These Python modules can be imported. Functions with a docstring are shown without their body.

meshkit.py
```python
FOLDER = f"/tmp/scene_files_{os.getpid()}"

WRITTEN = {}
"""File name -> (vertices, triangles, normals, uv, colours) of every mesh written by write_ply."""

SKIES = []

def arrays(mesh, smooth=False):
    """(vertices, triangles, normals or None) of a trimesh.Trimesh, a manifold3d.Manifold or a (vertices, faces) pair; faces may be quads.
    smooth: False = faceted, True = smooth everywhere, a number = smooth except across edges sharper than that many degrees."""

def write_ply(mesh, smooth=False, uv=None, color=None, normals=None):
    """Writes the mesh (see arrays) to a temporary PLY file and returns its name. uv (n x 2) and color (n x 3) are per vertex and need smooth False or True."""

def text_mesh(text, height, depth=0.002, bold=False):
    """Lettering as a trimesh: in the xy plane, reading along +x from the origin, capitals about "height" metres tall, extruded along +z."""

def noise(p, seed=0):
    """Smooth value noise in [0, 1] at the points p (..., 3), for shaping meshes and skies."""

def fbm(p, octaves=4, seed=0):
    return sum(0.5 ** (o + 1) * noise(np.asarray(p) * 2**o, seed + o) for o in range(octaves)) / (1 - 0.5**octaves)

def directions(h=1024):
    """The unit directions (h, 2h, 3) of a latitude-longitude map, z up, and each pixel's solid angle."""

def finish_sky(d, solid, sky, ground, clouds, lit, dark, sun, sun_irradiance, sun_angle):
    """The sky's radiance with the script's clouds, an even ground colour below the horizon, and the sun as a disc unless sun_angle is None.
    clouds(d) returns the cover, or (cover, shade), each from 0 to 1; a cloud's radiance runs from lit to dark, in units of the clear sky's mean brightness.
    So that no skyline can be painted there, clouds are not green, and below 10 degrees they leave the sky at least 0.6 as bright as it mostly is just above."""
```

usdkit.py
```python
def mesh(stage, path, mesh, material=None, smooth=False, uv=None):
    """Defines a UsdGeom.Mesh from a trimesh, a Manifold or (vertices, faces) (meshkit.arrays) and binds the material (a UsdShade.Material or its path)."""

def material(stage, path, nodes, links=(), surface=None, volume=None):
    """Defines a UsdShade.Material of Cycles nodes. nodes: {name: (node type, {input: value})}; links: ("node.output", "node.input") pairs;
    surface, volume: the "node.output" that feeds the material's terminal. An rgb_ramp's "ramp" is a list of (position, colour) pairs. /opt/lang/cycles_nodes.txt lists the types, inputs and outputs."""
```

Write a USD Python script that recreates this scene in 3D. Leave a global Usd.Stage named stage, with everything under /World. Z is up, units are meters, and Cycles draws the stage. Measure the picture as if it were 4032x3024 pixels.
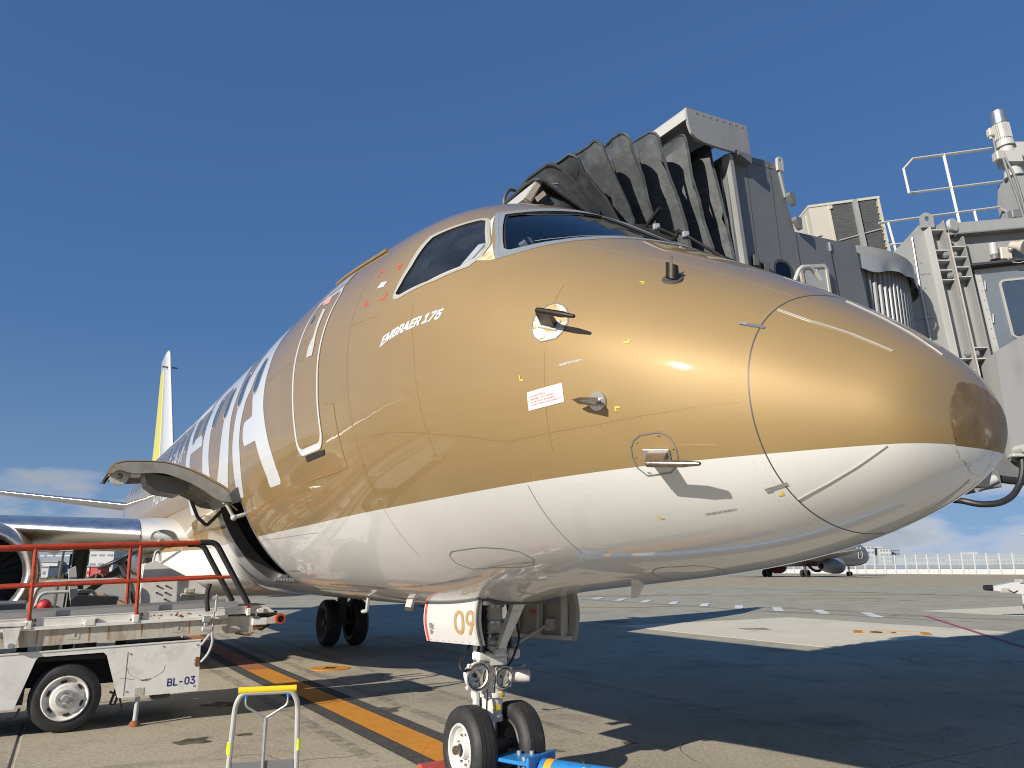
import math, random, numpy as np, trimesh, shapely, usdkit, meshkit
from shapely.geometry import Polygon, LineString, box as sbox
from shapely.ops import unary_union
from scipy.interpolate import PchipInterpolator
from scipy.ndimage import gaussian_filter1d
from pxr import Usd, UsdGeom, UsdLux, UsdShade, Gf, Vt, Sdf

random.seed(7)
stage = Usd.Stage.CreateInMemory()
UsdGeom.SetStageUpAxis(stage, UsdGeom.Tokens.z)
UsdGeom.SetStageMetersPerUnit(stage, 1.0)
UsdGeom.Xform.Define(stage, '/World')
UsdGeom.Scope.Define(stage, '/World/Looks')

# ------------------------------------------------------------------ camera, sky, sun, exposure
EXPOSURE = 0.4
PITCH, ROLL = math.radians(13.43), math.radians(-0.206)
cam = UsdGeom.Camera.Define(stage, '/World/camera')
cam.CreateHorizontalApertureAttr(36.0)
cam.CreateVerticalApertureAttr(27.0)
cam.CreateFocalLengthAttr(36.0 * 3025.4 / 4032)
cam.CreateClippingRangeAttr(Gf.Vec2f(0.05, 20000))
cam.CreateExposureAttr(EXPOSURE)
_X, _Z, _U = np.array([1, 0, 0.]), np.array([0, math.cos(PITCH), math.sin(PITCH)]), np.array([0, -math.sin(PITCH), math.cos(PITCH)])
_R = math.cos(ROLL) * _X + math.sin(ROLL) * _U
_V = -math.sin(ROLL) * _X + math.cos(ROLL) * _U
cam.AddTransformOp().Set(Gf.Matrix4d(*_R, 0, *_V, 0, *(-_Z), 0, 0, 0, 1.6265, 1))

SUN = np.array([-math.sin(math.radians(43.0)) * math.cos(math.radians(24.6)), -math.cos(math.radians(43.0)) * math.cos(math.radians(24.6)), math.sin(math.radians(24.6))])
SUN_EL, SUN_ROT = math.asin(SUN[2]), math.atan2(SUN[0], SUN[1])
sun = UsdLux.DistantLight.Define(stage, '/World/sun')
sun.CreateIntensityAttr(1.25); sun.CreateAngleAttr(0.53); sun.CreateNormalizeAttr(True)
sun.CreateColorAttr(Gf.Vec3f(1.0, 0.93, 0.82))
_zx = np.cross([0, 0, 1.0], SUN); _zx /= np.linalg.norm(_zx); _zy = np.cross(SUN, _zx)
sun.AddTransformOp().Set(Gf.Matrix4d(*_zx, 0, *_zy, 0, *SUN, 0, 0, 0, 0, 1))

sky = UsdLux.DomeLight.Define(stage, '/World/sky')
sky.CreateIntensityAttr(1.0)
SKY = usdkit.material(stage, '/World/Looks/sky', {
    'sky': ('sky_texture', {'sky_type': 'single_scattering', 'sun_disc': False, 'sun_elevation': SUN_EL, 'sun_rotation': SUN_ROT, 'altitude': 0.0, 'air_density': 1.0, 'aerosol_density': 0.2, 'ozone_density': 1.4}),
    'gain': ('mix', {'mix_type': 'multiply', 'fac': 1.0, 'color2': (1.25, 1.25, 1.25)}),
    'gm': ('gamma', {'gamma': 0.40}),
    'hs': ('hsv', {'hue': 0.5, 'saturation': 1.5, 'value': 1.0, 'fac': 1.0}),
    'bl': ('mix', {'mix_type': 'multiply', 'fac': 1.0, 'color2': (0.47, 0.80, 1.33)}),
    'tc': ('texture_coordinate', {}),
    'sep': ('separate_xyz', {}),
    'hz': ('map_range', {'from_min': 0.0, 'from_max': 0.28, 'to_min': 0.8, 'to_max': 0.0, 'clamp': True}),
    'hzc': ('mix', {'mix_type': 'multiply', 'fac': 1.0, 'color2': (0.62, 0.98, 1.62)}),
    'hzm': ('mix', {'mix_type': 'mix'}),
    'map': ('mapping', {'mapping_type': 'point', 'scale': (5.5, 5.5, 17.0), 'location': (3.1, 0.7, 0.4)}),
    'n': ('noise_texture', {'scale': 1.0, 'detail': 8.0, 'roughness': 0.54}),
    'band': ('map_range', {'from_min': 0.05, 'from_max': 0.24, 'to_min': 0.20, 'to_max': -0.44, 'clamp': True}),
    'add': ('math', {'math_type': 'add'}),
    'cover': ('map_range', {'from_min': 0.52, 'from_max': 0.64, 'to_min': 0.0, 'to_max': 0.85, 'clamp': True}),
    'shade': ('map_range', {'from_min': 0.56, 'from_max': 0.76, 'to_min': 1.55, 'to_max': 0.95, 'clamp': True}),
    'bw': ('rgb_to_bw', {}),
    'hzg': ('combine_color', {'color_type': 'rgb'}),
    'comb': ('combine_color', {'color_type': 'rgb'}),
    'tint': ('mix', {'mix_type': 'multiply', 'fac': 1.0, 'color2': (0.94, 1.0, 1.12)}),
    'shm': ('math', {'math_type': 'multiply'}),
    'mixc': ('mix', {'mix_type': 'mix'}),
    'bg': ('background_shader', {'strength': 0.118}),
}, [('tc.generated', 'sep.vector'), ('tc.generated', 'map.vector'), ('map.vector', 'n.vector'), ('sep.z', 'band.value'), ('n.fac', 'add.value1'), ('band.result', 'add.value2'), ('add.value', 'cover.value'), ('add.value', 'shade.value'),
    ('sky.color', 'gain.color1'), ('gain.color', 'gm.color'), ('gm.color', 'hs.color'), ('gm.color', 'bw.color'), ('bw.val', 'shm.value1'), ('shade.result', 'shm.value2'), ('shm.value', 'comb.r'), ('shm.value', 'comb.g'), ('shm.value', 'comb.b'), ('comb.color', 'tint.color1'),
    ('sep.z', 'hz.value'), ('bw.val', 'hzg.r'), ('bw.val', 'hzg.g'), ('bw.val', 'hzg.b'), ('hzg.color', 'hzc.color1'), ('hz.result', 'hzm.fac'), ('hs.color', 'bl.color1'), ('bl.color', 'hzm.color1'), ('hzc.color', 'hzm.color2'),
    ('cover.result', 'mixc.fac'), ('hzm.color', 'mixc.color1'), ('tint.color', 'mixc.color2'), ('mixc.color', 'bg.color')], surface='bg.background')
UsdShade.MaterialBindingAPI.Apply(sky.GetPrim()).Bind(SKY)
sky.GetPrim().SetCustomDataByKey('kind', 'structure')

# ------------------------------------------------------------------ frames
NX, NY = 1.8352, 2.9935                       # nose tip of the aircraft on the ground plane
HD = 0.534228
D = np.array([math.sin(HD), -math.cos(HD), 0])   # aircraft forward
L = np.array([math.cos(HD), math.sin(HD), 0])    # aircraft left (port)
UP = np.array([0, 0, 1.0])


def A(s, y, z):
    """aircraft coordinates (metres aft of the nose tip, metres to starboard, height) to the world"""
    return np.array([NX - s * D[0] - y * L[0], NY - s * D[1] - y * L[1], z], float)


# ------------------------------------------------------------------ materials
def mat(name, color, rough=0.5, metal=0.0, var=0.08, scale=3.0, bump=0.0, bscale=60.0, coat=0.0, coat_rough=0.03, spec=0.5, dirt=None, dirt_amt=0.0, dirt_scale=2.0, sharp=0.12, rvar=0.0, streak=(1, 1, 1), objvar=0.0):
    c = np.array(color, float)
    nodes = {'g': ('geometry', {}), 'm': ('mapping', {'mapping_type': 'point', 'scale': streak}),
             'n': ('noise_texture', {'scale': scale, 'detail': 5.0, 'roughness': 0.6}),
             'r': ('rgb_ramp', {'ramp': [(0.25, tuple(c * (1 - var))), (0.75, tuple(np.minimum(c * (1 + var), 1)))]}),
             'p': ('principled_bsdf', {'roughness': rough, 'metallic': metal, 'coat_weight': coat, 'coat_roughness': coat_rough, 'specular_ior_level': spec})}
    links = [('g.position', 'm.vector'), ('m.vector', 'n.vector'), ('n.fac', 'r.fac')]
    out = 'r.color'
    if dirt is not None:
        nodes['dn'] = ('noise_texture', {'scale': dirt_scale, 'detail': 8.0, 'roughness': 0.68})
        nodes['dr'] = ('map_range', {'from_min': 0.58 - 0.12 * dirt_amt, 'from_max': 0.58 + sharp, 'to_min': 0.0, 'to_max': dirt_amt, 'clamp': True})
        nodes['dm'] = ('mix', {'mix_type': 'mix', 'color2': dirt})
        links += [('m.vector', 'dn.vector'), ('dn.fac', 'dr.value'), ('dr.result', 'dm.fac'), (out, 'dm.color1')]
        out = 'dm.color'
    if objvar:
        nodes['oi'] = ('object_info', {})
        nodes['om'] = ('map_range', {'from_min': 0.0, 'from_max': 1.0, 'to_min': 1 - objvar, 'to_max': 1 + objvar})
        nodes['oc'] = ('combine_xyz', {})
        nodes['ox'] = ('mix', {'mix_type': 'multiply', 'fac': 1.0})
        links += [('oi.random', 'om.value'), ('om.result', 'oc.x'), ('om.result', 'oc.y'), ('om.result', 'oc.z'), (out, 'ox.color1'), ('oc.vector', 'ox.color2')]
        out = 'ox.color'
    links.append((out, 'p.base_color'))
    if rvar:
        nodes['rn'] = ('noise_texture', {'scale': scale * 2.3, 'detail': 4.0})
        nodes['rm'] = ('map_range', {'from_min': 0.3, 'from_max': 0.7, 'to_min': max(rough - rvar, 0.02), 'to_max': min(rough + rvar, 1)})
        links += [('m.vector', 'rn.vector'), ('rn.fac', 'rm.value'), ('rm.result', 'p.roughness')]
    if bump:
        nodes['bn'] = ('noise_texture', {'scale': bscale, 'detail': 4.0})
        nodes['b'] = ('bump', {'strength': bump, 'distance': 0.01})
        links += [('g.position', 'bn.vector'), ('bn.fac', 'b.height'), ('b.normal', 'p.normal')]
    return usdkit.material(stage, '/World/Looks/' + name, nodes, links, surface='p.BSDF')


M = {}
# aircraft skin: gold metallic above the waterline, white below, both under a clear coat
M['skin'] = usdkit.material(stage, '/World/Looks/aircraft_skin', {
    'g': ('geometry', {}),
    'rel': ('vector_math', {'math_type': 'dot_product', 'vector2': tuple(np.array([-D[0], -D[1], 0]) * -0.018 + np.array([0, 0, -1.0]))}),
    'step': ('math', {'math_type': 'less_than', 'value2': 0.0}),
    'off': ('math', {'math_type': 'add', 'value2': 2.083 - 0.018 * float(NX * D[0] + NY * D[1])}),
    'n': ('noise_texture', {'scale': 1.3, 'detail': 6.0, 'roughness': 0.6}),
    'gr': ('rgb_ramp', {'ramp': [(0.3, (0.290, 0.197, 0.083)), (0.7, (0.322, 0.221, 0.096))]}),
    'wr': ('rgb_ramp', {'ramp': [(0.3, (0.60, 0.596, 0.58)), (0.7, (0.645, 0.64, 0.63))]}),
    'mx': ('mix', {'mix_type': 'mix'}),
    'me': ('mix_float', {'a': 0.0, 'b': 0.20}),
    'ro': ('mix_float', {'a': 0.45, 'b': 0.52}),
    'cn': ('noise_texture', {'scale': 4.5, 'detail': 6.0, 'roughness': 0.65}), 'cr': ('map_range', {'from_min': 0.35, 'from_max': 0.72, 'to_min': 0.02, 'to_max': 0.065, 'clamp': True}),
    'bn': ('noise_texture', {'scale': 1.6, 'detail': 3.0}),
    'b': ('bump', {'strength': 0.05, 'distance': 0.05}),
    'p': ('principled_bsdf', {'coat_weight': 1.0, 'coat_ior': 1.45, 'specular_ior_level': 0.25}),
}, [('g.position', 'rel.vector1'), ('rel.value', 'off.value1'), ('off.value', 'step.value1'), ('g.position', 'n.vector'), ('n.fac', 'gr.fac'), ('n.fac', 'wr.fac'),
    ('step.value', 'mx.fac'), ('wr.color', 'mx.color1'), ('gr.color', 'mx.color2'), ('mx.color', 'p.base_color'), ('step.value', 'me.fac'), ('me.result', 'p.metallic'), ('step.value', 'ro.fac'), ('ro.result', 'p.roughness'),
    ('g.position', 'cn.vector'), ('cn.fac', 'cr.value'), ('cr.result', 'p.coat_roughness'), ('g.position', 'bn.vector'), ('bn.fac', 'b.height'), ('b.normal', 'p.coat_normal')], surface='p.BSDF')
M['gold_rivet'] = mat('gold_rivet', (0.265, 0.18, 0.072), 0.5, 0.2, 0.05)
M['white_rivet'] = mat('white_rivet', (0.50, 0.495, 0.48), 0.5, 0.0, 0.05)
M['gold'] = mat('gold_paint', (0.315, 0.214, 0.088), 0.52, 0.20, 0.06, 1.5, coat=1.0)
M['gold_flat'] = mat('gold_number', (0.46, 0.31, 0.14), 0.4, 0.2, 0.04)
M['gold_line'] = mat('gold_seam_line', (0.33, 0.21, 0.09), 0.5, 0.3, 0.04)  # plain gold-brown tone for thin panel seams and gaps
M['white'] = mat('white_gloss_paint', (0.56, 0.555, 0.54), 0.32, 0, 0.03, 1.0, coat=0.6)
M['letter'] = mat('white_lettering', (0.66, 0.67, 0.68), 0.3, 0, 0.02, 2.0, coat=0.8)
M['white_gear'] = mat('white_gear_paint', (0.66, 0.64, 0.58), 0.42, 0, 0.08, 14.0, dirt=(0.16, 0.13, 0.09), dirt_amt=0.55, dirt_scale=9)
M['worn_white'] = mat('worn_white_paint', (0.72, 0.71, 0.68), 0.42, 0, 0.05, 5.0, dirt=(0.40, 0.37, 0.31), dirt_amt=0.5, dirt_scale=3.5, bump=0.55, bscale=5)
M['rusty_white'] = mat('rusty_white_paint', (0.68, 0.665, 0.62), 0.5, 0, 0.06, 6.0, dirt=(0.45, 0.37, 0.27), dirt_amt=0.6, dirt_scale=6.0, bump=0.15, bscale=25)
M['beige_steel'] = mat('stained_beige_steel', (0.50, 0.475, 0.41), 0.55, 0, 0.08, 5.0, dirt=(0.26, 0.14, 0.05), dirt_amt=0.75, dirt_scale=4.0, streak=(2.6, 2.6, 0.5))
M['rust'] = mat('rust', (0.20, 0.075, 0.03), 0.85, 0, 0.4, 25.0, bump=0.4, bscale=80)
M['red_rail'] = mat('red_orange_rail', (0.42, 0.048, 0.017), 0.42, 0, 0.16, 9.0, dirt=(0.09, 0.03, 0.02), dirt_amt=0.7, dirt_scale=16)
M['red'] = mat('red_paint', (0.50, 0.03, 0.03), 0.5, 0, 0.1)
M['red_print'] = mat('red_print', (0.62, 0.06, 0.05), 0.5, 0, 0.04)
M['pink'] = mat('pink_label', (0.62, 0.25, 0.25), 0.5, 0, 0.1, 30)
M['chock_red'] = mat('faded_red_chock', (0.42, 0.07, 0.06), 0.7, 0, 0.2, 18.0, bump=0.3)
M['yellow_mark'] = mat('yellow_print', (0.75, 0.52, 0.03), 0.5, 0, 0.05)
M['yellow'] = mat('yellow_grip', (0.80, 0.58, 0.02), 0.4, 0, 0.05, 10)
M['lime'] = mat('fluorescent_tape', (0.72, 0.95, 0.02), 0.5, 0, 0.03)
M['fin_yellow'] = mat('fin_yellow', (0.80, 0.70, 0.04), 0.35, 0, 0.04, coat=0.5)
M['black'] = mat('black_print', (0.02, 0.02, 0.022), 0.5, 0, 0.1)
M['navy'] = mat('navy_print', (0.02, 0.025, 0.16), 0.5, 0, 0.05)
M['grey_print'] = mat('grey_print', (0.12, 0.12, 0.12), 0.5, 0, 0.05)
M['dark'] = mat('dark_interior', (0.018, 0.018, 0.02), 0.7, 0, 0.25, 6)
M['dark_grey'] = mat('dark_grey_metal', (0.07, 0.07, 0.072), 0.5, 0.2, 0.2, 9)
M['hold'] = mat('hold_lining', (0.10, 0.10, 0.095), 0.6, 0, 0.2, 6)
M['rubber'] = mat('tyre_rubber', (0.022, 0.022, 0.023), 0.62, 0, 0.25, 14.0, dirt=(0.075, 0.07, 0.062), dirt_amt=0.45, dirt_scale=7, bump=0.08, bscale=90)
M['pad'] = mat('black_padding', (0.02, 0.02, 0.021), 0.72, 0, 0.2, 25, bump=0.4, bscale=50)
M['steel'] = mat('brushed_steel', (0.56, 0.55, 0.53), 0.28, 1.0, 0.1, 9.0, rvar=0.1)
M['probe'] = mat('heat_tinted_steel', (0.33, 0.28, 0.23), 0.34, 1.0, 0.25, 22.0, rvar=0.08)
M['probe_dark'] = mat('dark_probe_metal', (0.075, 0.062, 0.05), 0.42, 0.9, 0.3, 30.0)
M['slat'] = mat('polished_leading_edge', (0.76, 0.76, 0.76), 0.36, 1.0, 0.05, 3.0, rvar=0.05)
M['wing'] = mat('wing_grey', (0.50, 0.50, 0.49), 0.38, 0, 0.06, 2.0, coat=0.3)
M['alu'] = mat('aluminium', (0.60, 0.60, 0.59), 0.35, 0.9, 0.08, 12)
M['strip_alu'] = mat('bright_strip', (0.50, 0.49, 0.46), 0.35, 0.4, 0.05, 12)
M['galv'] = mat('galvanised_steel', (0.42, 0.43, 0.43), 0.42, 0.6, 0.15, 30)
M['frame_grey'] = mat('windshield_frame', (0.26, 0.285, 0.31), 0.42, 0.25, 0.06, 6.0)
M['frame_white'] = mat('window_frame_white', (0.38, 0.37, 0.335), 0.42, 0, 0.04, 6.0)
M['rivet'] = mat('rivets', (0.24, 0.25, 0.26), 0.4, 0.5, 0.1)
M['peel'] = usdkit.material(stage, '/World/Looks/peeling_paint', {
    'g': ('geometry', {}), 'n': ('noise_texture', {'scale': 9.0, 'detail': 5.0, 'distortion': 0.8}),
    'r': ('rgb_ramp', {'ramp': [(0.40, (0.52, 0.345, 0.16)), (0.47, (0.50, 0.66, 0.42)), (0.52, (0.56, 0.55, 0.48)), (0.75, (0.52, 0.54, 0.50))]}),
    'p': ('principled_bsdf', {'roughness': 0.45})}, [('g.position', 'n.vector'), ('n.fac', 'r.fac'), ('r.color', 'p.base_color')], surface='p.BSDF')
M['chipped'] = usdkit.material(stage, '/World/Looks/chipped_plate', {
    'g': ('geometry', {}), 'm': ('mapping', {'mapping_type': 'point', 'scale': (5, 5, 17)}), 'n': ('noise_texture', {'scale': 2.2, 'detail': 5.0, 'distortion': 0.6}),
    'r': ('rgb_ramp', {'ramp': [(0.44, (0.52, 0.345, 0.16)), (0.47, (0.66, 0.65, 0.58)), (0.7, (0.72, 0.71, 0.66))]}),
    'p': ('principled_bsdf', {'roughness': 0.4, 'metallic': 0.1})}, [('g.position', 'm.vector'), ('m.vector', 'n.vector'), ('n.fac', 'r.fac'), ('r.color', 'p.base_color')], surface='p.BSDF')
M['cap'] = usdkit.material(stage, '/World/Looks/worn_nose_cap', {
    'g': ('geometry', {}), 'n': ('noise_texture', {'scale': 7.0, 'detail': 8.0, 'roughness': 0.65}), 'sx': ('separate_xyz', {}),
    'st': ('math', {'math_type': 'greater_than', 'value2': 2.078}),
    'r': ('rgb_ramp', {'ramp': [(0.3, (0.105, 0.060, 0.018)), (0.5, (0.165, 0.10, 0.033)), (0.60, (0.20, 0.13, 0.055)), (0.66, (0.40, 0.33, 0.23))]}),
    'w': ('rgb_ramp', {'ramp': [(0.3, (0.60, 0.61, 0.60)), (0.58, (0.66, 0.66, 0.64)), (0.68, (0.30, 0.30, 0.28))]}),
    'mx': ('mix', {}), 'b': ('bump', {'strength': 0.3, 'distance': 0.004}),
    'p': ('principled_bsdf', {'roughness': 0.42, 'coat_weight': 0.08, 'coat_roughness': 0.2})},
    [('g.position', 'n.vector'), ('g.position', 'sx.vector'), ('sx.z', 'st.value1'), ('n.fac', 'r.fac'), ('n.fac', 'w.fac'), ('st.value', 'mx.fac'), ('w.color', 'mx.color1'), ('r.color', 'mx.color2'), ('mx.color', 'p.base_color'), ('n.fac', 'b.height'), ('b.normal', 'p.normal')], surface='p.BSDF')


def pane(name, tint, ior=1.5, haze=0.0):
    if haze:
        return usdkit.material(stage, '/World/Looks/' + name, {'g': ('geometry', {}), 'n': ('noise_texture', {'scale': 5.0, 'detail': 5.0}), 'dr': ('map_range', {'from_min': 0.3, 'from_max': 0.7, 'to_min': 0.4 * haze, 'to_max': 1.4 * haze}),
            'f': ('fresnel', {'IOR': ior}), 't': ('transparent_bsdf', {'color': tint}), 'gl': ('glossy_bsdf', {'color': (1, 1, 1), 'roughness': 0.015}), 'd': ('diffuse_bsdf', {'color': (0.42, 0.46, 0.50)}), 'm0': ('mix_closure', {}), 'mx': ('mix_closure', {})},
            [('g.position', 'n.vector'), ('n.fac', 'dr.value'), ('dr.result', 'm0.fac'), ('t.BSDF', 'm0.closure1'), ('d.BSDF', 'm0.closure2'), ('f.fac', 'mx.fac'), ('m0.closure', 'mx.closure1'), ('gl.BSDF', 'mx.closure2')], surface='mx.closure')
    return usdkit.material(stage, '/World/Looks/' + name, {
        'f': ('fresnel', {'IOR': ior}), 't': ('transparent_bsdf', {'color': tint}), 'gl': ('glossy_bsdf', {'color': (1, 1, 1), 'roughness': 0.015}), 'mx': ('mix_closure', {})},
        [('f.fac', 'mx.fac'), ('t.BSDF', 'mx.closure1'), ('gl.BSDF', 'mx.closure2')], surface='mx.closure')


M['glass'] = pane('cockpit_glass', (0.78, 0.83, 0.85), 1.42, 0.05)  # pale diffuse haze mixed into the pane lifts the dark cockpit behind
M['glass_front'] = pane('windshield_glass', (0.45, 0.50, 0.54), 1.6)
M['cabin_glass'] = mat('cabin_window_glass', (0.05, 0.07, 0.10), 0.08, 0, 0.1, coat=1.0)
M['lens'] = pane('lamp_lens', (0.85, 0.87, 0.88))
M['mirror'] = mat('lamp_reflector', (0.78, 0.78, 0.76), 0.12, 1.0, 0.1, 30)
M['fence_glass'] = usdkit.material(stage, '/World/Looks/fence_panel', {'t': ('transparent_bsdf', {'color': (0.85, 0.88, 0.9)}), 'd': ('diffuse_bsdf', {'color': (0.36, 0.40, 0.43)}), 'mx': ('mix_closure', {'fac': 0.42})}, [('t.BSDF', 'mx.closure1'), ('d.BSDF', 'mx.closure2')], surface='mx.closure')
M['cab_glass'] = pane('cab_window_glass', (0.12, 0.14, 0.15))
M['bridge'] = mat('bridge_grey_paint', (0.27, 0.273, 0.27), 0.42, 0, 0.05, 1.5, dirt=(0.19, 0.187, 0.175), dirt_amt=0.6, dirt_scale=2.5, streak=(1.5, 1.5, 0.4))
M['bridge_dark'] = mat('bridge_wall_paint', (0.15, 0.155, 0.16), 0.45, 0, 0.04, 1.2, dirt=(0.09, 0.095, 0.10), dirt_amt=0.5, dirt_scale=2.0)
M['bridge_wall_line'] = mat('bridge_seam_line', (0.05, 0.052, 0.055), 0.6, 0, 0.05)  # plain dark tone for the joint strips on the cab wall
M['bridge_light'] = mat('bridge_light_paint', (0.42, 0.42, 0.405), 0.45, 0, 0.05, 2.0)
M['rod'] = mat('rusty_rod', (0.30, 0.22, 0.16), 0.6, 0.2, 0.3, 20)
M['fabric'] = mat('canopy_fabric', (0.042, 0.047, 0.051), 0.55, 0, 0.45, 3.5, dirt=(0.098, 0.106, 0.112), dirt_amt=0.8, dirt_scale=5, bump=0.35, bscale=9)
M['canvas'] = mat('grey_skirt_canvas', (0.24, 0.26, 0.28), 0.4, 0, 0.1, 6, bump=0.3, bscale=10)
M['foam'] = mat('tan_bumper_foam', (0.42, 0.36, 0.28), 0.8, 0, 0.2, 8, bump=0.3)
M['curtain'] = mat('ribbed_curtain', (0.24, 0.245, 0.245), 0.45, 0.1, 0.06, 3.0)
M['ac_beige'] = mat('ac_beige_paint', (0.46, 0.43, 0.36), 0.45, 0, 0.04, 4)
M['coil'] = mat('condenser_coil', (0.075, 0.08, 0.078), 0.6, 0.2, 0.35, 12.0, bump=0.3, bscale=150, streak=(1, 1, 6))
M['door_blue'] = mat('blue_grey_door', (0.15, 0.175, 0.20), 0.42, 0, 0.04, 3)
M['cable'] = mat('black_cable', (0.015, 0.016, 0.018), 0.5, 0, 0.2, 20)
M['bar_blue'] = mat('tow_bar_blue', (0.02, 0.20, 0.52), 0.42, 0, 0.1, 9.0, dirt=(0.05, 0.045, 0.04), dirt_amt=0.6, dirt_scale=16)
M['orange_band'] = mat('orange_band', (0.75, 0.33, 0.02), 0.5, 0, 0.06)
M['rope'] = mat('white_rope', (0.62, 0.60, 0.55), 0.8, 0, 0.1, 60, bump=0.6, bscale=120)
M['tube_grey'] = mat('grey_tube_paint', (0.43, 0.42, 0.39), 0.42, 0, 0.06, 9)
M['plate_grey'] = mat('cart_plate', (0.20, 0.20, 0.20), 0.5, 0.2, 0.08, 9)
M['cockpit'] = mat('cockpit_trim', (0.72, 0.73, 0.75), 0.6, 0, 0.3, 9)
M['door_grey'] = mat('door_inner_grey', (0.25, 0.245, 0.225), 0.5, 0, 0.12, 7, dirt=(0.13, 0.12, 0.10), dirt_amt=0.5, dirt_scale=6)
M['cockpit_light'] = mat('cockpit_pale_trim', (0.60, 0.61, 0.62), 0.6, 0, 0.2, 9)
M['seat'] = mat('black_vinyl_seat', (0.022, 0.022, 0.024), 0.45, 0, 0.2, 20)
M['far_white'] = mat('far_white_wall', (0.45, 0.455, 0.45), 0.7, 0, 0.05, 0.2)  # far wall and window tones kept pale, standing in for distance haze
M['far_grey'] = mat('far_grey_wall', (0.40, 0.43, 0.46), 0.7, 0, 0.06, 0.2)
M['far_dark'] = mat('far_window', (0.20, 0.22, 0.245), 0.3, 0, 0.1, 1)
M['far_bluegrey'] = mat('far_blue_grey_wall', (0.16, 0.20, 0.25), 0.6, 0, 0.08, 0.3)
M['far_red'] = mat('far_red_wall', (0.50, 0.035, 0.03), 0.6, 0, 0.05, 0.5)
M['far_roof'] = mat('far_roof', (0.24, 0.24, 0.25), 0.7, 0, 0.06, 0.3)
M['jet_grey'] = mat('silver_grey_jet', (0.19, 0.195, 0.205), 0.4, 0.1, 0.04, 0.5, coat=0.2)
M['jet_orange'] = mat('orange_belly', (0.26, 0.045, 0.022), 0.35, 0, 0.05, 0.5, coat=0.6)
M['grass'] = mat('dry_grass', (0.17, 0.13, 0.055), 0.9, 0, 0.35, 1.2, bump=0.6, bscale=6)
M['shrub'] = mat('dry_shrub', (0.11, 0.085, 0.035), 0.9, 0, 0.4, 2.0)


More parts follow.
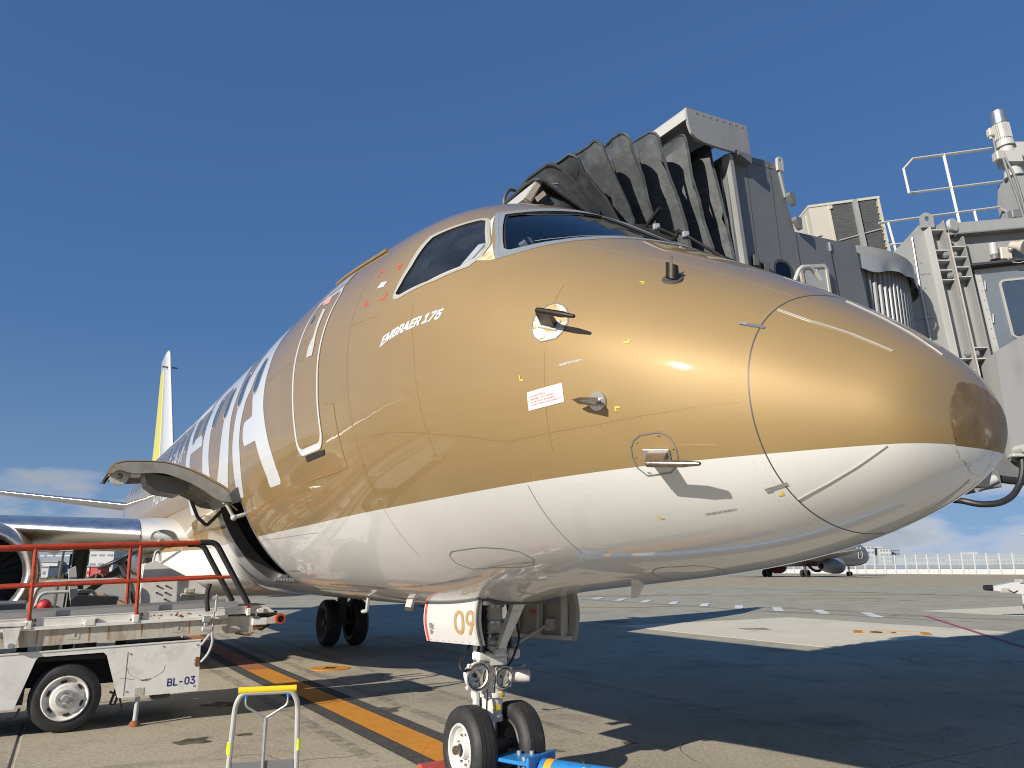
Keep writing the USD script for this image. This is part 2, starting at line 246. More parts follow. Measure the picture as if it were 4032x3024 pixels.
def concrete(name, c0, c1, speck, objvar=0.06, stains=0.35):
    return usdkit.material(stage, '/World/Looks/' + name, {
        'g': ('geometry', {}), 'n': ('noise_texture', {'scale': 0.55, 'detail': 7.0, 'roughness': 0.62}), 'r': ('rgb_ramp', {'ramp': [(0.32, c0), (0.68, c1)]}),
        'f': ('noise_texture', {'scale': 26.0, 'detail': 6.0, 'roughness': 0.78}), 'fr': ('map_range', {'from_min': 0.30, 'from_max': 0.62, 'to_min': 1 - speck, 'to_max': 1.07, 'clamp': True}),
        'v': ('voronoi_texture', {'scale': 42.0}), 'vr': ('map_range', {'from_min': 0.05, 'from_max': 0.20, 'to_min': 1 - 1.1 * speck, 'to_max': 1.0, 'clamp': True}),
        'k': ('noise_texture', {'scale': 5.0, 'detail': 4.0}), 'kr': ('map_range', {'from_min': 0.48, 'from_max': 0.60, 'to_min': 1.0, 'to_max': 0.0, 'clamp': True}),
        'vm': ('math', {'math_type': 'maximum'}), 'mm': ('math', {'math_type': 'multiply'}),
        's': ('noise_texture', {'scale': 0.9, 'detail': 6.0, 'roughness': 0.7, 'distortion': 0.7}), 'sr': ('map_range', {'from_min': 0.52, 'from_max': 0.68, 'to_min': 1.0, 'to_max': 1 - stains, 'clamp': True}),
        'm2': ('math', {'math_type': 'multiply'}), 'oi': ('object_info', {}), 'om': ('map_range', {'from_min': 0.0, 'from_max': 1.0, 'to_min': 1 - objvar, 'to_max': 1 + objvar}), 'm3': ('math', {'math_type': 'multiply'}),
        'c': ('combine_xyz', {}), 'mx': ('mix', {'mix_type': 'multiply', 'fac': 1.0}),
        'b': ('bump', {'strength': 0.35, 'distance': 0.006}), 'p': ('principled_bsdf', {'roughness': 0.85, 'specular_ior_level': 0.25})},
        [('g.position', 'n.vector'), ('g.position', 'f.vector'), ('g.position', 'v.vector'), ('g.position', 'k.vector'), ('g.position', 's.vector'), ('n.fac', 'r.fac'), ('f.fac', 'fr.value'), ('v.distance', 'vr.value'),
         ('k.fac', 'kr.value'), ('vr.result', 'vm.value1'), ('kr.result', 'vm.value2'), ('fr.result', 'mm.value1'), ('vm.value', 'mm.value2'), ('s.fac', 'sr.value'), ('mm.value', 'm2.value1'), ('sr.result', 'm2.value2'),
         ('oi.random', 'om.value'), ('m2.value', 'm3.value1'), ('om.result', 'm3.value2'), ('m3.value', 'c.x'), ('m3.value', 'c.y'), ('m3.value', 'c.z'), ('r.color', 'mx.color1'), ('c.vector', 'mx.color2'),
         ('mx.color', 'p.base_color'), ('f.fac', 'b.height'), ('b.normal', 'p.normal')], surface='p.BSDF')


def soft_mark(name, c, amt):
    return usdkit.material(stage, '/World/Looks/' + name, {'g': ('geometry', {}), 'n': ('noise_texture', {'scale': 6.0, 'detail': 7.0, 'roughness': 0.7}), 'r': ('map_range', {'from_min': 0.38, 'from_max': 0.62, 'to_min': 0.0, 'to_max': amt, 'clamp': True}),
        't': ('transparent_bsdf', {}), 'd': ('diffuse_bsdf', {'color': c}), 'mx': ('mix_closure', {})}, [('g.position', 'n.vector'), ('n.fac', 'r.value'), ('r.result', 'mx.fac'), ('t.BSDF', 'mx.closure1'), ('d.BSDF', 'mx.closure2')], surface='mx.closure')


M['slab'] = concrete('apron_concrete', (0.39, 0.345, 0.258), (0.50, 0.445, 0.335), 0.48)
M['slab_grey'] = concrete('weathered_concrete', (0.35, 0.325, 0.255), (0.41, 0.38, 0.30), 0.24)
M['slab_light'] = concrete('new_concrete', (0.58, 0.53, 0.41), (0.63, 0.575, 0.45), 0.10, 0.02, 0.12)
M['asphalt'] = concrete('old_asphalt', (0.325, 0.305, 0.235), (0.385, 0.36, 0.28), 0.18, 0.0)
M['asphalt_tan'] = concrete('tan_taxiway', (0.35, 0.30, 0.205), (0.40, 0.345, 0.24), 0.15, 0.0)
M['joint'] = mat('joint_sealant', (0.045, 0.043, 0.04), 0.8, 0, 0.2, 5)
M['line_orange'] = mat('orange_line_paint', (0.56, 0.235, 0.018), 0.7, 0, 0.16, 3.0, dirt=(0.20, 0.12, 0.05), dirt_amt=0.55, dirt_scale=14, bump=0.3, bscale=50)
M['line_worn'] = mat('worn_red_orange_line', (0.36, 0.13, 0.05), 0.75, 0, 0.2, 4.0, dirt=(0.18, 0.12, 0.09), dirt_amt=0.7, dirt_scale=9)
M['line_black'] = mat('black_line_border', (0.045, 0.043, 0.04), 0.8, 0, 0.25, 5.0, dirt=(0.17, 0.155, 0.13), dirt_amt=0.75, dirt_scale=30, bump=0.3, bscale=50)
M['beige_rust'] = mat('rust_run', (0.34, 0.20, 0.085), 0.7, 0, 0.2, 20)
M['tyre_mark'] = soft_mark('tyre_mark', (0.10, 0.095, 0.085), 0.30)
M['streak'] = soft_mark('fluid_streak', (0.16, 0.135, 0.10), 0.5)
M['touch'] = soft_mark('touch_up_paint', (0.78, 0.79, 0.79), 0.8)
M['oil'] = soft_mark('oil_stain', (0.05, 0.047, 0.04), 0.28)
M['line_white'] = mat('white_line_paint', (0.62, 0.63, 0.62), 0.7, 0, 0.06, 4.0)
M['line_magenta'] = mat('magenta_line_paint', (0.34, 0.055, 0.11), 0.75, 0, 0.12, 4.0)
M['line_brown'] = mat('faded_red_line', (0.17, 0.10, 0.09), 0.8, 0, 0.2, 4.0)

# ------------------------------------------------------------------ mesh helpers
USED = set()


def numbered(path):
    if path not in USED:
        USED.add(path); return path
    k = 1
    while f'{path}_{k:03d}' in USED:
        k += 1
    USED.add(f'{path}_{k:03d}'); return f'{path}_{k:03d}'


class Thing:
    """an Xform at the thing's base; parts are added in world coordinates"""

    def __init__(s, name, label=None, cat=None, base=(0, 0, 0), group=None, kind=None):
        s.path, s.base = numbered('/World/' + name), np.array(base, float)
        x = UsdGeom.Xform.Define(stage, s.path); x.AddTranslateOp().Set(Gf.Vec3d(*map(float, base)))
        tag(x.GetPrim(), label, cat, group, kind)

    def add(s, name, mesh, m, smooth=30, parent=None, label=None, kind=None, normals=None):
        path = numbered((parent or s.path) + '/' + name)
        if isinstance(mesh, MB):
            mesh = mesh.get()
        if normals is not None:
            v, f = mesh
            g = UsdGeom.Mesh.Define(stage, path)
            g.CreatePointsAttr(Vt.Vec3fArray.FromNumpy((v - s.base).astype(np.float32)))
            g.CreateFaceVertexCountsAttr(Vt.IntArray.FromNumpy(np.full(len(f), 3, np.int32)))
            g.CreateFaceVertexIndicesAttr(Vt.IntArray.FromNumpy(np.asarray(f, np.int32).ravel()))
            g.CreateSubdivisionSchemeAttr('none')
            g.CreateNormalsAttr(Vt.Vec3fArray.FromNumpy(normals.astype(np.float32))); g.SetNormalsInterpolation('vertex')
            UsdShade.MaterialBindingAPI.Apply(g.GetPrim()).Bind(M[m])
        else:
            v, f, _ = meshkit.arrays(mesh)
            g = usdkit.mesh(stage, path, (v - s.base, f), M[m], smooth=smooth)
        if label: g.GetPrim().SetCustomDataByKey('label', label)
        if kind: g.GetPrim().SetCustomDataByKey('kind', kind)
        return path


def tag(p, label=None, cat=None, group=None, kind=None):
    for k, v in (('label', label), ('category', cat), ('group', group), ('kind', kind)):
        if v: p.SetCustomDataByKey(k, v)


def unit(v):
    v = np.asarray(v, float); return v / np.linalg.norm(v)


class MB:
    """collects shapes into one mesh, in world coordinates or in a frame (origin, x, y, z)"""

    def __init__(s, frame=None):
        s.v, s.f, s.n, s.fr = [], [], 0, frame

    def put(s, v, f):
        v = np.asarray(v, float)
        if s.fr is not None:
            o, x, y, z = s.fr
            v = np.asarray(o) + v[:, :1] * x + v[:, 1:2] * y + v[:, 2:3] * z
        s.v.append(v); s.f.append(np.asarray(f, int) + s.n); s.n += len(v); return s

    def tm(s, m):
        return s.put(m.vertices, m.faces)

    def get(s):
        return np.vstack(s.v), np.vstack(s.f)

    def box(s, lo, hi, bev=0.0):
        lo, hi = np.minimum(lo, hi).astype(float), np.maximum(lo, hi).astype(float)
        b = min(bev, 0.45 * float((hi - lo).min()))
        if b <= 0:
            return s.tm(trimesh.creation.box(extents=hi - lo, transform=trimesh.transformations.translation_matrix((lo + hi) / 2)))
        pts = []
        for sx in (0, 1):
            for sy in (0, 1):
                for sz in (0, 1):
                    c = np.array([(lo, hi)[sx][0], (lo, hi)[sy][1], (lo, hi)[sz][2]]); q = np.array([1 - 2 * sx, 1 - 2 * sy, 1 - 2 * sz]) * b
                    for k in range(3):
                        e = q.copy(); e[k] = 0; pts.append(c + e)
        return s.tm(trimesh.convex.convex_hull(np.array(pts)))

    def hull(s, pts):
        return s.tm(trimesh.convex.convex_hull(np.asarray(pts, float)))

    def cyl(s, p0, p1, r0, r1=None, n=16, caps=True):
        r1 = r0 if r1 is None else r1
        p0, p1 = np.asarray(p0, float), np.asarray(p1, float); t = unit(p1 - p0)
        a = unit(np.cross(t, [0, 0, 1.0] if abs(t[2]) < 0.9 else [1.0, 0, 0])); b = np.cross(t, a)
        th = np.arange(n) * 2 * np.pi / n; ring = np.cos(th)[:, None] * a + np.sin(th)[:, None] * b
        v = np.vstack([p0 + r0 * ring, p1 + r1 * ring]); f = []
        for i in range(n):
            j = (i + 1) % n; f += [[i, j, n + j], [i, n + j, n + i]]
        if caps:
            v = np.vstack([v, v, p0, p1]); o = 2 * n
            for i in range(n):
                j = (i + 1) % n; f += [[o + j, o + i, 4 * n], [o + n + i, o + n + j, 4 * n + 1]]
        return s.put(v, f)

    def tube(s, pts, r, n=8, closed=False, bend=0.0):
        p = np.asarray(pts, float)
        if bend > 0:
            p = rounded(p, bend)
        t = np.gradient(p, axis=0) if not closed else np.roll(p, -1, 0) - np.roll(p, 1, 0)
        t /= np.linalg.norm(t, axis=1, keepdims=True) + 1e-12
        a = np.cross(t[0], [0, 0, 1.0] if abs(t[0][2]) < 0.9 else [1.0, 0, 0]); frames = []
        for k in range(len(p)):
            a = a - (a @ t[k]) * t[k]; a = unit(a); frames.append((a, np.cross(t[k], a)))
        th = np.arange(n) * 2 * np.pi / n; rr = np.broadcast_to(r, (len(p),))
        v = np.vstack([p[k] + rr[k] * (np.cos(th)[:, None] * frames[k][0] + np.sin(th)[:, None] * frames[k][1]) for k in range(len(p))]); f = []
        for k in range(len(p) - (0 if closed else 1)):
            k2 = (k + 1) % len(p)
            for i in range(n):
                j = (i + 1) % n; f += [[k * n + i, k * n + j, k2 * n + j], [k * n + i, k2 * n + j, k2 * n + i]]
        if not closed:
            m = len(v); v = np.vstack([v, p[0], p[-1]])
            for i in range(n):
                j = (i + 1) % n; f += [[j, i, m], [(len(p) - 1) * n + i, (len(p) - 1) * n + j, m + 1]]
        return s.put(v, f)

    def prism(s, poly, depth, o=(0, 0, 0), x=(1, 0, 0), y=(0, 0, 1), d=(0, 1, 0)):
        """a flat outline (shapely Polygon or points) in the plane o + a x + b y, thickened by depth along d"""
        g = poly if hasattr(poly, 'area') else Polygon(poly)
        for q in getattr(g, 'geoms', [g]):
            if q.is_empty or q.area < 1e-9: continue
            m = trimesh.creation.extrude_polygon(q.simplify(1e-5), 1.0, engine='earcut')
            v = m.vertices; o_, x_, y_, d_ = (np.asarray(k, float) for k in (o, x, y, d))
            w = o_ + v[:, :1] * x_ + v[:, 1:2] * y_ + v[:, 2:3] * d_ * depth
            f = m.faces if np.cross(x_, y_) @ d_ * depth > 0 else m.faces[:, ::-1]
            s.put(w, f)
        return s

    def lathe(s, prof, o, axis, n=32, a0=0.0, a1=2 * np.pi):
        """profile of (distance along the axis, radius) turned about the axis through o"""
        o, t = np.asarray(o, float), unit(axis)
        a = unit(np.cross(t, [0, 0, 1.0] if abs(t[2]) < 0.9 else [1.0, 0, 0])); b = np.cross(t, a)
        full = abs(a1 - a0 - 2 * np.pi) < 1e-6
        th = np.linspace(a0, a1, n + (0 if full else 1), endpoint=not full); m = len(th); v, f = [], []
        for h, r in prof:
            v.append(o + h * t + r * (np.cos(th)[:, None] * a + np.sin(th)[:, None] * b))
        for k in range(len(prof) - 1):
            for i in range(m if full else m - 1):
                j = (i + 1) % m; f += [[k * m + i, k * m + j, (k + 1) * m + j], [k * m + i, (k + 1) * m + j, (k + 1) * m + i]]
        return s.put(np.vstack(v), f)

    def grid(s, P):
        """a sheet through an array of points (n, m, 3)"""
        P = np.asarray(P, float); n, m = P.shape[:2]; i, j = np.meshgrid(np.arange(n - 1), np.arange(m - 1), indexing='ij'); k = (i * m + j).ravel()
        return s.put(P.reshape(-1, 3), np.vstack([np.stack([k, k + 1, k + m + 1], 1), np.stack([k, k + m + 1, k + m], 1)]))

    def sphere(s, c, r, sub=2):
        m = trimesh.creation.icosphere(sub, 1.0); return s.put(np.asarray(c) + m.vertices * np.asarray(r), m.faces)


def rounded(p, r, n=5):
    out = [p[0]]
    for k in range(1, len(p) - 1):
        a, b = p[k - 1] - p[k], p[k + 1] - p[k]; la, lb = np.linalg.norm(a), np.linalg.norm(b); q = min(r, 0.45 * la, 0.45 * lb)
        s0, s1 = p[k] + a / la * q, p[k] + b / lb * q
        for t in np.linspace(0, 1, n):
            out.append((1 - t) ** 2 * s0 + 2 * t * (1 - t) * p[k] + t * t * s1)
    out.append(p[-1]); return np.array(out)


def rrect(x0, z0, x1, z1, r):
    return sbox(x0 + r, z0 + r, x1 - r, z1 - r).buffer(r, 6)


# ------------------------------------------------------------------ aircraft fuselage surface
KS = np.array([0, .06, .2, .5, 1.0, 1.6, 2.3, 3.0, 3.8, 4.8, 6.2])
PROF = {'zt': [.9047, 1.1449, 1.3029, 1.55, 1.8843, 2.2508, 2.7261, 3.0801, 3.2322, 3.3183, 3.347],
        'zb': [.9047, .7041, .5988, .4786, .3532, .2726, .2127, .1477, .0343, .0025, -.0007],
        'w': [0, .3556, .4773, .6828, .9744, 1.193, 1.3462, 1.4326, 1.466, 1.4987, 1.508],
        'zc': [.9047, .9229, .9445, 1.0422, 1.1959, 1.381, 1.6055, 1.7604, 1.8093, 1.9019, 1.8593],
        'nu': [2.0475, 2.0577, 2.0794, 2.1266, 2.0795, 2.0557, 2.0469, 2.0298, 1.9942, 1.9778, 1.9983],
        'nl': [2.0687, 2.0687, 2.0806, 2.0952, 2.0722, 2.0583, 2.049, 2.04, 2.032, 2.0179, 2.0788]}
TS = np.array([6.2, 12, 20, 22.5, 25, 27.5, 30, 31.4, 31.9])
TAIL = {'zt': [3.347, 3.347, 3.347, 3.345, 3.33, 3.27, 3.12, 2.95, 2.75], 'zb': [-.0007, 0, .0, .26, .82, 1.42, 2.0, 2.38, 2.6],
        'w': [1.508, 1.508, 1.508, 1.44, 1.23, .93, .55, .28, .06], 'zc': [1.8593, 1.86, 1.86, 1.92, 2.1, 2.32, 2.55, 2.66, 2.68],
        'nu': [1.9983] + [2.0] * 8, 'nl': [2.0788] + [2.06] * 8}
ZB = 1.2912
UU = np.linspace(0, math.sqrt(31.9), 2400)
TAB = {}
for key in PROF:
    f0, f1 = PchipInterpolator(np.sqrt(KS), PROF[key]), PchipInterpolator(np.sqrt(TS), TAIL[key])
    q = np.where(UU ** 2 < 6.2, f0(np.minimum(UU, math.sqrt(6.2))), f1(np.maximum(UU, math.sqrt(6.2))))
    TAB[key] = q
_raw = {k: v.copy() for k, v in TAB.items()}
for key in TAB:
    mirror = {'zt': _raw['zb'], 'zb': _raw['zt'], 'w': -_raw['w']}.get(key, _raw[key])
    ext = np.concatenate([mirror[1:301][::-1], _raw[key], np.full(300, _raw[key][-1])])
    TAB[key] = gaussian_filter1d(ext, 26)[300:-300]
_z0 = 0.5 * (TAB['zt'][0] + TAB['zb'][0]); TAB['zt'][0] = TAB['zb'][0] = _z0; TAB['w'][0] = 0


def prof(s):
    u = np.sqrt(np.maximum(s, 0)); return [np.interp(u, UU, TAB[k]) for k in ('zt', 'zb', 'w', 'zc', 'nu', 'nl')]


def F(s, ph):
    """point of the fuselage surface, s metres aft of the nose tip, ph the angle from the crown over starboard"""
    s, ph = np.asarray(s, float), np.asarray(ph, float)
    zt, zb, w, zc, nu, nl = prof(s); c, sn = np.cos(ph), np.sin(ph); up = c >= 0; n = np.where(up, nu, nl)
    y = np.sign(sn) * np.abs(sn) ** (2 / n) * w
    z = ZB + np.where(up, zc + np.abs(c) ** (2 / n) * (zt - zc), zc - np.abs(c) ** (2 / n) * (zc - zb))
    return np.stack([NX - s * D[0] - y * L[0], NY - s * D[1] - y * L[1], z], -1)


def zphi(s, z):
    """the angle of a starboard point at height z"""
    zt, zb, w, zc, nu, nl = prof(s); h = np.asarray(z, float) - ZB - zc
    up = np.arccos(np.clip(np.maximum(h, 0) / (zt - zc), 0, 1) ** (nu / 2)); lo = np.pi - np.arccos(np.clip(np.maximum(-h, 0) / (zc - zb), 0, 1) ** (nl / 2))
    return np.where(h >= 0, up, lo)


def FN(s, ph):
    s, ph = np.asarray(s, float), np.asarray(ph, float); e = 2e-3; u = np.sqrt(np.maximum(s, 1e-5))
    a = F((u + e) ** 2, ph) - F(np.maximum(u - e, 1e-4) ** 2, ph); b = F(s, ph + e) - F(s, ph - e)
    n = np.cross(a, b); n /= np.linalg.norm(n, axis=-1, keepdims=True) + 1e-15
    ctr = np.stack([NX - s * D[0], NY - s * D[1], ZB + prof(s)[3]], -1) - D * 0.35
    sg = np.sign(((F(s, ph) - ctr) * n).sum(-1, keepdims=True)); return n * np.where(sg == 0, 1, sg)


def upoly(pts):
    """outline in (s, ph) to the working domain (sqrt s, ph)"""
    p = np.asarray(pts, float); q = Polygon(np.c_[np.sqrt(np.maximum(p[:, 0], 0)), p[:, 1]]); return q if q.is_valid else q.buffer(0)


def tess(g, du, dp):
    """triangles covering the domain polygon g, cut on a grid of du x dp"""
    x0, y0, x1, y1 = g.bounds; V, T = [], []
    xs = np.arange(math.floor(x0 / du), math.ceil(x1 / du) + 1) * du; ys = np.arange(math.floor(y0 / dp), math.ceil(y1 / dp) + 1) * dp
    X, Y = np.meshgrid(xs[:-1], ys[:-1], indexing='ij'); X, Y = X.ravel(), Y.ravel()
    cells = shapely.box(X, Y, X + du, Y + dp); shapely.prepare(g)
    inside = shapely.contains_properly(g, cells); touch = shapely.intersects(g, cells) & ~inside
    k = np.where(inside)[0]
    if len(k):
        V.append(np.stack([np.c_[X[k], Y[k]], np.c_[X[k] + du, Y[k]], np.c_[X[k] + du, Y[k] + dp], np.c_[X[k], Y[k] + dp]], 1).reshape(-1, 2))
        b = np.arange(len(k)) * 4; T.append(np.vstack([np.c_[b, b + 1, b + 2], np.c_[b, b + 2, b + 3]]))
    n = 4 * len(k)
    for q in shapely.intersection(g, cells[touch]):
        for r in getattr(q, 'geoms', [q]):
            if r.geom_type != 'Polygon' or r.area < 1e-9: continue
            try: v, f = trimesh.creation.triangulate_polygon(r, engine='earcut')
            except Exception: continue
            if len(f): V.append(np.asarray(v)); T.append(np.asarray(f) + n); n += len(v)
    V, T = np.vstack(V), np.vstack(T)
    key, inv = np.unique(np.round(V, 7), axis=0, return_inverse=True); T = inv.reshape(-1)[T]
    T = T[(T[:, 0] != T[:, 1]) & (T[:, 1] != T[:, 2]) & (T[:, 0] != T[:, 2])]
    return key, T


def onskin(V, T, off):
    s, ph = V[:, 0] ** 2, V[:, 1]; p, n = F(s, ph), FN(s, ph); v = p + off * n
    fn = np.cross(v[T[:, 1]] - v[T[:, 0]], v[T[:, 2]] - v[T[:, 0]]); flip = (fn * n[T[:, 0]]).sum(1) < 0
    T = T.copy(); T[flip] = T[flip][:, ::-1]; return v, T, n


def patch(g, off=0.003, du=0.02, dp=0.03):
    if not hasattr(g, 'area'): g = upoly(g)
    return onskin(*tess(g, du, dp), off)


def rim(g, o0, o1, step=0.01):
    """wall along the outline of g between two offsets from the skin"""
    if not hasattr(g, 'area'): g = upoly(g)
    b = MB()
    for ring in [g.exterior, *g.interiors]:
        q = np.array(ring.segmentize(step).coords); s, ph = q[:, 0] ** 2, q[:, 1]; p, n = F(s, ph), FN(s, ph)
        b.grid(np.stack([p + o0 * n, p + o1 * n], 1))
    return b


def strip(pts, width, off=0.002, du=0.02, dp=0.03):
    """a thin line along (s, ph) points, width in metres"""
    p = np.asarray(pts, float); out = []
    q = np.array(LineString(np.c_[np.sqrt(np.maximum(p[:, 0], 1e-6)), p[:, 1]]).segmentize(0.02).coords)
    s, ph = q[:, 0] ** 2, q[:, 1]; P, n = F(s, ph), FN(s, ph); t = np.gradient(P, axis=0); side = np.cross(t, n); side /= np.linalg.norm(side, axis=1, keepdims=True)
    Q = np.stack([P + off * n - side * width / 2, P + off * n + side * width / 2], 1); b = MB().grid(Q); v, f = b.get()
    fn = np.cross(v[f[:, 1]] - v[f[:, 0]], v[f[:, 2]] - v[f[:, 0]]).sum(0)
    if fn @ n.sum(0) < 0: f = f[:, ::-1]
    return v, f, np.repeat(n, 2, 0)


def skin_text(text, corners, off=0.003, bold=True, slant=0.0, fat=0.0):
    """lettering laid on the skin, corners TL, TR, BR, BL in (s, ph)"""
    m = meshkit.text_mesh(text, 1.0, 0.1, bold); f = m.faces[m.face_normals[:, 2] > 0.9]; k, inv = np.unique(f, return_inverse=True); v = m.vertices[k][:, :2]; f = inv.reshape(f.shape)
    if fat:
        g = unary_union([Polygon(v[t]) for t in f]).buffer(fat, join_style=2); V_, F_, n_ = [], [], 0
        for q in getattr(g, 'geoms', [g]):
            a, c = trimesh.creation.triangulate_polygon(q, engine='earcut'); V_.append(a); F_.append(c + n_); n_ += len(a)
        v, f = np.vstack(V_), np.vstack(F_)
    v = v + np.c_[slant * v[:, 1], 0 * v[:, 1]]
    lo, hi = v.min(0), v.max(0); t = (v - lo) / (hi - lo); TL, TR, BR, BL = (np.array([math.sqrt(c[0]), c[1]]) for c in corners)
    q = (BL * (1 - t[:, :1]) + BR * t[:, :1]) * (1 - t[:, 1:]) + (TL * (1 - t[:, :1]) + TR * t[:, :1]) * t[:, 1:]
    return onskin(q, f, off)


def flat_text(text, height, o, x, y, depth=0.002, bold=True, width=None):
    """lettering standing 2 mm proud of a flat face; o its lower left corner"""
    m = meshkit.text_mesh(text, height, depth, bold); v = m.vertices - [m.vertices[:, 0].min(), 0, 0]
    if width: v = v * [width / v[:, 0].max(), 1, 1]
    z = np.cross(x, y); return np.asarray(o) + v[:, :1] * np.asarray(x) + v[:, 1:2] * np.asarray(y) + v[:, 2:3] * z, m.faces

# ------------------------------------------------------------------ the airliner
TWO = 2 * np.pi
jet = Thing('airliner', 'gold and white twin-jet airliner parked nose to the jet bridge, cargo door open', 'airplane', A(3.9, 0, 0))
mirror = lambda pts: [(s, TWO - p) for s, p in pts]
W_OUT = [(2.507, .586), (2.132, .836), (1.965, .992), (1.85, .878), (1.741, .72), (1.649, .562), (1.602, .47), (1.553, .325), (1.49, .2), (1.45, 0), (2.345, 0), (2.354, .257), (2.405, .457)]
W_GL = [(2.401, .582), (1.961, .914), (1.878, .828), (1.757, .664), (1.69, .536), (1.644, .434), (1.592, .293), (1.563, .235), (1.52, .055), (2.235, .055), (2.239, .236), (2.267, .359), (2.34, .494)]
S_OUT = [(2.803, 1.325), (2.766, 1.344), (2.72, 1.34), (2.355, 1.214), (2.127, 1.09), (2.084, 1.006), (2.109, .905), (2.136, .872), (2.406, .684), (2.48, .659), (2.509, .67), (2.652, .786), (2.815, .894), (2.817, .961), (2.776, 1.143), (2.798, 1.27)]
S_GL = [(2.772, 1.307), (2.734, 1.322), (2.435, 1.225), (2.204, 1.103), (2.131, 1.02), (2.132, .927), (2.159, .895), (2.442, .694), (2.481, .693), (2.62, .805), (2.755, .909), (2.75, .976), (2.723, 1.132), (2.749, 1.252)]
soft = lambda p, r=0.012: upoly(p).buffer(-r).buffer(r, 4)
GW, GWm, GS, GSm = soft(W_GL), soft(mirror(W_GL)), soft(S_GL), soft(mirror(S_GL))


def szpoly(g):
    """outline in (s, z) on the starboard side to the working domain"""
    if not hasattr(g, 'area'): g = Polygon(g)
    if not g.is_valid: g = g.buffer(0)
    out = []
    for q in getattr(g, 'geoms', [g]):
        def cv(r):
            c = np.array(r.segmentize(0.04).coords); return np.c_[np.sqrt(c[:, 0]), zphi(c[:, 0], c[:, 1])]
        out.append(Polygon(cv(q.exterior), [cv(r) for r in q.interiors]).buffer(0))
    return unary_union(out)


CARGO = szpoly(rrect(7.04, 1.45, 8.24, 2.345, 0.09))
BAY = upoly([(3.42, np.pi - .215), (4.46, np.pi - .225), (4.46, np.pi + .225), (3.42, np.pi + .215)])
WIN_S = [6.136 + .7665 * k for k in range(23)]
skin = sbox(math.sqrt(.5165), 0, math.sqrt(31.89), TWO).difference(unary_union([GW, GWm, GS, GSm, CARGO, BAY]))
v, f, n = patch(skin, 0.0, 0.02, 0.0302)
fus = jet.add('fuselage', (v, f), 'skin', normals=n)
v, f, n = patch(sbox(0.0, 0, math.sqrt(.5135), TWO), 0.0, 0.012, 0.0302)
rad = jet.add('radome', (v, f), 'skin', normals=n)


def pp(name, pts, m, off=0.003, parent=None, label=None, du=0.02, dp=0.03):
    v, f, n = patch(pts, off, du, dp); return jet.add(name, (v, f), m, parent=parent, label=label, normals=n)


def ps(name, pts, width, m, off=0.002, parent=None):
    v, f, n = strip(pts, width, off); return jet.add(name, (v, f), m, parent=parent, normals=n)


# nose: worn cap, seam, latches, lightning strips
cap = [(.019, .158), (.013, .578), (.009, .996), (.0085, 1.4), (.009, 1.829), (.013, 2.265), (.022, 2.548), (.034, 2.789), (.05, 3.077), (.064, 3.337), (.082, 3.651), (.08, 4.2), (.05, 4.8), (.03, 5.353), (.03, 5.568), (.024, 5.835), (.023, 6.12), (.019, 6.283)]
rng = np.random.default_rng(3)
cu = [(math.sqrt(max(s, .001)) * (1 + .03 * rng.standard_normal()), p) for s, p in cap]
edge = LineString(cu).segmentize(.05); cc = np.array(edge.coords); cc[:, 0] *= 1 + .02 * rng.standard_normal(len(cc)); cc[0, 1] = 0
pp('nose_cap', Polygon([(0.0, 0), *cc[:, :], (0.0, TWO)]).buffer(0), 'cap', .0025, rad, 'worn brown cap on the tip of the nose', .01)
ring = [(.515, a) for a in np.linspace(0.0, TWO, 90)]
ps('radome_seam', ring, .0055, 'dark_grey', .0012, rad)
for pts in ([(.509, .754), (.388, .756), (.258, .707), (.135, .689)], [(.465, .084), (.326, .075), (.212, .074), (.127, .085), (.085, .05)], [(.511, 2.437), (.376, 2.346), (.261, 2.241), (.139, 2.079)], [(.5, 3.246), (.337, 3.245), (.188, 3.241), (.093, 3.30)], [(.509, TWO - .754), (.258, TWO - .707), (.135, TWO - .689)], [(.511, TWO - 2.437), (.261, TWO - 2.241), (.139, TWO - 2.079)]):
    q = np.array(LineString([(math.sqrt(a), b) for a, b in pts]).segmentize(.02).coords); P_, N_ = F(q[:, 0] ** 2, q[:, 1]), FN(q[:, 0] ** 2, q[:, 1])
    jet.add('lightning_strip', MB().tube(P_ + .002 * N_, .0036, 6), 'strip_alu', parent=rad)
for (s0, a0), (s1, a1) in (((.585, 1.036), (.500, 1.010)), ((.592, 2.312), (.50, 2.282)), ((.585, TWO - 1.036), (.5, TWO - 1.01))):
    lt = ps('radome_latch', [(s0, a0), (s1, a1)], .016, 'alu', .004, rad)
    ps('latch_pin', [(s0 - .002, a0), (s0 * .7 + s1 * .3, a0 * .7 + a1 * .3)], .013, 'galv', .0065, rad)

# windshield and side windows
for k, (o, g) in enumerate(((W_OUT, GW), (mirror(W_OUT), GWm))):
    fr = pp('windshield_frame', upoly(o).difference(g), 'frame_grey', .002, du=.01)
    gl = pp('windshield', g.buffer(.004), 'glass_front', -.012)
    jet.add('seal', rim(g, .003, -.016), 'black', parent=gl)
    pp('seal_band', g.difference(g.buffer(-.008)), 'black', -.008, gl, du=.01)
    if k == 0:
        ps('reveal_line', [(2.30, .50), (2.21, .36), (2.185, .2)], .006, 'frame_white', -.008, gl)
        ps('reveal_line', [(1.885, .74), (1.79, .62), (1.715, .47), (1.655, .3)], .006, 'frame_white', -.008, gl)
        b = MB()
        loop = np.array(upoly(o).buffer(-.011).exterior.segmentize(.012).coords)
        for q in loop:
            if q[1] > .1: b.sphere(F(q[0] ** 2, q[1]) + .002 * FN(q[0] ** 2, q[1]), .0045, 0)
        jet.add('rivet_row', b, 'rivet', parent=fr, kind='stuff')
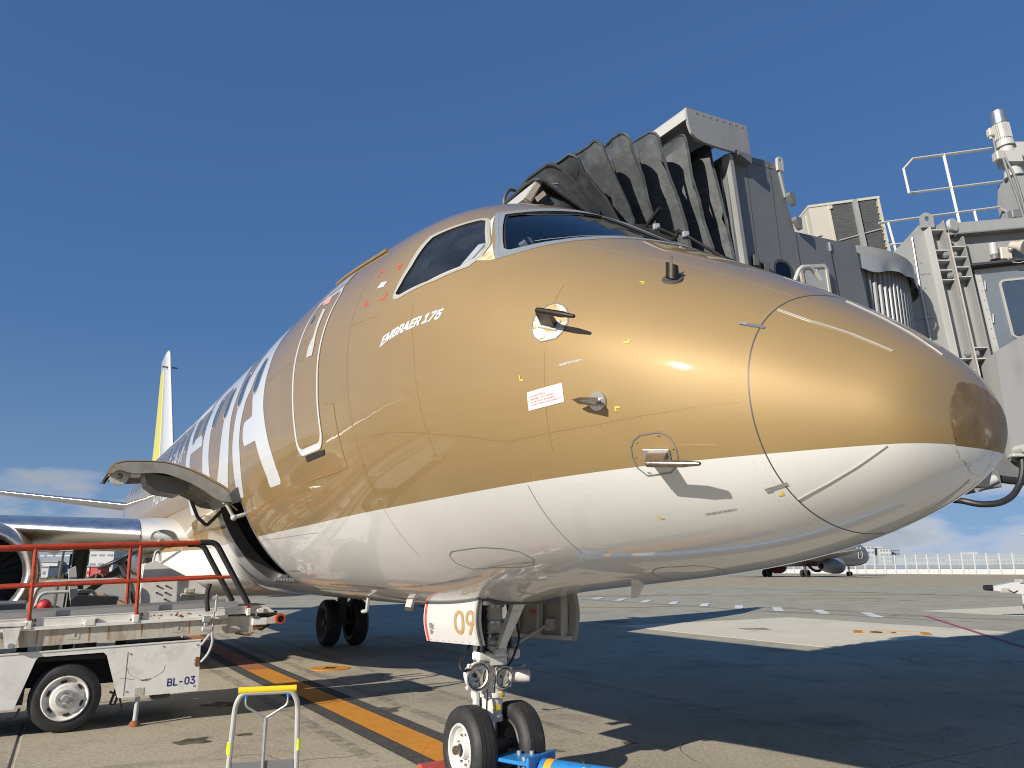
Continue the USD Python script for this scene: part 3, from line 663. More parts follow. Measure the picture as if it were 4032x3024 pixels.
for k, (o, g) in enumerate(((soft(S_OUT), GS), (soft(mirror(S_OUT)), GSm))):
    fr = pp('side_window_frame', o.difference(g), 'frame_white', .002, du=.01)
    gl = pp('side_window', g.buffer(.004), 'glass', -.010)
    jet.add('seal', rim(g, .003, -.03), 'black', parent=gl)
    if k == 0:
        b = MB(); loop = np.array(o.buffer(-.006).exterior.segmentize(.011).coords)
        for q in loop: b.sphere(F(q[0] ** 2, q[1]) + .002 * FN(q[0] ** 2, q[1]), .003, 0)
        jet.add('rivet_row', b, 'rivet', parent=fr, kind='stuff')
        ps('frame_gap', list(zip(np.array(o.buffer(.002).exterior.coords)[:, 0] ** 2, np.array(o.buffer(.002).exterior.coords)[:, 1])), .004, 'gold_line', .0012, fr)
pp('peeling_patch', [(2.405, .685), (2.46, .618), (1.972, .988), (2.0, 1.01), (2.099, 1.035), (2.079, .98), (2.102, .894), (2.13, .86)], 'peel', .0016, label='peeling paint between the two starboard cockpit windows')
# cockpit behind the glass
lining = sbox(math.sqrt(1.25), 0, math.sqrt(3.35), TWO).difference(unary_union([g.buffer(.012) for g in (GW, GWm, GS, GSm)]))
v, f, n = patch(lining, -.05, .04, .06)
jet.add('cockpit_lining', (v, f), 'cockpit', normals=-n)
sec = [(1.30 * math.sin(a), 3.05 + (1.30 if math.cos(a) > 0 else 1.5) * math.cos(a)) for a in np.linspace(0, TWO, 40)[:-1]]
bk = jet.add('cockpit_bulkhead', MB().prism(Polygon(sec), .04, A(3.3, 0, 0), -L, UP, -D), 'cockpit')
b = MB()
for s_ in (2.86, 3.06):
    q = np.linspace(.45, 1.45, 14); P0 = F(np.full(14, s_), q) - .085 * FN(np.full(14, s_), q); P1 = F(np.full(14, s_ + .10), q) - .085 * FN(np.full(14, s_ + .10), q); b.grid(np.stack([P0, P1], 1))
ribs = jet.add('frame_rib', b, 'cockpit_light')
b = MB()
for s_ in (2.91, 3.11):
    for q in (.7, .86, 1.02, 1.18): c = F(s_, q) - .088 * FN(np.array([s_]), np.array([q]))[0]; b.sphere(c, [.03, .03, .045], 1)
jet.add('rib_slot', b, 'dark', parent=ribs, kind='stuff')
b = MB(); b.lathe([(0, .05), (.03, .085), (.05, .085), (.05, .05), (.02, .04)], A(3.18, .40, 4.16), D, 18); b.hull([A(3.2 + a, .50 + c, 4.16 + e) for a in (0, .08) for c in (-.02, .14) for e in (-.03, .09)]); jet.add('air_outlet', b, 'frame_white', parent=bk)
b = MB(); b.box(A(3.24, .62, 3.86) - .09, A(3.24, .62, 3.86) + .06, .01); b.hull([A(3.2 + a, c, e) for a in (0, .05) for c, e in ((.15, 3.9), (.35, 3.85), (.35, 4.05), (.15, 4.1))]); jet.add('locker_panel', b, 'plate_grey', parent=bk)
b = MB(); b.hull([A(s_, y, z) for s_ in (2.95, 3.05) for y, z in ((.55, 3.75), (.85, 3.72), (.82, 4.0), (.60, 4.02))]); jet.add('head_rest', b, 'dark_grey')
b = MB(); b.hull([A(s, y, z) for s, y, z in ((1.55, -.6, 3.12), (1.55, .6, 3.12), (2.05, -.7, 3.28), (2.05, .7, 3.28), (2.05, -.75, 2.9), (2.05, .75, 2.9), (1.55, .6, 2.8), (1.55, -.6, 2.8))])
jet.add('glareshield', b, 'dark')
for y in (.5, -.5):
    b = MB(); b.hull([A(s, y + dy, z) for s, z in ((2.62, 3.0), (2.74, 3.0), (2.72, 3.72), (2.82, 3.72)) for dy in (-.22, .22)]); b.hull([A(s, y + dy, z) for s, z in ((2.72, 3.74), (2.80, 3.74), (2.73, 3.94), (2.80, 3.94)) for dy in (-.13, .13)])
    st = jet.add('pilot_seat', b, 'cockpit')
    b = MB()
    for sgn in (-.17, .17): b.tube([A(2.61, y + sgn, 3.1), A(2.66, y + sgn * .8, 3.6), A(2.74, y + sgn * .4, 3.8)], .022, 6)
    jet.add('harness', b, 'cockpit_light', parent=st)
b = MB(); b.tube([A(2.70, 1.02, 3.30), A(2.68, .92, 3.55), A(2.64, .74, 3.80)], .05, 8); b.tube([A(2.45, 1.0, 3.28), A(2.30, .84, 3.52), A(2.2, .72, 3.62)], .03, 8)
jet.add('window_post', b, 'cockpit_light')
b = MB(); b.cyl(A(2.50, .52, 3.80), A(2.46, .56, 3.75), .05, .05, 14); b.hull([A(2.56 + a, .48 + c, 3.80 + e) for a in (0, .1) for c in (-.05, .05) for e in (0, .05)])
jet.add('overhead_vent', b, 'cockpit_light')
b = MB(); b.hull([A(s, y, z) for y in (-.28, .28) for s, z in ((1.95, 3.66), (2.75, 3.86), (1.95, 3.70), (2.75, 3.93))]); oh = jet.add('overhead_panel', b, 'dark_grey')
b = MB()
for k in range(6):
    for y in (-.2, -.1, 0, .1, .2): s_ = 2.05 + .12 * k; b.cyl(A(s_, y, 3.69 + .25 * (s_ - 1.95)), A(s_, y, 3.655 + .25 * (s_ - 1.95)), .018, .018, 8)
jet.add('overhead_knobs', b, 'cockpit_light', parent=oh)
# wipers parked at the centre post
for k, pts in enumerate((((2.12, -.1, 3.905), (1.9, -.1, 3.80), (1.71, -.1, 3.66)), ((1.85, -.2, 3.78), (1.74, -.2, 3.705), (1.39, -.2, 3.40)))):
    b = MB(); b.tube([A(*q) for q in pts], .011, 6)
    if k == 0:
        b.tube([A(2.20, -.05, 3.93), A(1.95, -.02, 3.80), A(1.62, .02, 3.575)], .012, 6); b.hull([A(1.98 + a, -.1 + c, 3.85 + e - .5 * a) for a in (-.13, .0) for c in (-.015, .015) for e in (-.012, .012)])
    else:
        b.cyl(A(1.42, -.2, 3.42), A(1.34, -.2, 3.35), .022, .026, 8); b.tube([A(1.86, -.2, 3.71), A(1.80, -.2, 3.76), A(1.76, -.2, 3.72)], .016, 6)
    w = jet.add('windshield_wiper', b, 'probe_dark')
    q = A(*pts[1]); jet.add('wiper_joint', MB().box(q - .022, q + .022, .006), 'galv', parent=w)

# service door
DR = rrect(3.985, 0, 4.725, 1, .0)
door_in = szpoly(rrect(4.065, 2.565, 4.655, 3.815, .10)); door_out = szpoly(rrect(4.035, 2.515, 4.695, 3.845, .13))
sd = pp('service_door', door_out.buffer(.002), 'gold', .0015, du=.01)
pp('door_border', door_out.difference(door_in), 'letter', .0035, sd, 'white painted outline round the service door', .01)
ps('door_gap', [(a * a, b) for a, b in np.array(door_out.buffer(.0025).exterior.coords)], .006, 'gold_line', .003, sd)
pp('hinge_plate', szpoly([(4.09, 3.875), (4.66, 3.875), (4.66, 3.92), (4.35, 3.985), (4.09, 4.0)]), 'galv', .004, sd, du=.01)
pp('door_top_band', szpoly([(4.09, 3.825), (4.66, 3.825), (4.66, 3.858), (4.09, 3.858)]), 'letter', .005, sd, du=.01)
pp('door_sill', [(4.52, 1.932), (4.041, 1.918), (4.058, 1.942), (4.518, 1.958)], 'black', .004, sd, du=.01)
pp('door_handle', [(4.348, 1.169), (4.255, 1.185), (4.235, 1.333), (4.20, 1.43), (4.21, 1.485), (4.36, 1.485), (4.35, 1.42), (4.292, 1.36)], 'bridge_light', .006, sd, du=.01)
pp('warning_label', [(4.50, 1.05), (4.29, 1.07), (4.27, 1.14), (4.46, 1.125)], 'pink', .0045, sd, du=.01)
hb = np.array(Polygon([(math.sqrt(a), b) for a, b in ((4.45, 1.36), (4.61, 1.38), (4.585, 1.49), (4.44, 1.48))]).exterior.coords); ps('handle_recess', [(a * a, b) for a, b in hb], .004, 'gold_line', .003, sd)
b = MB().sphere(F(4.55, 1.22), .001, 1); pp('door_window', Polygon([(math.sqrt(4.53) + .006 * math.cos(t), 1.215 + .03 * math.sin(t)) for t in np.linspace(0, TWO, 17)[:-1]]), 'cabin_glass', .004, sd, du=.01)
ps('door_sill_seam', [(3.93, 1.721), (3.71, 1.745), (3.70, 1.9), (3.688, 2.016), (4.861, 2.048)], .012, 'gold_line', .0025, sd)
ridge = [(3.62, .855), (3.9, .86), (4.25, .85), (4.6, .83), (4.9, .82)]
q = np.array(ridge); jet.add('rain_gutter', MB().tube(F(q[:, 0], q[:, 1]) + .012 * FN(q[:, 0], q[:, 1]), .014, 6), 'gold', parent=sd)

# markings round the nose
for nm, m, pts in (('red', 'red_print', [(3.215, 1.161), (3.226, 1.121), (3.157, 1.125)]), ('red', 'red_print', [(2.946, 1.124), (2.888, 1.116), (2.891, 1.154)]), ('red', 'red_print', [(2.972, 1.328), (2.92, 1.324), (2.91, 1.29)]), ('red', 'red_print', [(3.219, 1.297), (3.235, 1.331), (3.174, 1.327)])):
    ps('corner_mark', pts, .014, m, .002)
pp('static_port_plate', [(3.085, 1.21), (2.982, 1.216), (3.008, 1.247), (3.12, 1.244)], 'letter', .002, du=.01)
for (s, a), (i, j) in zip([(1.049, .868), (.971, 1.38), (1.548, 1.674), (1.043, 1.76), (1.107, 2.419), (.541, 2.371)], [(1, 1), (1, -1), (-1, -1), (-1, 1), (-1, -1), (1, -1)]):
    r = .022 / float(prof(np.array([s]))[2][0] + .3)
    ps('corner_mark', [(s + i * .022, a), (s, a), (s, a + j * r * 1.3)], .008, 'yellow_mark', .002)
EM = [(2.845, 1.542), (2.172, 1.372), (2.187, 1.432), (2.872, 1.586)]
v, f, n = skin_text('EMBRAER 175', EM, .002, True, .25, .045); jet.add('type_lettering', (v, f), 'letter', normals=n)
v, f, n = skin_text('THIS AREA MUST BE SMOOTH', [(.886, 2.419), (.748, 2.416), (.756, 2.431), (.895, 2.435)], .002); jet.add('small_lettering', (v, f), 'grey_print', normals=n)
v, f, n = skin_text('THIS AREA MUST BE SMOOTH', [(1.304, 1.578), (1.183, 1.532), (1.184, 1.545), (1.305, 1.591)], .002); jet.add('small_lettering', (v, f), 'letter', normals=n)
PL = [(1.511, 1.729), (1.294, 1.664), (1.297, 1.756), (1.521, 1.815)]
pl = pp('warning_placard', [(s, a) for s, a in PL], 'letter', .0025, label='white placard with four lines of red warning text', du=.01)
TLq, TRq, BRq, BLq = (np.array(q) for q in PL)
for k, line in enumerate(('AIR DATA PORTS', 'WARNING - HOT SURFACE', 'DO NOT PLUG OR HANDLE', 'DO NOT SPRAY LIQUID DIRECTLY')):
    t0, t1 = .24 + .155 * k, .335 + .155 * k; wd = (.42, .66, .68, .84)[k]; x0 = .1
    at = lambda x, t: tuple((TLq * (1 - x) + TRq * x) * (1 - t) + (BLq * (1 - x) + BRq * x) * t)
    v, f, n = skin_text(line, [at(x0, t0), at(x0 + wd, t0), at(x0 + wd, t1), at(x0, t1)], .0045, False); jet.add('placard_lettering', (v, f), 'red_print', parent=pl, normals=n)
ps('skin_seam', [(1.73, 1.966), (1.134, 1.854), (.819, 1.762), (.53, 1.645)], .004, 'gold_line', .0012)
ps('skin_seam', [(1.413, 1.05), (1.385, 1.467), (1.394, 1.638), (1.41, 1.789), (1.45, 2.0)], .003, 'gold_line', .0012)
ps('skin_seam', [(1.738, 2.182), (1.754, 2.298), (1.778, 2.461), (1.80, 2.62)], .004, 'rivet', .0012)
ps('skin_seam', [(1.60, .64), (1.303, .598), (1.024, .539), (.784, .502), (.53, .49)], .003, 'frame_white', .0012)
ps('skin_seam', [(3.42, .9), (3.42, 1.5), (3.40, 2.1), (3.4, 2.5)], .003, 'gold_line', .0012)
ps('skin_seam', [(2.52, 1.36), (2.44, 1.6), (2.42, 2.05)], .002, 'gold_line', .0012)
ps('skin_seam', [(6.85, 2.28), (4.95, 2.30)], .003, 'rivet', .0012)
pb = [(2.973, 2.524), (2.603, 2.525), (2.40, 2.545), (2.289, 2.575), (2.252, 2.635), (2.33, 2.685), (2.46, 2.695), (2.988, 2.658), (3.073, 2.598), (3.05, 2.545), (2.973, 2.524)]
ps('access_panel', pb, .006, 'rivet', .0015)
pq = [(1.70, 3.05), (1.623, 2.893), (1.55, 2.85), (1.482, 2.838), (1.303, 2.874), (1.25, 2.95), (1.28, 3.05), (1.5, 3.09), (1.70, 3.05)]
ps('access_panel', pq, .006, 'rivet', .0015)

def rivets(pts, pitch, m, r=.0026, par=fus):
    p_ = np.asarray(pts, float); q = np.array(LineString(np.c_[np.sqrt(p_[:, 0]), p_[:, 1]]).segmentize(.01).coords); P_ = F(q[:, 0] ** 2, q[:, 1]); t = np.r_[0, np.cumsum(np.linalg.norm(np.diff(P_, axis=0), axis=1))]
    u = np.arange(pitch / 2, t[-1], pitch); s, a = np.interp(u, t, q[:, 0]) ** 2, np.interp(u, t, q[:, 1]); c, n = F(s, a), FN(s, a); e = np.cross(n, UP); e /= np.linalg.norm(e, axis=1, keepdims=True); g = np.cross(n, e); V = [c + .0012 * n]
    for k in range(6): V.append(c + .0008 * n + r * (math.cos(k * np.pi / 3) * e + math.sin(k * np.pi / 3) * g))
    N_ = len(c); V = np.vstack(V); T = np.vstack([np.c_[np.arange(N_), np.arange(N_) + N_ * (1 + k), np.arange(N_) + N_ * (1 + (k + 1) % 6)] for k in range(6)]); jet.add('rivet_row', (V, T), m, False, parent=par, kind='stuff')


gz = lambda s: float(zphi(np.array([s]), np.array([2.083 - .018 * s]))[0])
for s in (.545, .575, 1.375, 1.400, 1.735, 2.05, 2.95, 3.41, 3.43, 3.86, 4.86, 5.25, 5.65, 6.05, 6.45, 6.85):
    hi = .62 if s < 1.45 else (1.42 if s < 2.9 else .75)
    rivets([(s, hi + (gz(s) - .02 - hi) * k / 6) for k in range(7)], .034, 'gold_rivet')
    rivets([(s, gz(s) + .03 + (2.9 - gz(s)) * k / 5) for k in range(6)], .034, 'white_rivet')
for dphi in (-.012, .012):
    rivets([(1.73, 1.966 + dphi), (1.134, 1.854 + dphi), (.819, 1.762 + dphi), (.56, 1.66 + dphi)], .03, 'gold_rivet')
    rivets([(1.75, 1.97 + dphi), (3.0, 1.93 + dphi), (3.7, 1.9 + dphi)], .034, 'gold_rivet'); rivets([(2.95, 1.44 + dphi), (3.9, 1.40 + dphi)], .034, 'gold_rivet'); rivets([(4.85, 1.46 + dphi), (6.9, 1.46 + dphi)], .034, 'gold_rivet'); rivets([(2.0, 2.62 + dphi), (3.0, 2.5 + dphi), (6.9, 2.42 + dphi)], .034, 'white_rivet')
ps('skin_seam', [(1.74, 1.968), (3.0, 1.93), (3.72, 1.9)], .003, 'gold_line', .0012); ps('skin_seam', [(4.75, 1.46), (5.6, 1.46)], .002, 'gold_line', .0012); ps('skin_seam', [(4.84, 2.06), (4.84, 2.4)], .002, 'rivet', .0012); ps('skin_seam', [(2.95, 1.42), (3.4, 1.42)], .002, 'gold_line', .0012)

for pts, w_ in (([(4.62, 2.72), (5.3, 2.70), (6.0, 2.69)], .035), ([(5.3, 2.78), (6.1, 2.77), (6.9, 2.76)], .03), ([(4.45, 2.86), (5.2, 2.86), (6.0, 2.87)], .05), ([(3.0, 2.72), (3.6, 2.70), (4.4, 2.70)], .02), ([(2.3, 2.66), (2.8, 2.665)], .015), ([(6.9, 2.55), (6.4, 2.55)], .03)): ps('fluid_streak', pts, w_, 'streak', .0014)
for s, a, r in ((2.55, 2.78, .05), (2.75, 2.80, .07), (2.95, 2.78, .045), (2.4, 2.82, .03), (2.2, 2.74, .02)):
    t = np.linspace(0, TWO, 17)[:-1]; pp('touch_up', Polygon([(math.sqrt(s) + r * .5 * math.cos(k) * (1 + .3 * math.sin(3 * k + s)), a + r * .45 * math.sin(k) * (1 + .3 * math.cos(4 * k))) for k in t]).buffer(0), 'touch', .0016, du=.01)

# probes
def base_at(s, a):
    s_, a_ = np.array([s]), np.array([a]); p, n = F(s_, a_)[0], FN(s_, a_)[0]; fw = F(s_ - .01, a_)[0] - F(s_ + .01, a_)[0]; fw = unit(fw - (fw @ n) * n); return p, n, fw, np.cross(n, fw)


UPL = [(1.415, 1.459), (1.454, 1.436), (1.472, 1.395), (1.477, 1.329), (1.454, 1.265), (1.418, 1.219), (1.385, 1.198), (1.341, 1.207), (1.311, 1.245), (1.295, 1.315), (1.306, 1.376), (1.34, 1.427)]
LPL = [(1.006, 2.135), (1.03, 2.091), (1.031, 2.033), (1.017, 1.976), (.994, 1.938), (.96, 1.909), (.88, 1.89), (.848, 1.915), (.84, 1.975), (.846, 2.026), (.872, 2.087), (.906, 2.123)]
for plate, (bs, ba), m, pm, lab in ((UPL, (1.385, 1.345), 'chipped', 'probe_dark', 'upper pitot probe on a chipped round plate'), (LPL, (.925, 2.02), None, 'probe', 'lower pitot probe throwing a long shadow onto the white')):
    p, n0, fw, sd_ = base_at(bs, ba); n = unit(n0 + .42 * fw + .06 * UP); b = MB()
    st = [p + fw * a + sd_ * c + n * h for h, x0, x1, hw in ((0, -.045, .05, .016), (.125, -.052, .03, .012)) for a in (x0, x1) for c in (-hw, hw)]
    b.hull(st); tip = p + n * .135
    b.lathe([(0, .004), (.01, .014), (.03, .0155), (.17, .0155), (.20, .0125), (.245, .0085), (.25, .004)], tip - fw * .055, fw, 14)
    pr = jet.add('pitot_probe', b, pm, label=lab)
    jet.add('probe_foot', MB().box([0, 0, 0], [1, 1, 1]) if False else MB((p, fw, sd_, n0)).box([-.062, -.03, .001], [.065, .03, .010], .003), 'alu' if m is None else 'bridge_light', parent=pr)
    if m: pp('probe_plate', upoly(plate).buffer(.002, 4), m, .0022, pr, du=.01)
    q = np.array(upoly(plate).buffer(.004, 4).exterior.coords); ps('plate_gap', [(a * a, c) for a, c in q], .006, 'rivet', .003, pr)
    b = MB()
    for t in np.linspace(0, len(q) - 1, 9)[:-1]:
        c = q[int(t)]; ctr = np.array([math.sqrt(bs), ba]); c = ctr + .86 * (c - ctr); b.sphere(F(c[0] ** 2, c[1]) + .003 * FN(c[0] ** 2, c[1]), .0035, 0)
    jet.add('screw_heads', b, 'rivet', parent=pr, kind='stuff')
p, n, fw, sd_ = base_at(1.12, 1.738); fr = (p, fw, sd_, n)
vane = jet.add('angle_vane', MB(fr).cyl([0, 0, .002], [0, 0, .012], .046, .044, 20), 'alu', label='wedge shaped vane on a small round plate')
b = MB((p, fw, sd_, unit(n + .35 * fw))); b.cyl([0, 0, .012], [0, 0, .05], .016, .013, 12); b.hull([[.012, -.02, .05], [.012, .02, .05], [.012, -.014, .085], [.012, .014, .085], [-.085, -.018, .06], [-.085, .014, .06], [-.085, 0, .08], [-.125, 0, .068]])
jet.add('vane_blade', b, 'probe', parent=vane)
p, n, fw, sd_ = base_at(.957, .76); fr = (p, fw, sd_, n)
tat = jet.add('temperature_probe', MB(fr).cyl([0, 0, 0], [0, 0, .008], .052, .048, 20), 'dark_grey', label='dark stub sensor with a thin rod above the nose')
jet.add('sensor_body', MB((p, fw, np.cross(UP, fw), unit(n * .35 + UP))).cyl([0, 0, 0], [0, 0, .075], .036, .033, 16), 'probe_dark', parent=tat)
jet.add('sensor_rod', MB((p, fw, np.cross(UP, fw), unit(n * .35 + UP))).cyl([0, 0, .075], [0, 0, .115], .006, .005, 6), 'probe', parent=tat)

# big letters and titles (starboard)
LF = unary_union([Polygon([(10.95, 4.02), (10.78, 3.82), (10.664, 3.664), (10.544, 3.503), (10.44, 3.312), (10.447, 3.119), (10.38, 2.9), (10.324, 2.713), (10.33, 2.37), (9.92, 2.36), (9.846, 2.444), (9.95, 2.75), (10.058, 3.066), (10.04, 3.3), (10.113, 3.374), (10.2, 3.5), (10.3, 3.7), (10.4, 4.02)]), Polygon([(10.1, 3.21), (9.13, 3.208), (9.11, 3.25), (9.264, 3.39), (10.2, 3.385)]), Polygon([(10.5, 3.74), (9.42, 3.74), (9.5, 4.02), (10.9, 4.02)])])
LD = Polygon([(9.3, 4.02), (9.155, 3.72), (9.059, 3.447), (9.025, 3.28), (9.0, 3.07), (8.99, 2.87), (8.97, 2.6), (8.8, 2.36), (7.75, 2.36), (7.56, 2.45), (7.475, 2.548), (7.312, 2.79), (7.267, 2.93), (7.255, 3.1), (7.249, 3.28), (7.217, 3.44), (7.2, 3.6), (7.27, 3.85), (7.45, 4.02)], [[(8.62, 3.78), (8.558, 3.368), (8.533, 3.21), (8.54, 3.0), (8.5, 2.785), (8.42, 2.62), (8.1, 2.62), (7.993, 2.685), (7.858, 2.81), (7.765, 2.99), (7.70, 3.17), (7.683, 3.354), (7.707, 3.518), (7.8, 3.68), (7.95, 3.78)]])
LA = unary_union([Polygon([(5.734, 3.895), (5.803, 3.833), (5.789, 3.69), (5.723, 3.525), (5.709, 3.376), (5.692, 3.218), (5.678, 3.114), (5.598, 2.928), (5.538, 2.787), (5.447, 2.609), (5.394, 2.481), (5.37, 2.40), (5.403, 2.366), (5.735, 2.363), (5.761, 2.381), (5.779, 2.479), (5.852, 2.595), (5.932, 2.716), (6.003, 2.839), (6.47, 2.842), (6.52, 2.88), (6.546, 2.942), (6.52, 3.06), (6.47, 3.09), (6.129, 3.097), (6.14, 3.171), (6.23, 3.378), (6.26, 3.6), (6.2, 3.85), (6.05, 4.1), (5.8, 4.1)]),
                  Polygon([(6.848, 2.362), (7.09, 2.362), (7.11, 2.486), (7.084, 2.692), (7.069, 2.903), (7.008, 3.095), (6.952, 3.258), (6.903, 3.41), (6.802, 3.524), (6.62, 3.8), (6.4, 4.1), (6.0, 4.12), (6.18, 3.72), (6.36, 3.6), (6.404, 3.441), (6.535, 3.34), (6.602, 3.226), (6.676, 3.099), (6.718, 2.926), (6.71, 2.787), (6.753, 2.589)])])
soft2 = lambda g: g.buffer(.03, 4).buffer(-.06, 4).buffer(.03, 4)
for g in (LF, LD, LA):
    gg = szpoly(soft2(g)).difference(CARGO.buffer(.004))
    pp('title_letter', gg, 'letter', .0022, label='tall white letter painted on the gold side')
for text, c in (('AIRLINES', [(14.55, 3.06), (10.98, 3.06), (10.98, 2.775), (14.55, 2.775)]), ('FUJI DREAM', [(14.9, 3.47), (11.0, 3.47), (11.0, 3.2), (14.9, 3.2)])):
    v, f, n = skin_text(text, [(s, float(zphi(np.array([s]), np.array([z]))[0])) for s, z in c], .003); jet.add('title_lettering', (v, f), 'letter', normals=n)
for s in WIN_S:
    g = szpoly(rrect(s - .125, 3.345, s + .125, 3.705, .115)); pn = pp('cabin_window', g, 'cabin_glass', .0038, du=.01)
    pp('window_surround', szpoly(rrect(s - .15, 3.32, s + .15, 3.73, .135)).difference(g), 'frame_white', .0042, pn, du=.01)
    q = np.array(szpoly(rrect(s - .128, 3.342, s + .128, 3.708, .117)).exterior.coords)
    ps('window_gasket', [(a * a, c) for a, c in q], .012, 'rivet', .0052, pn)

# cargo hold, door frame and the raised door
jet.add('cargo_jamb', rim(CARGO, .002, -.13), 'dark_grey')
pp('cargo_frame_lip', CARGO.buffer(.012, 4).difference(CARGO), 'alu', .002, du=.01)
hold = sbox(math.sqrt(6.6), 1.75, math.sqrt(8.8), TWO - 1.75).difference(CARGO.buffer(.002))
v, f, n = patch(hold, -.13, .05, .08); jet.add('cargo_lining', (v, f), 'hold', normals=-n)
sec2 = [(p[0], p[1]) for p in [(1.36 * math.sin(a), 3.15 + 1.70 * math.cos(a)) for a in np.linspace(1.75, TWO - 1.75, 24)]]
b = MB()
for s in (6.62, 8.78): b.prism(Polygon(sec2), .02, A(s, 0, 0), -L, UP, -D)
jet.add('hold_bulkhead', b, 'hold')
b = MB((A(7.7, 0, 0), -D, -L, UP)); b.box([-1.08, -1.3, 2.60], [1.08, 1.3, 2.62]); b.box([-1.08, -.62, 1.475], [1.08, .62, 1.49]); jet.add('hold_floor', b, 'dark_grey')
b = MB()
for k in range(7):
    s = 7.18 + .13 * k; p = A(s, float(.70), 1.50); b.cyl(p - D * .04, p + D * .04, .022, .022, 8)
for k, (z, off) in enumerate(((1.62, 0), (1.80, 0), (2.0, 0), (2.18, 0))):
    a = float(zphi(np.array([7.06]), np.array([z]))[0]); q = F(np.array([7.06]), np.array([a]))[0] - .05 * FN(np.array([7.06]), np.array([a]))[0]; b.box(q - .02, q + .02, .006)
jet.add('sill_fittings', b, 'alu', kind='stuff')
ps('cargo_sill', [(7.04, 2.695), (8.24, 2.695)], .03, 'steel', .006)
oc = [(1.40, 2.335), (1.47, 2.43), (1.66, 2.55), (1.89, 2.65), (2.2, 2.715), (2.49, 2.705), (2.62, 2.67), (2.685, 2.56)]
ic = [(2.655, 2.55), (2.60, 2.645), (2.49, 2.675), (2.2, 2.685), (1.91, 2.62), (1.69, 2.52), (1.50, 2.41), (1.44, 2.325)]
def flow(pts, n=6):
    q = np.array(pts); t = np.r_[0, np.cumsum(np.linalg.norm(np.diff(q, axis=0), axis=1))]; u = np.unique(np.r_[t, np.linspace(0, t[-1], n * len(q))]); return [tuple(a) for a in np.c_[PchipInterpolator(t, q[:, 0])(u), PchipInterpolator(t, q[:, 1])(u)]]


oc, ic = flow(oc), flow(ic)
fr = lambda s: dict(o=A(s, 0, 0), x=-L, y=UP, d=-D)
ic2 = [(y, z + .020) for y, z in ic]; ec0 = 0
cd = jet.add('cargo_door', MB().prism(Polygon(oc + ic2), 1.20, **fr(7.05)), 'gold', label='open cargo door raised over the belt loader')
ec = [(2.63, 2.565), (2.575, 2.60), (2.45, 2.575), (2.2, 2.59), (1.95, 2.525), (1.75, 2.43), (1.57, 2.33), (1.46, 2.32)]
ec = flow(ec)
for s in (7.045, 8.21): jet.add('door_edge', MB().prism(Polygon([(y, z + .012) for y, z in ic] + [(1.46, 2.31)] + ec[::-1]), .035, **fr(s)), 'door_grey', parent=cd)
jet.add('inner_panel', MB().prism(Polygon([(y, z - .035) for y, z in ic[1:-1]] + [(y, z - .05) for y, z in ic[1:-1][::-1]]), 1.12, **fr(7.09)), 'door_grey', parent=cd)
jet.add('latch_housing', MB().prism(Polygon([(2.32, 2.62), (2.28, 2.50), (2.18, 2.43), (1.96, 2.40), (1.86, 2.46), (1.88, 2.57)]), .5, **fr(7.35)), 'bridge_dark', parent=cd)
b = MB()
for k in range(5): b.prism(Polygon([(1.86, 2.47 + .0 * k), (1.86, 2.455), (1.62, 2.36), (1.62, 2.375)]), .03, **fr(7.25 + .2 * k))
jet.add('stiffener', b, 'door_grey', parent=cd)
b = MB()
for s in (7.12, 7.24): b.lathe([(0, .03), (0, .085), (.05, .085), (.05, .03)], A(s, 2.56, 2.545), -D, 20)
jet.add('door_roller', b, 'bridge_light', parent=cd)
jet.add('door_bracket', MB((A(7.12, 2.42, 2.6), -D, -L, UP)).box([-.05, -.05, -.06], [.06, .05, .05], .015), 'bridge_light', parent=cd)
b = MB(); b.cyl(A(7.10, 1.57, 2.40), A(7.10, 1.42, 2.16), .018, .018, 10); b.cyl(A(7.10, 1.60, 2.44), A(7.10, 1.52, 2.31), .026, .026, 10); b.sphere(A(7.10, 1.42, 2.16), .035, 1)
b.tube([A(7.10, 1.42, 2.16), A(7.10, 1.30, 2.20)], .022, 8)
jet.add('door_strut', b, 'bridge_light', parent=cd)
jet.add('door_stay', MB().cyl(A(7.14, 1.56, 2.39), A(7.14, 1.38, 2.24), .008, .008, 6), 'yellow_mark', parent=cd)
jet.add('hinge_arm', MB().tube([A(8.15, 1.72, 2.42), A(8.15, 1.63, 2.22), A(8.15, 1.52, 2.12), A(8.15, 1.36, 2.3)], .02, 6, bend=.03), 'dark_grey', parent=cd)
jet.add('hinge_fairing', MB().hull([A(s, y, z) for s in (7.0, 7.14) for y, z in ((1.36, 2.33), (1.46, 2.30), (1.50, 2.40), (1.40, 2.50))]), 'dark_grey', parent=cd)
jet.add('door_light', MB().sphere(A(7.9, 2.05, 2.745), [.03, .03, .02], 1), 'red', parent=cd)

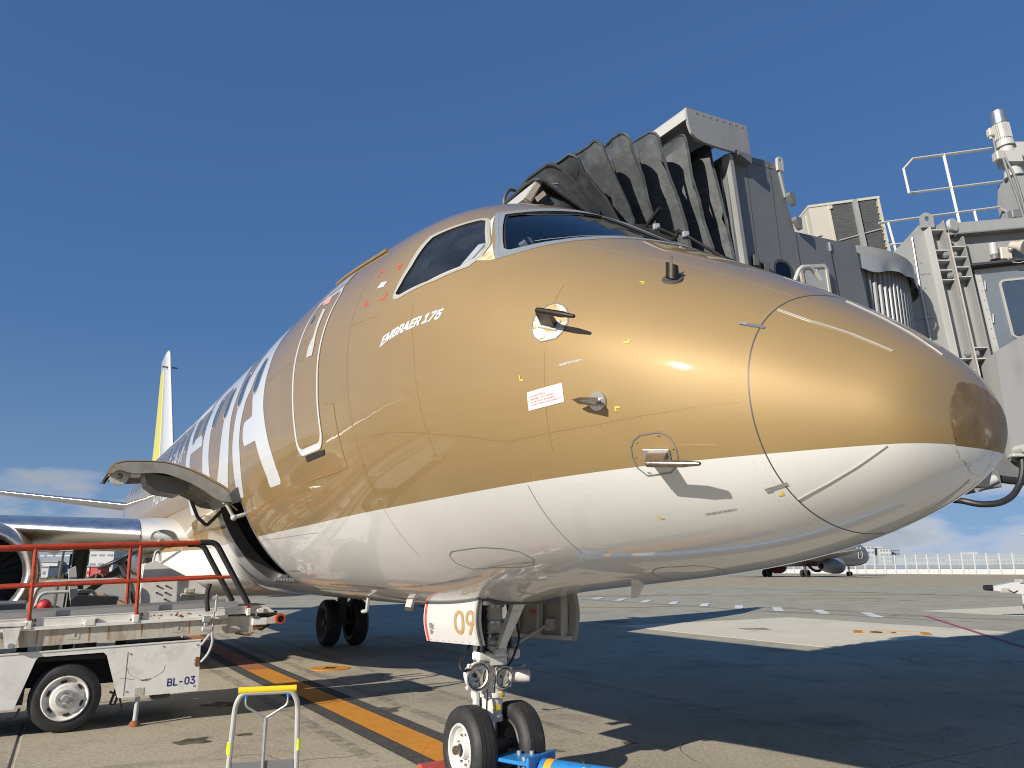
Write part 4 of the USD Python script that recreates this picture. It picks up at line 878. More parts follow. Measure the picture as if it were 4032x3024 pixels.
# belly masts and blades
b = MB(); b.hull([A(s, .42 + dy, z) for s, z in ((4.42, 1.50), (4.56, 1.50), (4.56, 1.30), (4.68, 1.30)) for dy in (-.012, .012)]); mk = jet.add('drain_mast', b, 'white', label='white drain mast marked HOT under the belly')
v, f = flat_text('HOT', .035, A(4.60, .436, 1.375), unit(D + .25 * UP), unit(UP - .25 * D)); jet.add('mast_lettering', (v, f), 'red_print', parent=mk)
jet.add('mast_tip', MB().hull([A(s, .42 + dy, z) for s, z in ((4.55, 1.305), (4.685, 1.305), (4.56, 1.275), (4.69, 1.275)) for dy in (-.014, .014)]), 'probe', parent=mk)
jet.add('belly_probe', MB().tube([A(5.62, .4, 1.45), A(5.68, .4, 1.23), A(5.68, .4, 1.225), A(5.80, .4, 1.215)], .018, 6), 'bridge_light')
jet.add('belly_probe', MB().hull([A(s, .4 + dy, z) for s, z in ((5.28, 1.46), (5.36, 1.46), (5.34, 1.37), (5.38, 1.37)) for dy in (-.012, .012)]), 'bridge_light')
jet.add('belly_antenna', MB().hull([A(s, dy, z) for s, z in ((2.06, 1.53), (2.16, 1.53), (2.13, 1.445), (2.17, 1.445)) for dy in (-.012, .012)]), 'white')

# ------------------------------------------------------------------ nose gear
bw = MB(); fr0 = (A(0, 0, 0), -D, -L, UP)
b = MB(fr0)
for y in (-.31, .31): b.box([3.44, y - .008, 1.36], [4.44, y + .008, 2.05])
b.box([3.43, -.31, 1.36], [3.45, .31, 2.05]); b.box([4.42, -.31, 1.36], [4.44, .31, 2.05]); b.box([3.43, -.32, 2.05], [4.44, .32, 2.07])
jet.add('wheel_well', b, 'hold')
b = MB(fr0); b.cyl([3.93, 0, .50], [3.93, 0, .68], .078, .086, 24); b.cyl([3.93, 0, .68], [3.95, 0, 1.75], .088, .088, 24); b.cyl([3.93, 0, .48], [3.93, 0, .52], .088, .088, 24); b.cyl([3.93, 0, .655], [3.93, 0, .69], .102, .102, 24); b.cyl([3.93, 0, .56], [3.93, 0, .575], .084, .084, 24)
b.hull([[3.80, y, z] for y in (-.06, .06) for z in (.93, 1.03)] + [[3.93, y, z] for y in (-.11, .11) for z in (.90, 1.05)])
leg = jet.add('nose_gear_leg', b, 'white_gear', label='white nose gear leg with two lamps')
b = MB(fr0); b.cyl([3.91, 0, .22], [3.93, 0, .5], .045, .045, 20); jet.add('piston', b, 'steel', parent=leg)
b = MB(fr0); b.cyl([3.9, -.30, .305], [3.9, .30, .305], .035, .035, 16); b.cyl([3.9, -.10, .305], [3.9, .10, .305], .06, .06, 16); jet.add('axle', b, 'dark_grey', parent=leg)
b = MB(fr0); b.hull([[4.03, y, z] for y in (-.07, .07) for z in (.60, .67)] + [[4.16, y, z] for y in (-.03, .03) for z in (.44, .49)]); b.hull([[4.16, y, z] for y in (-.03, .03) for z in (.43, .48)] + [[3.98, y, z] for y in (-.07, .07) for z in (.27, .33)]); b.cyl([4.0, .04, .67], [4.0, .13, .67], .035, .035, 12)
b.hull([[3.96 + a, .11 + c, z] for a in (-.03, .03) for c in (0, .025) for z in (.45, .69)])
jet.add('torque_link', b, 'white_gear', parent=leg)
b = MB(fr0); b.hull([[3.50, y, z] for y in (-.05, .05) for z in (1.36, 1.46)] + [[3.84, y, z] for y in (-.025, .025) for z in (.93, 1.0)]); b.cyl([3.50, -.09, 1.41], [3.50, .09, 1.41], .055, .055, 16)
jet.add('drag_brace', b, 'white_gear', parent=leg)
b = MB(fr0)
for y, s in ((.10, 3.86), (-.13, 3.88)):
    pts = [[s, y, .93], [s + .02, y, 1.05], [s + .0, y * 1.1, 1.2], [s + .03, y, 1.45]]; b.tube(pts, .022, 8)
    for k in range(14): z = .94 + .022 * k; b.lathe([(0, .018), (.004, .028), (.010, .028), (.014, .018)], [s + .01, y, z], [0, 0, 1], 10)
b.tube([[3.80, .26, .88], [3.80, .33, .87], [3.84, .33, .93], [3.9, .24, 1.0], [3.93, .16, 1.1]], .011, 6, bend=.04); b.tube([[3.84, -.05, 1.0], [3.80, .02, .96], [3.85, .12, 1.02]], .010, 6, bend=.03); b.tube([[3.86, .09, 1.3], [3.84, .14, 1.1], [3.84, .2, .92]], .012, 6, bend=.04)
b.tube([[3.85, .12, 1.28], [3.80, .16, 1.1], [3.79, .14, .96]], .009, 6, bend=.05); b.tube([[3.86, -.16, 1.3], [3.80, -.18, 1.08], [3.82, -.12, .92], [3.82, -.06, .86]], .009, 6, bend=.05); b.tube([[3.80, .05, .90], [3.77, .06, .80], [3.80, .05, .70]], .008, 6, bend=.04); b.tube([[3.95, -.10, .72], [4.0, -.12, .6], [3.98, -.09, .42], [3.92, -.07, .33]], .010, 6, bend=.05); b.tube([[3.84, .09, .72], [3.82, .105, .60], [3.86, .085, .44], [3.89, .07, .34]], .008, 6, bend=.05)
jet.add('hydraulic_hose', b, 'cable', parent=leg)
b = MB(fr0)
for z in (.75, 1.1, 1.2, 1.32): b.lathe([(0, .09), (0, .097), (.018, .097), (.018, .09)], [3.935, 0, z], [0, 0, 1], 20)
b.cyl([3.84, -.02, 1.10], [3.84, .05, 1.10], .028, .028, 10); b.box([3.83, -.09, 1.02], [3.87, -.03, 1.09], .008); b.cyl([3.88, .11, 1.12], [3.88, .11, 1.22], .02, .02, 10)
jet.add('clamp_band', b, 'alu', parent=leg)
jet.add('data_plate', MB(fr0).box([3.845, -.03, .565], [3.853, .03, .60]), 'yellow_mark', parent=leg)
b = MB(fr0); b.box([3.78, .08, .93], [3.90, .2, 1.0], .015); b.box([3.82, -.2, .93], [3.92, -.1, 1.01], .015); b.box([3.84, .13, .99], [3.9, .19, 1.08], .01); b.hull([[3.78, y, z] for y in (-.05, .10) for z in (.90, .95)] + [[3.86, y, z] for y in (-.02, .06) for z in (.98, 1.02)])
b.cyl([3.78, -.02, .99], [3.78, .06, .99], .03, .03, 12); b.cyl([3.8, .13, .97], [3.8, -.06, .97], .018, .018, 10)
jet.add('steering_gear', b, 'white_gear', parent=leg)
for y, z, r in ((.185, .825, .098), (-.04, .803, .076)):
    ax = unit(D + .12 * L - .10 * UP); o = A(3.84, y, z)
    b = MB(); b.lathe([(-.10, .0), (-.10, r * .55), (-.03, r * .95), (0, r * 1.02), (.012, r * 1.12), (.03, r * 1.12), (.03, r * .93), (.01, r * .90)], o, ax, 28)
    sx = unit(np.cross(ax, UP)); sz = np.cross(sx, ax)
    for a in (45, 135, 225, 315):
        q = o + (math.cos(math.radians(a)) * sx + math.sin(math.radians(a)) * sz) * r * 1.14; b.cyl(q, q + ax * .028, .016, .016, 8)
    lamp = jet.add('landing_lamp', b, 'white_gear')
    jet.add('reflector', MB().lathe([(-.065, .004), (-.055, r * .4), (-.03, r * .72), (.012, r * .92)], o, ax, 28), 'mirror', parent=lamp)
    jet.add('lens', MB().lathe([(.026, .001), (.024, r * .5), (.018, r * .93)], o, ax, 28), 'lens', parent=lamp)
    b = MB(); b.tube([o + ax * .031 + (math.cos(t) * sx + math.sin(t) * sz) * r * .955 for t in np.linspace(0, TWO, 33)[:-1]], r * .05, 6, closed=True); b.sphere(o - ax * .02, r * .2, 1)
    jet.add('gasket', b, 'black', parent=lamp)
b = MB(); o = A(3.87, -.155, .80); e = o + unit(-(-L) * 1.0 * 1 + D * .55) * .135; b.lathe([(0, .0), (0, .048), (.09, .05), (.125, .048), (.135, .04), (.137, 0)], o, unit(L + .5 * D), 20)
tx = jet.add('taxi_light_can', b, 'white_gear'); jet.add('can_bracket', MB().tube([o + .05 * UP - .03 * L, o + .055 * UP + .08 * L, o + .075 * UP + .11 * L], .008, 6), 'steel', parent=tx)
jet.add('gear_pin', MB(fr0).box([3.83, -.045, .645], [3.845, -.015, .70], .005), 'yellow_mark', parent=leg)


def tyre(c, ax, R, w, ridges=4, n=48):
    h = w / 2; pr = [(-h * .80, R * .60), (-h * .93, R * .66), (-h, R * .76), (-h * .96, R * .86), (-h * .80, R * .945), (-h * .58, R * .985)]
    gx = np.linspace(-.5, .5, ridges)
    for g in gx: pr += [(h * g - h * .035, R * (1 - .012 * abs(g))), (h * g - h * .02, R * .972), (h * g + h * .02, R * .972), (h * g + h * .035, R * (1 - .012 * abs(g)))]
    pr += [(h * .58, R * .985), (h * .80, R * .945), (h * .96, R * .86), (h, R * .76), (h * .93, R * .66), (h * .80, R * .60)]
    return MB().lathe(pr, c, ax, n)


for y in (.205, -.205):
    c, ax = A(3.9, y, .305), -L * np.sign(y); wt = jet.add('nose_wheel', tyre(c, ax, .305, .205), 'rubber', smooth=40)
    b = MB(); b.lathe([(.082, .186), (.094, .176), (.088, .165), (.060, .158), (.035, .13), (.03, .07), (.075, .058), (.08, .045), (.05, .043), (.05, .0)], c, ax, 36); b.lathe([(-.082, .186), (-.094, .176), (-.08, .16), (-.05, .12), (-.05, .0)], c, ax, 36)
    jet.add('rim', b, 'white' if y > 0 else 'dark_grey', parent=wt)
    b = MB(); b.cyl(c + ax * .03, c + ax * .125, .036, .034, 16); b.cyl(c + ax * .12, c + ax * .135, .026, .024, 14)
    for k in range(9): t = k * TWO / 9; q = c + (math.cos(t) * D + math.sin(t) * UP) * .105; b.cyl(q + ax * .032, q + ax * .05, .010, .010, 6)
    jet.add('hub', b, 'probe', parent=wt)

for sg, y, s0, s1 in ((1, .335, 3.53, 4.47), (-1, -.49, 3.47, 4.41)):
    P = []
    for t in np.linspace(0, 1, 9):
        row = []
        for q in np.linspace(0, 1, 14):
            s = s0 - .02 + (s1 - s0) * q + (.03 - .06 * q) * t * 0; z = (1.435 - .05 * q) * (1 - t) + (1.075 - .035 * q) * t
            row.append(A(s, y + sg * (.03 * math.sin(np.pi * t) - .012 * t), z))
        P.append(row)
    P = np.array(P); out, inn = MB().grid(P), P + sg * .035 * L
    b = MB(); b.grid(P); b.grid(inn[::-1])
    for e0, e1 in ((P[0], inn[0]), (P[-1], inn[-1]), (P[:, 0], inn[:, 0]), (P[:, -1], inn[:, -1])): b.grid(np.stack([e0, e1], 0))
    gd = jet.add('gear_door', b, 'white' if sg > 0 else 'door_grey', label='white nose gear door with the gold number 09' if sg > 0 else 'nose gear door showing its ribbed inner face')
    at = lambda q, t: A(s0 - .02 + (s1 - s0) * q, y + sg * (.03 * math.sin(np.pi * t) - .012 * t + .003), (1.435 - .05 * q) * (1 - t) + (1.075 - .035 * q) * t)
    if sg > 0:
        jet.add('red_stripe', MB().grid([[at(q, t) for t in np.linspace(0, 1, 9)] for q in (.935, .975)]), 'red_print', parent=gd)
        jet.add('edge_strip', MB().grid([[at(q, t) for t in np.linspace(0, 1, 9)] for q in (.004, .045)]), 'frame_white', parent=gd)
        jet.add('seal', MB().tube([at(-.008, t) - .03 * -L * 0 for t in np.linspace(0, 1, 9)], .012, 6), 'dark_grey', parent=gd)
        for k, (ch, q0, q1) in enumerate((('0', .40, .215), ('9', .19, .035))):
            m = meshkit.text_mesh(ch, 1.0, .1, True); ff = m.faces[m.face_normals[:, 2] > .9]; kk, inv = np.unique(ff, return_inverse=True); vv = m.vertices[kk][:, :2]; vv = (vv - vv.min(0)) / (vv.max(0) - vv.min(0))
            jet.add('door_number', (np.array([at(q0 + (q1 - q0) * a, .80 - .50 * c) for a, c in vv]), inv.reshape(ff.shape)), 'gold_flat', parent=gd)
        b = MB()
        for k in range(9): o = at(.88 - (.0 if k != 5 else 0), .60 + .026 * k + (.02 if k > 4 else 0)); v_, f_ = flat_text(('GEAR DOOR', 'PUSH TO RELEASE', 'PIN  DOWN LOCK', 'CHECK LOCK', 'TYRE PRESSURE', 'CAUTION', 'KEEP CLEAR', 'OF DOORS', 'PIN 09')[k], .0075, o, D, UP, .001, False); b.put(v_, f_)
        jet.add('door_stencil', b, 'grey_print', parent=gd)
        b = MB()
        for k in range(8):
            for t in (.03, .96): b.sphere(at(.06 + .12 * k, t), .004, 0)
        jet.add('rivet_row', b, 'rivet', parent=gd, kind='stuff')
    else:
        b = MB()
        for q in (.12, .5, .88): b.hull([at(q + dq, t) - L * dl for dq in (-.02, .02) for t in (.05, .9) for dl in (.03, .07)])
        b.hull([at(q, t) - L * .03 for q in (.02, .98) for t in (.90, .98)] + [at(q, t) - L * .06 for q in (.02, .98) for t in (.90, .98)]); b.hull([at(q, t) - L * dl for q in (.3, .42) for t in (.55, .8) for dl in (.03, .06)])
        jet.add('door_rib', b, 'bridge_light', parent=gd)
        jet.add('door_link', MB().cyl(at(.40, .70) - .07 * L, A(3.93, -.1, .98), .013, .013, 8), 'bridge_light', parent=gd)
        jet.add('stencil_plate', MB().grid([[at(.72, .36) - .046 * L, at(.72, .44) - .046 * L], [at(.60, .36) - .046 * L, at(.60, .44) - .046 * L]]), 'red', parent=gd)

# ------------------------------------------------------------------ wing, engines, main gear, tail
def airfoil(n=22, t=.12):
    x = .5 * (1 - np.cos(np.linspace(0, np.pi, n))); yt = 5 * t * (.2969 * np.sqrt(x) - .126 * x - .3516 * x ** 2 + .2843 * x ** 3 - .1036 * x ** 4); return x, yt


def loft(secs, sg=1, frac=(0, 1), n=22, up=None):
    """secs: (y, leading edge s, z, chord, thickness ratio); the surface between two fractions of the chord"""
    P = []
    for y, s, z, c, t in secs:
        x, yt = airfoil(n, t); xa = np.concatenate([x[::-1], x[1:]]); za = np.concatenate([yt[::-1], -yt[1:] * .75]); keep = xa <= frac[1] + 1e-9
        xs = np.concatenate([x[::-1], x[1:]])
        P.append([A(s + c * np.clip(a, 0, frac[1]), sg * y, z + c * b) if up is None else A(s + c * np.clip(a, 0, frac[1]), sg * b * c, z) for a, b in zip(xs, za) if a <= frac[1] + .02])
    return np.array(P)


WING = [(1.2, 11.35, 2.10, 5.9, .125), (1.9, 11.72, 2.14, 5.3, .122), (4.4, 13.0, 2.30, 3.75, .115), (8.5, 15.1, 2.62, 2.4, .105), (12.6, 17.2, 2.98, 1.35, .10)]
for sg in (1, -1):
    wg = jet.add('wing', MB().grid(loft(WING, sg)), 'wing', smooth=50, label='grey starboard wing behind the belt loader' if sg > 0 else None)
    lead = [(y, s - .012, z, c * 1.004, t * 1.025) for y, s, z, c, t in WING[1:]]
    jet.add('leading_edge', MB().grid(loft(lead, sg, (0, .13), 40)), 'slat', smooth=50, parent=wg)
    root = [(1.2, 11.33, 2.10, 5.93, .130), (1.5, 11.49, 2.115, 5.7, .128), (1.86, 11.69, 2.137, 5.35, .126)]
    jet.add('root_fairing', MB().grid(loft(root, sg, (0, .16), 40)), 'white', smooth=50, parent=wg)
    o = A(11.56, sg * 1.58, 2.115); b = MB()
    for dy, r in ((-.09, .075), (.10, .085)): b.lathe([(-.05, .0), (-.04, r * .6), (.0, r)], o - sg * dy * L - .02 * D + .0 * UP, unit(D - .35 * sg * L), 18)
    jet.add('wing_landing_light', b, 'mirror', parent=wg)
    b = MB(); ths = np.linspace(0, TWO, 24)
    b.sphere(o - .005 * D, [.20, .16, .105], 2); jet.add('light_cover', b, 'lens', parent=wg)
    wl = [(12.6, 17.2, 2.98, 1.35, .10), (13.0, 17.6, 3.15, 1.15, .09), (13.25, 18.1, 3.6, .85, .08), (13.4, 18.7, 4.35, .45, .08)]
    jet.add('winglet', MB().grid(loft(wl, sg)), 'white', smooth=50, parent=wg)
    b = MB()
    for y, s in ((3.0, 16.9), (6.0, 17.2), (8.8, 17.6)):
        b = MB(); zz = np.interp(y, [q[0] for q in WING], [q[2] for q in WING]) - .18; b.lathe([(0, .0), (.3, .11), (.9, .13), (1.6, .08), (2.0, 0)], A(s - 1.3, sg * y, zz), -D, 12); jet.add('flap_track_fairing', b, 'white', parent=wg)
    eo = A(11.8, sg * 3.95, 1.54)
    en = jet.add('engine', MB().lathe([(.05, .675), (.12, .70), (.3, .745), (.65, .785), (1.1, .80), (1.6, .785), (2.2, .70), (2.8, .56), (2.8, .50), (2.3, .46)], eo, -D, 48), 'gold', smooth=50, label='starboard engine in a gold cowling' if sg > 0 else None)
    jet.add('intake_lip', MB().lathe([(.30, .565), (.16, .572), (.06, .592), (.01, .622), (0.0, .645), (.02, .668), (.055, .679)], eo, -D, 48), 'slat', smooth=60, parent=en)
    jet.add('intake_duct', MB().lathe([(.29, .567), (.5, .57), (.8, .575)], eo, -D, 40), 'dark_grey', parent=en)
    b = MB()
    for k in range(24):
        t = k * TWO / 24; rd, tn = math.cos(t) * L + math.sin(t) * UP, -math.sin(t) * L + math.cos(t) * UP
        b.grid([[eo - D * (.70 + .05 * q) + rd * r + tn * (.03 + .11 * r) * (q - .5) * 1.5 for q in (0, 1)] for r in (.14, .35, .56)])
    b.lathe([(.78, .57), (.79, .0)], eo, -D, 32); jet.add('fan', b, 'dark', parent=en)
    jet.add('spinner', MB().lathe([(.42, .0), (.46, .05), (.56, .11), (.72, .16)], eo, -D, 24), 'dark_grey', parent=en)
    jet.add('pylon', MB().hull([A(s, sg * 3.95 + dy, z) for s, z in ((12.3, 2.22), (13.2, 2.42), (15.0, 2.35), (14.3, 2.0), (12.6, 2.1)) for dy in (-.13, .13)]), 'white', parent=en)
    b = MB(fr0); yy = sg * 2.6
    b.cyl([15.3, yy, .40], [15.3, yy - sg * .05, 2.05], .10, .13, 18); b.cyl([15.3, yy - .42, .483], [15.3, yy + .42, .483], .07, .07, 14); b.hull([[15.3 + a, yy - sg * .12, z] for a in (-.04, .04) for z in (1.05, 1.2)] + [[15.3 + a, yy - sg * 1.1, z] for a in (-.04, .04) for z in (1.85, 2.0)]); b.hull([[15.4, yy + a, z] for a in (-.06, .06) for z in (.95, 1.05)] + [[15.62, yy + a, .7] for a in (-.04, .04)]); b.hull([[15.62, yy + a, .68] for a in (-.04, .04)] + [[15.36, yy + a, z] for a in (-.06, .06) for z in (.45, .55)])
    b.tube([[15.15, yy - .15, 1.9], [15.12, yy - .12, 1.2], [15.18, yy - .14, .6]], .02, 6); b.tube([[15.15, yy + .12, 1.9], [15.12, yy + .13, 1.1], [15.2, yy + .15, .55]], .016, 6)
    mg = jet.add('main_gear_leg', b, 'hold')
    jet.add('main_gear_door', MB().hull([A(15.3 + a, sg * (2.83 + .03 * k), z) for k, (a, z) in enumerate(((-.42, 1.95), (.45, 1.95), (-.28, .95), (.32, .95)))] + [A(15.3 + a, sg * 2.86, z) for a, z in ((-.42, 1.95), (.45, 1.95), (-.28, .95), (.32, .95))]), 'wing', parent=mg)
    for dy in (-.30, .30):
        wt = jet.add('main_wheel', tyre(A(15.3, yy + dy, .483), -L, .483, .33), 'rubber', smooth=40)
        jet.add('rim', MB().lathe([(-.14, .29), (-.10, .25), (-.05, .2), (-.05, 0)], A(15.3, yy + dy, .483), -L * np.sign(dy) * -1, 28), 'dark_grey', parent=wt)
# belly fairing between the wings
P = []
for t in np.linspace(0, np.pi, 30):
    s = 14.3 - 4.6 * math.cos(t); r = math.sin(t) ** .62; P.append([A(s, 1.80 * r * np.sign(math.sin(a)) * abs(math.sin(a)) ** .75, 1.62 + (.78 if math.cos(a) > 0 else .52) * r * np.sign(math.cos(a)) * abs(math.cos(a)) ** .8) for a in np.linspace(0, TWO, 49)])
bf = jet.add('wing_fairing', MB().grid(P), 'skin', smooth=60)
b = MB()
TAILW = [(.55, 27.2, 3.66, 2.9, .10), (2.8, 28.5, 3.94, 2.1, .10), (5.0, 29.8, 4.22, 1.3, .10)]
for sg in (1, -1):
    hs = jet.add('tailplane', MB().grid(loft(TAILW, sg)), 'wing', smooth=50)
    jet.add('leading_edge', MB().grid(loft([(y, s - .01, z, c * 1.004, t * 1.03) for y, s, z, c, t in TAILW], sg, (0, .12), 40)), 'slat', smooth=50, parent=hs)
FIN = [(4.5, 23.9, 5.6, .075), (5.3, 25.0, 4.6, .085), (7.5, 27.0, 3.0, .10), (9.55, 28.85, 1.75, .12), (9.68, 29.1, 1.45, .08)]


def fin_grid(secs, f0, f1, k=1.0):
    P = []
    for z, s, c, t in secs:
        x = np.linspace(0, 1, 24) ** 1.6; yt = .5 * t * k * np.sqrt(np.minimum(x / .22, 1)) * (1 - .35 * np.maximum(x - .3, 0)) ; m = (x >= f0 - 1e-6) & (x <= f1 + 1e-6); xs, ys = np.concatenate([[f0], x[m], [f1]]), np.concatenate([[np.interp(f0, x, yt)], yt[m], [np.interp(f1, x, yt)]])
        P.append([A(s + c * a, c * e, z) for a, e in zip(xs[::-1], ys[::-1])] + [A(s + c * a, -c * e, z) for a, e in zip(xs, ys)])
    return np.array(P)


fn = jet.add('fin', MB().grid(fin_grid(FIN, 0, .70)), 'white', smooth=50, label='white tail fin with a yellow band')
jet.add('rudder', MB().grid(fin_grid(FIN, .705, 1.0)), 'white', smooth=50, parent=fn)
yb = [(5.2, 24.88, 4.7, .085), (6.5, 26.1, 3.66, .095), (8.0, 27.45, 2.70, .105), (8.95, 28.3, 2.1, .115)]
jet.add('yellow_band', MB().grid(fin_grid(yb, .45, .97, 1.06)), 'fin_yellow', smooth=50, parent=fn)
b = MB()
for sg in (1, -1): b.hull([A(28.4 + a, sg * c, 8.85 + e) for a in (-.06, .06) for c in (.08, .26) for e in (-.015, .015)])
jet.add('fin_aerial', b, 'dark_grey', parent=fn)

# ------------------------------------------------------------------ apron: slabs, joints, painted lines
ap = Thing('apron', base=(0, 0, 0), kind='structure')
ap.add('ground_sheet', MB().box([-3000, -300, -1.0], [3000, 6000, -.012]), 'asphalt', False)
ta, tb = np.array([.489, -.872, 0]), np.array([.872, .489, 0]); T0 = np.array([.26, 13.39, 0]); SLAB = 7.03
LIGHT = {(1, -1), (3, -1), (-9, -3)}
for i in range(-7, 8):
    for j in range(-6, 3):
        c = T0 + tb * SLAB * i + ta * SLAB * j
        if c[1] < -12 or c[1] > 75: continue
        g = .017
        kind = 'slab_light' if (i, j) in LIGHT else ('slab' if j >= -1 and i < 1 or j >= 0 else 'slab_grey')
        if kind == 'slab_grey' and (i > 0 and j < -1 or j < -3): continue
        b = MB((c, tb, ta, UP)); b.hull([[x, y, z] for x in (g, SLAB - g) for y in (g, SLAB - g) for z in (-.03, -.006)] + [[x, y, 0] for x in (g + .006, SLAB - g - .006) for y in (g + .006, SLAB - g - .006)])
        ap.add('concrete_slab', b, kind, False)
b = MB()
b.box([-3000, 52, -.010], [3000, 66, -.006]); ap.add('service_strip', b, 'asphalt', False)
ap.add('taxiway', MB().box([-3000, 66, -.010], [3000, 150, -.004]), 'asphalt_tan', False)


def ribbon(name, p, w, m, z=.004, parent=ap):
    p = np.array([(*q[:2], 0) for q in p], float); t = np.gradient(p, axis=0); t /= np.linalg.norm(t, axis=1, keepdims=True); s = np.cross(t, UP)
    zz = np.array([0, 0, z]); return parent.add(name, MB().grid(np.stack([p - s * w / 2 + zz, p + s * w / 2 + zz], 1)), m, False)


lead = [T for T in (np.array([-27.9, 53.6]), np.array([-7.9, 19.9]), np.array([-4.2, 13.4]), np.array([-.65, 7.52]), np.array([1.2, 4.4]))]
ribbon('black_border', lead, .74, 'line_black', .004)
ribbon('orange_line', [lead[2] + (lead[2] - lead[3]) * -.12 * 0, lead[3], lead[4]], .37, 'line_orange', .008)
ribbon('orange_line', [lead[0], lead[1]], .37, 'line_orange', .008)
ribbon('orange_line', [lead[1], lead[2]], .37, 'line_worn', .008)
b = MB(); th = np.linspace(0, TWO, 33)[:-1]; b.prism(Polygon([(.33 * math.cos(t), .33 * math.sin(t)) for t in th]), .008, [-3.05, 13.56, 0], [1, 0, 0], [0, 1, 0], [0, 0, 1]); sp = ap.add('stop_spot', b, 'line_orange', False)
ap.add('tie_down', MB().prism(Polygon([(.10 * math.cos(t) * (1.4 if k % 2 else .7), .10 * math.sin(t) * (1.4 if k % 2 else .7)) for k, t in enumerate(np.linspace(0, TWO, 9)[:-1])]), .012, [-3.05, 13.56, 0], [1, 0, 0], [0, 1, 0], [0, 0, 1]), 'black', False, parent=sp)
for k in range(9):
    c = np.array([12.35 - .965 * k, 27.6 + 1.93 * k, 0]); u_, v_ = unit(np.array([-.27, -.96, 0])), unit(np.array([.96, -.27, 0])); b = MB()
    b.hull([c + u_ * a * 1.28 + v_ * e * .17 + UP * z for a in (-1, 1) for e in (-1, 1) for z in (0, .006)]); ap.add('white_dash', b, 'line_white', False)
ribbon('magenta_line', [(13.77, 26.77), (10.45, 16.56), (7.9, 8.7)], .14, 'line_magenta', .005)
ribbon('faded_line', [(10.38, 33.32), (13.75, 26.8)], .10, 'line_brown', .005)
ribbon('faded_line', [(2, 45.0), (9.41, 30.24), (13.2, 24.3)], .08, 'line_brown', .005)
ribbon('faded_line', [(9.41, 30.24), (15.59, 24.48), (22, 18.5)], .07, 'line_brown', .006)
ribbon('faded_line', [(5, 74), (18.76, 59.87), (26.63, 41.54), (34, 24)], .16, 'line_brown', .005)
ribbon('faded_line', [(-40, 50), (20, 46), (60, 43)], .12, 'line_brown', .006)
OB, OX, OY = np.array([8.53, 20.13, 0]), np.array([1.56, -.80, 0]), np.array([.37, .94, 0])
for a0, a1, c0, c1 in ((0, .12, 0, 1), (.88, 1, 0, 1), (.12, .88, 0, .08), (.12, .88, .92, 1)): ap.add('orange_bar', MB().hull([OB + OX * a + OY * c + UP * z for a in (a0, a1) for c in (c0, c1) for z in (.001, .007)]), 'line_orange', False)
b = MB(); b.prism(Polygon([(.15 * math.cos(t), .26 * math.sin(t)) for t in th]), .009, OB + OX * .30 + OY * .5, unit(OX), unit(OY), [0, 0, 1]); ap.add('hydrant_cover', b, 'dark_grey', False)
ap.add('stencil_mark', MB().hull([OB + OX * a + OY * c + UP * z for a in (.50, .56) for c in (.35, .7) for z in (.001, .007)]), 'line_brown', False)
b = MB()
rng = np.random.default_rng(11)
for k in range(9):
    c = np.array([rng.uniform(2, 26), rng.uniform(30, 62), 0]); b = MB(); r = rng.uniform(.5, 1.6); b.prism(Polygon([(r * 2.2 * math.cos(t) * (1 + .2 * math.sin(3 * t)), r * .7 * math.sin(t)) for t in th]), .003 + .0003 * k, c, [1, 0, 0], [0, 1, 0], [0, 0, 1])
    ap.add('tar_patch', b, 'asphalt_tan', False)

rng = np.random.default_rng(23)
for x0, y0, a0, n_ in ((-2.6, 7.3, .4, 16), (1.6, 7.1, 2.3, 12), (-1.6, 11.4, 1.2, 18), (2.6, 12.5, .2, 20), (4.5, 10.2, 1.9, 14)):
    q = [np.array([x0, y0])]; a = a0
    for k in range(n_): a += rng.normal(0, .45); q.append(q[-1] + .10 * np.array([math.cos(a), math.sin(a)]))
    ribbon('crack', q, .008, 'joint', .0012)
for off, w_ in ((-.62, .16), (.66, .15), (1.55, .12)):
    ribbon('tyre_mark', [np.array(q) + off * np.array([.87, .49]) for q in (lead[0], lead[1], lead[2], lead[3])], w_, 'tyre_mark', .0015)
for x, y, r in ((-3.1, 8.05, .16), (-2.7, 8.35, .08), (-.5, 8.6, .13), (.35, 7.55, .10), (-1.5, 9.7, .18), (1.1, 7.9, .07), (-3.6, 10.1, .2), (6.5, 21.5, .4), (3.1, 24.5, .5)):
    a = np.linspace(0, TWO, 25)[:-1]; ap.add('oil_stain', MB().prism(Polygon([(r * (1 + .22 * math.sin(3 * t + x) + .15 * math.sin(5 * t + y)) * math.cos(t), r * (1 + .25 * math.cos(4 * t + y)) * math.sin(t)) for t in a]), .0022, [x, y, 0], [1, 0, 0], [0, 1, 0], [0, 0, 1]), 'oil', False)

gs = Thing('grass', 'dry brown grass verge with tufts beyond the taxiway', 'grass', base=(-110, 140, 0), kind='stuff')
gs.add('grass_verge', MB().box([-400, 118, -.02], [-40, 175, .10]), 'grass', False)
rng = np.random.default_rng(5); b = MB()
for k in range(420):
    x, y = rng.uniform(-150, -45), rng.uniform(119, 172); h = rng.uniform(.25, .8); a = rng.uniform(0, TWO)
    for q in range(2):
        c, s_ = math.cos(a + q * 1.57) * h * 1.4, math.sin(a + q * 1.57) * h * 1.4; b.put([[x - c, y - s_, .08], [x + c, y + s_, .08], [x + c * .4, y + s_ * .4, .1 + h], [x - c * .3, y - s_ * .3, .1 + h * .8]], [[0, 1, 2], [0, 2, 3]])
gs.add('tuft', b, 'shrub', False, kind='stuff')

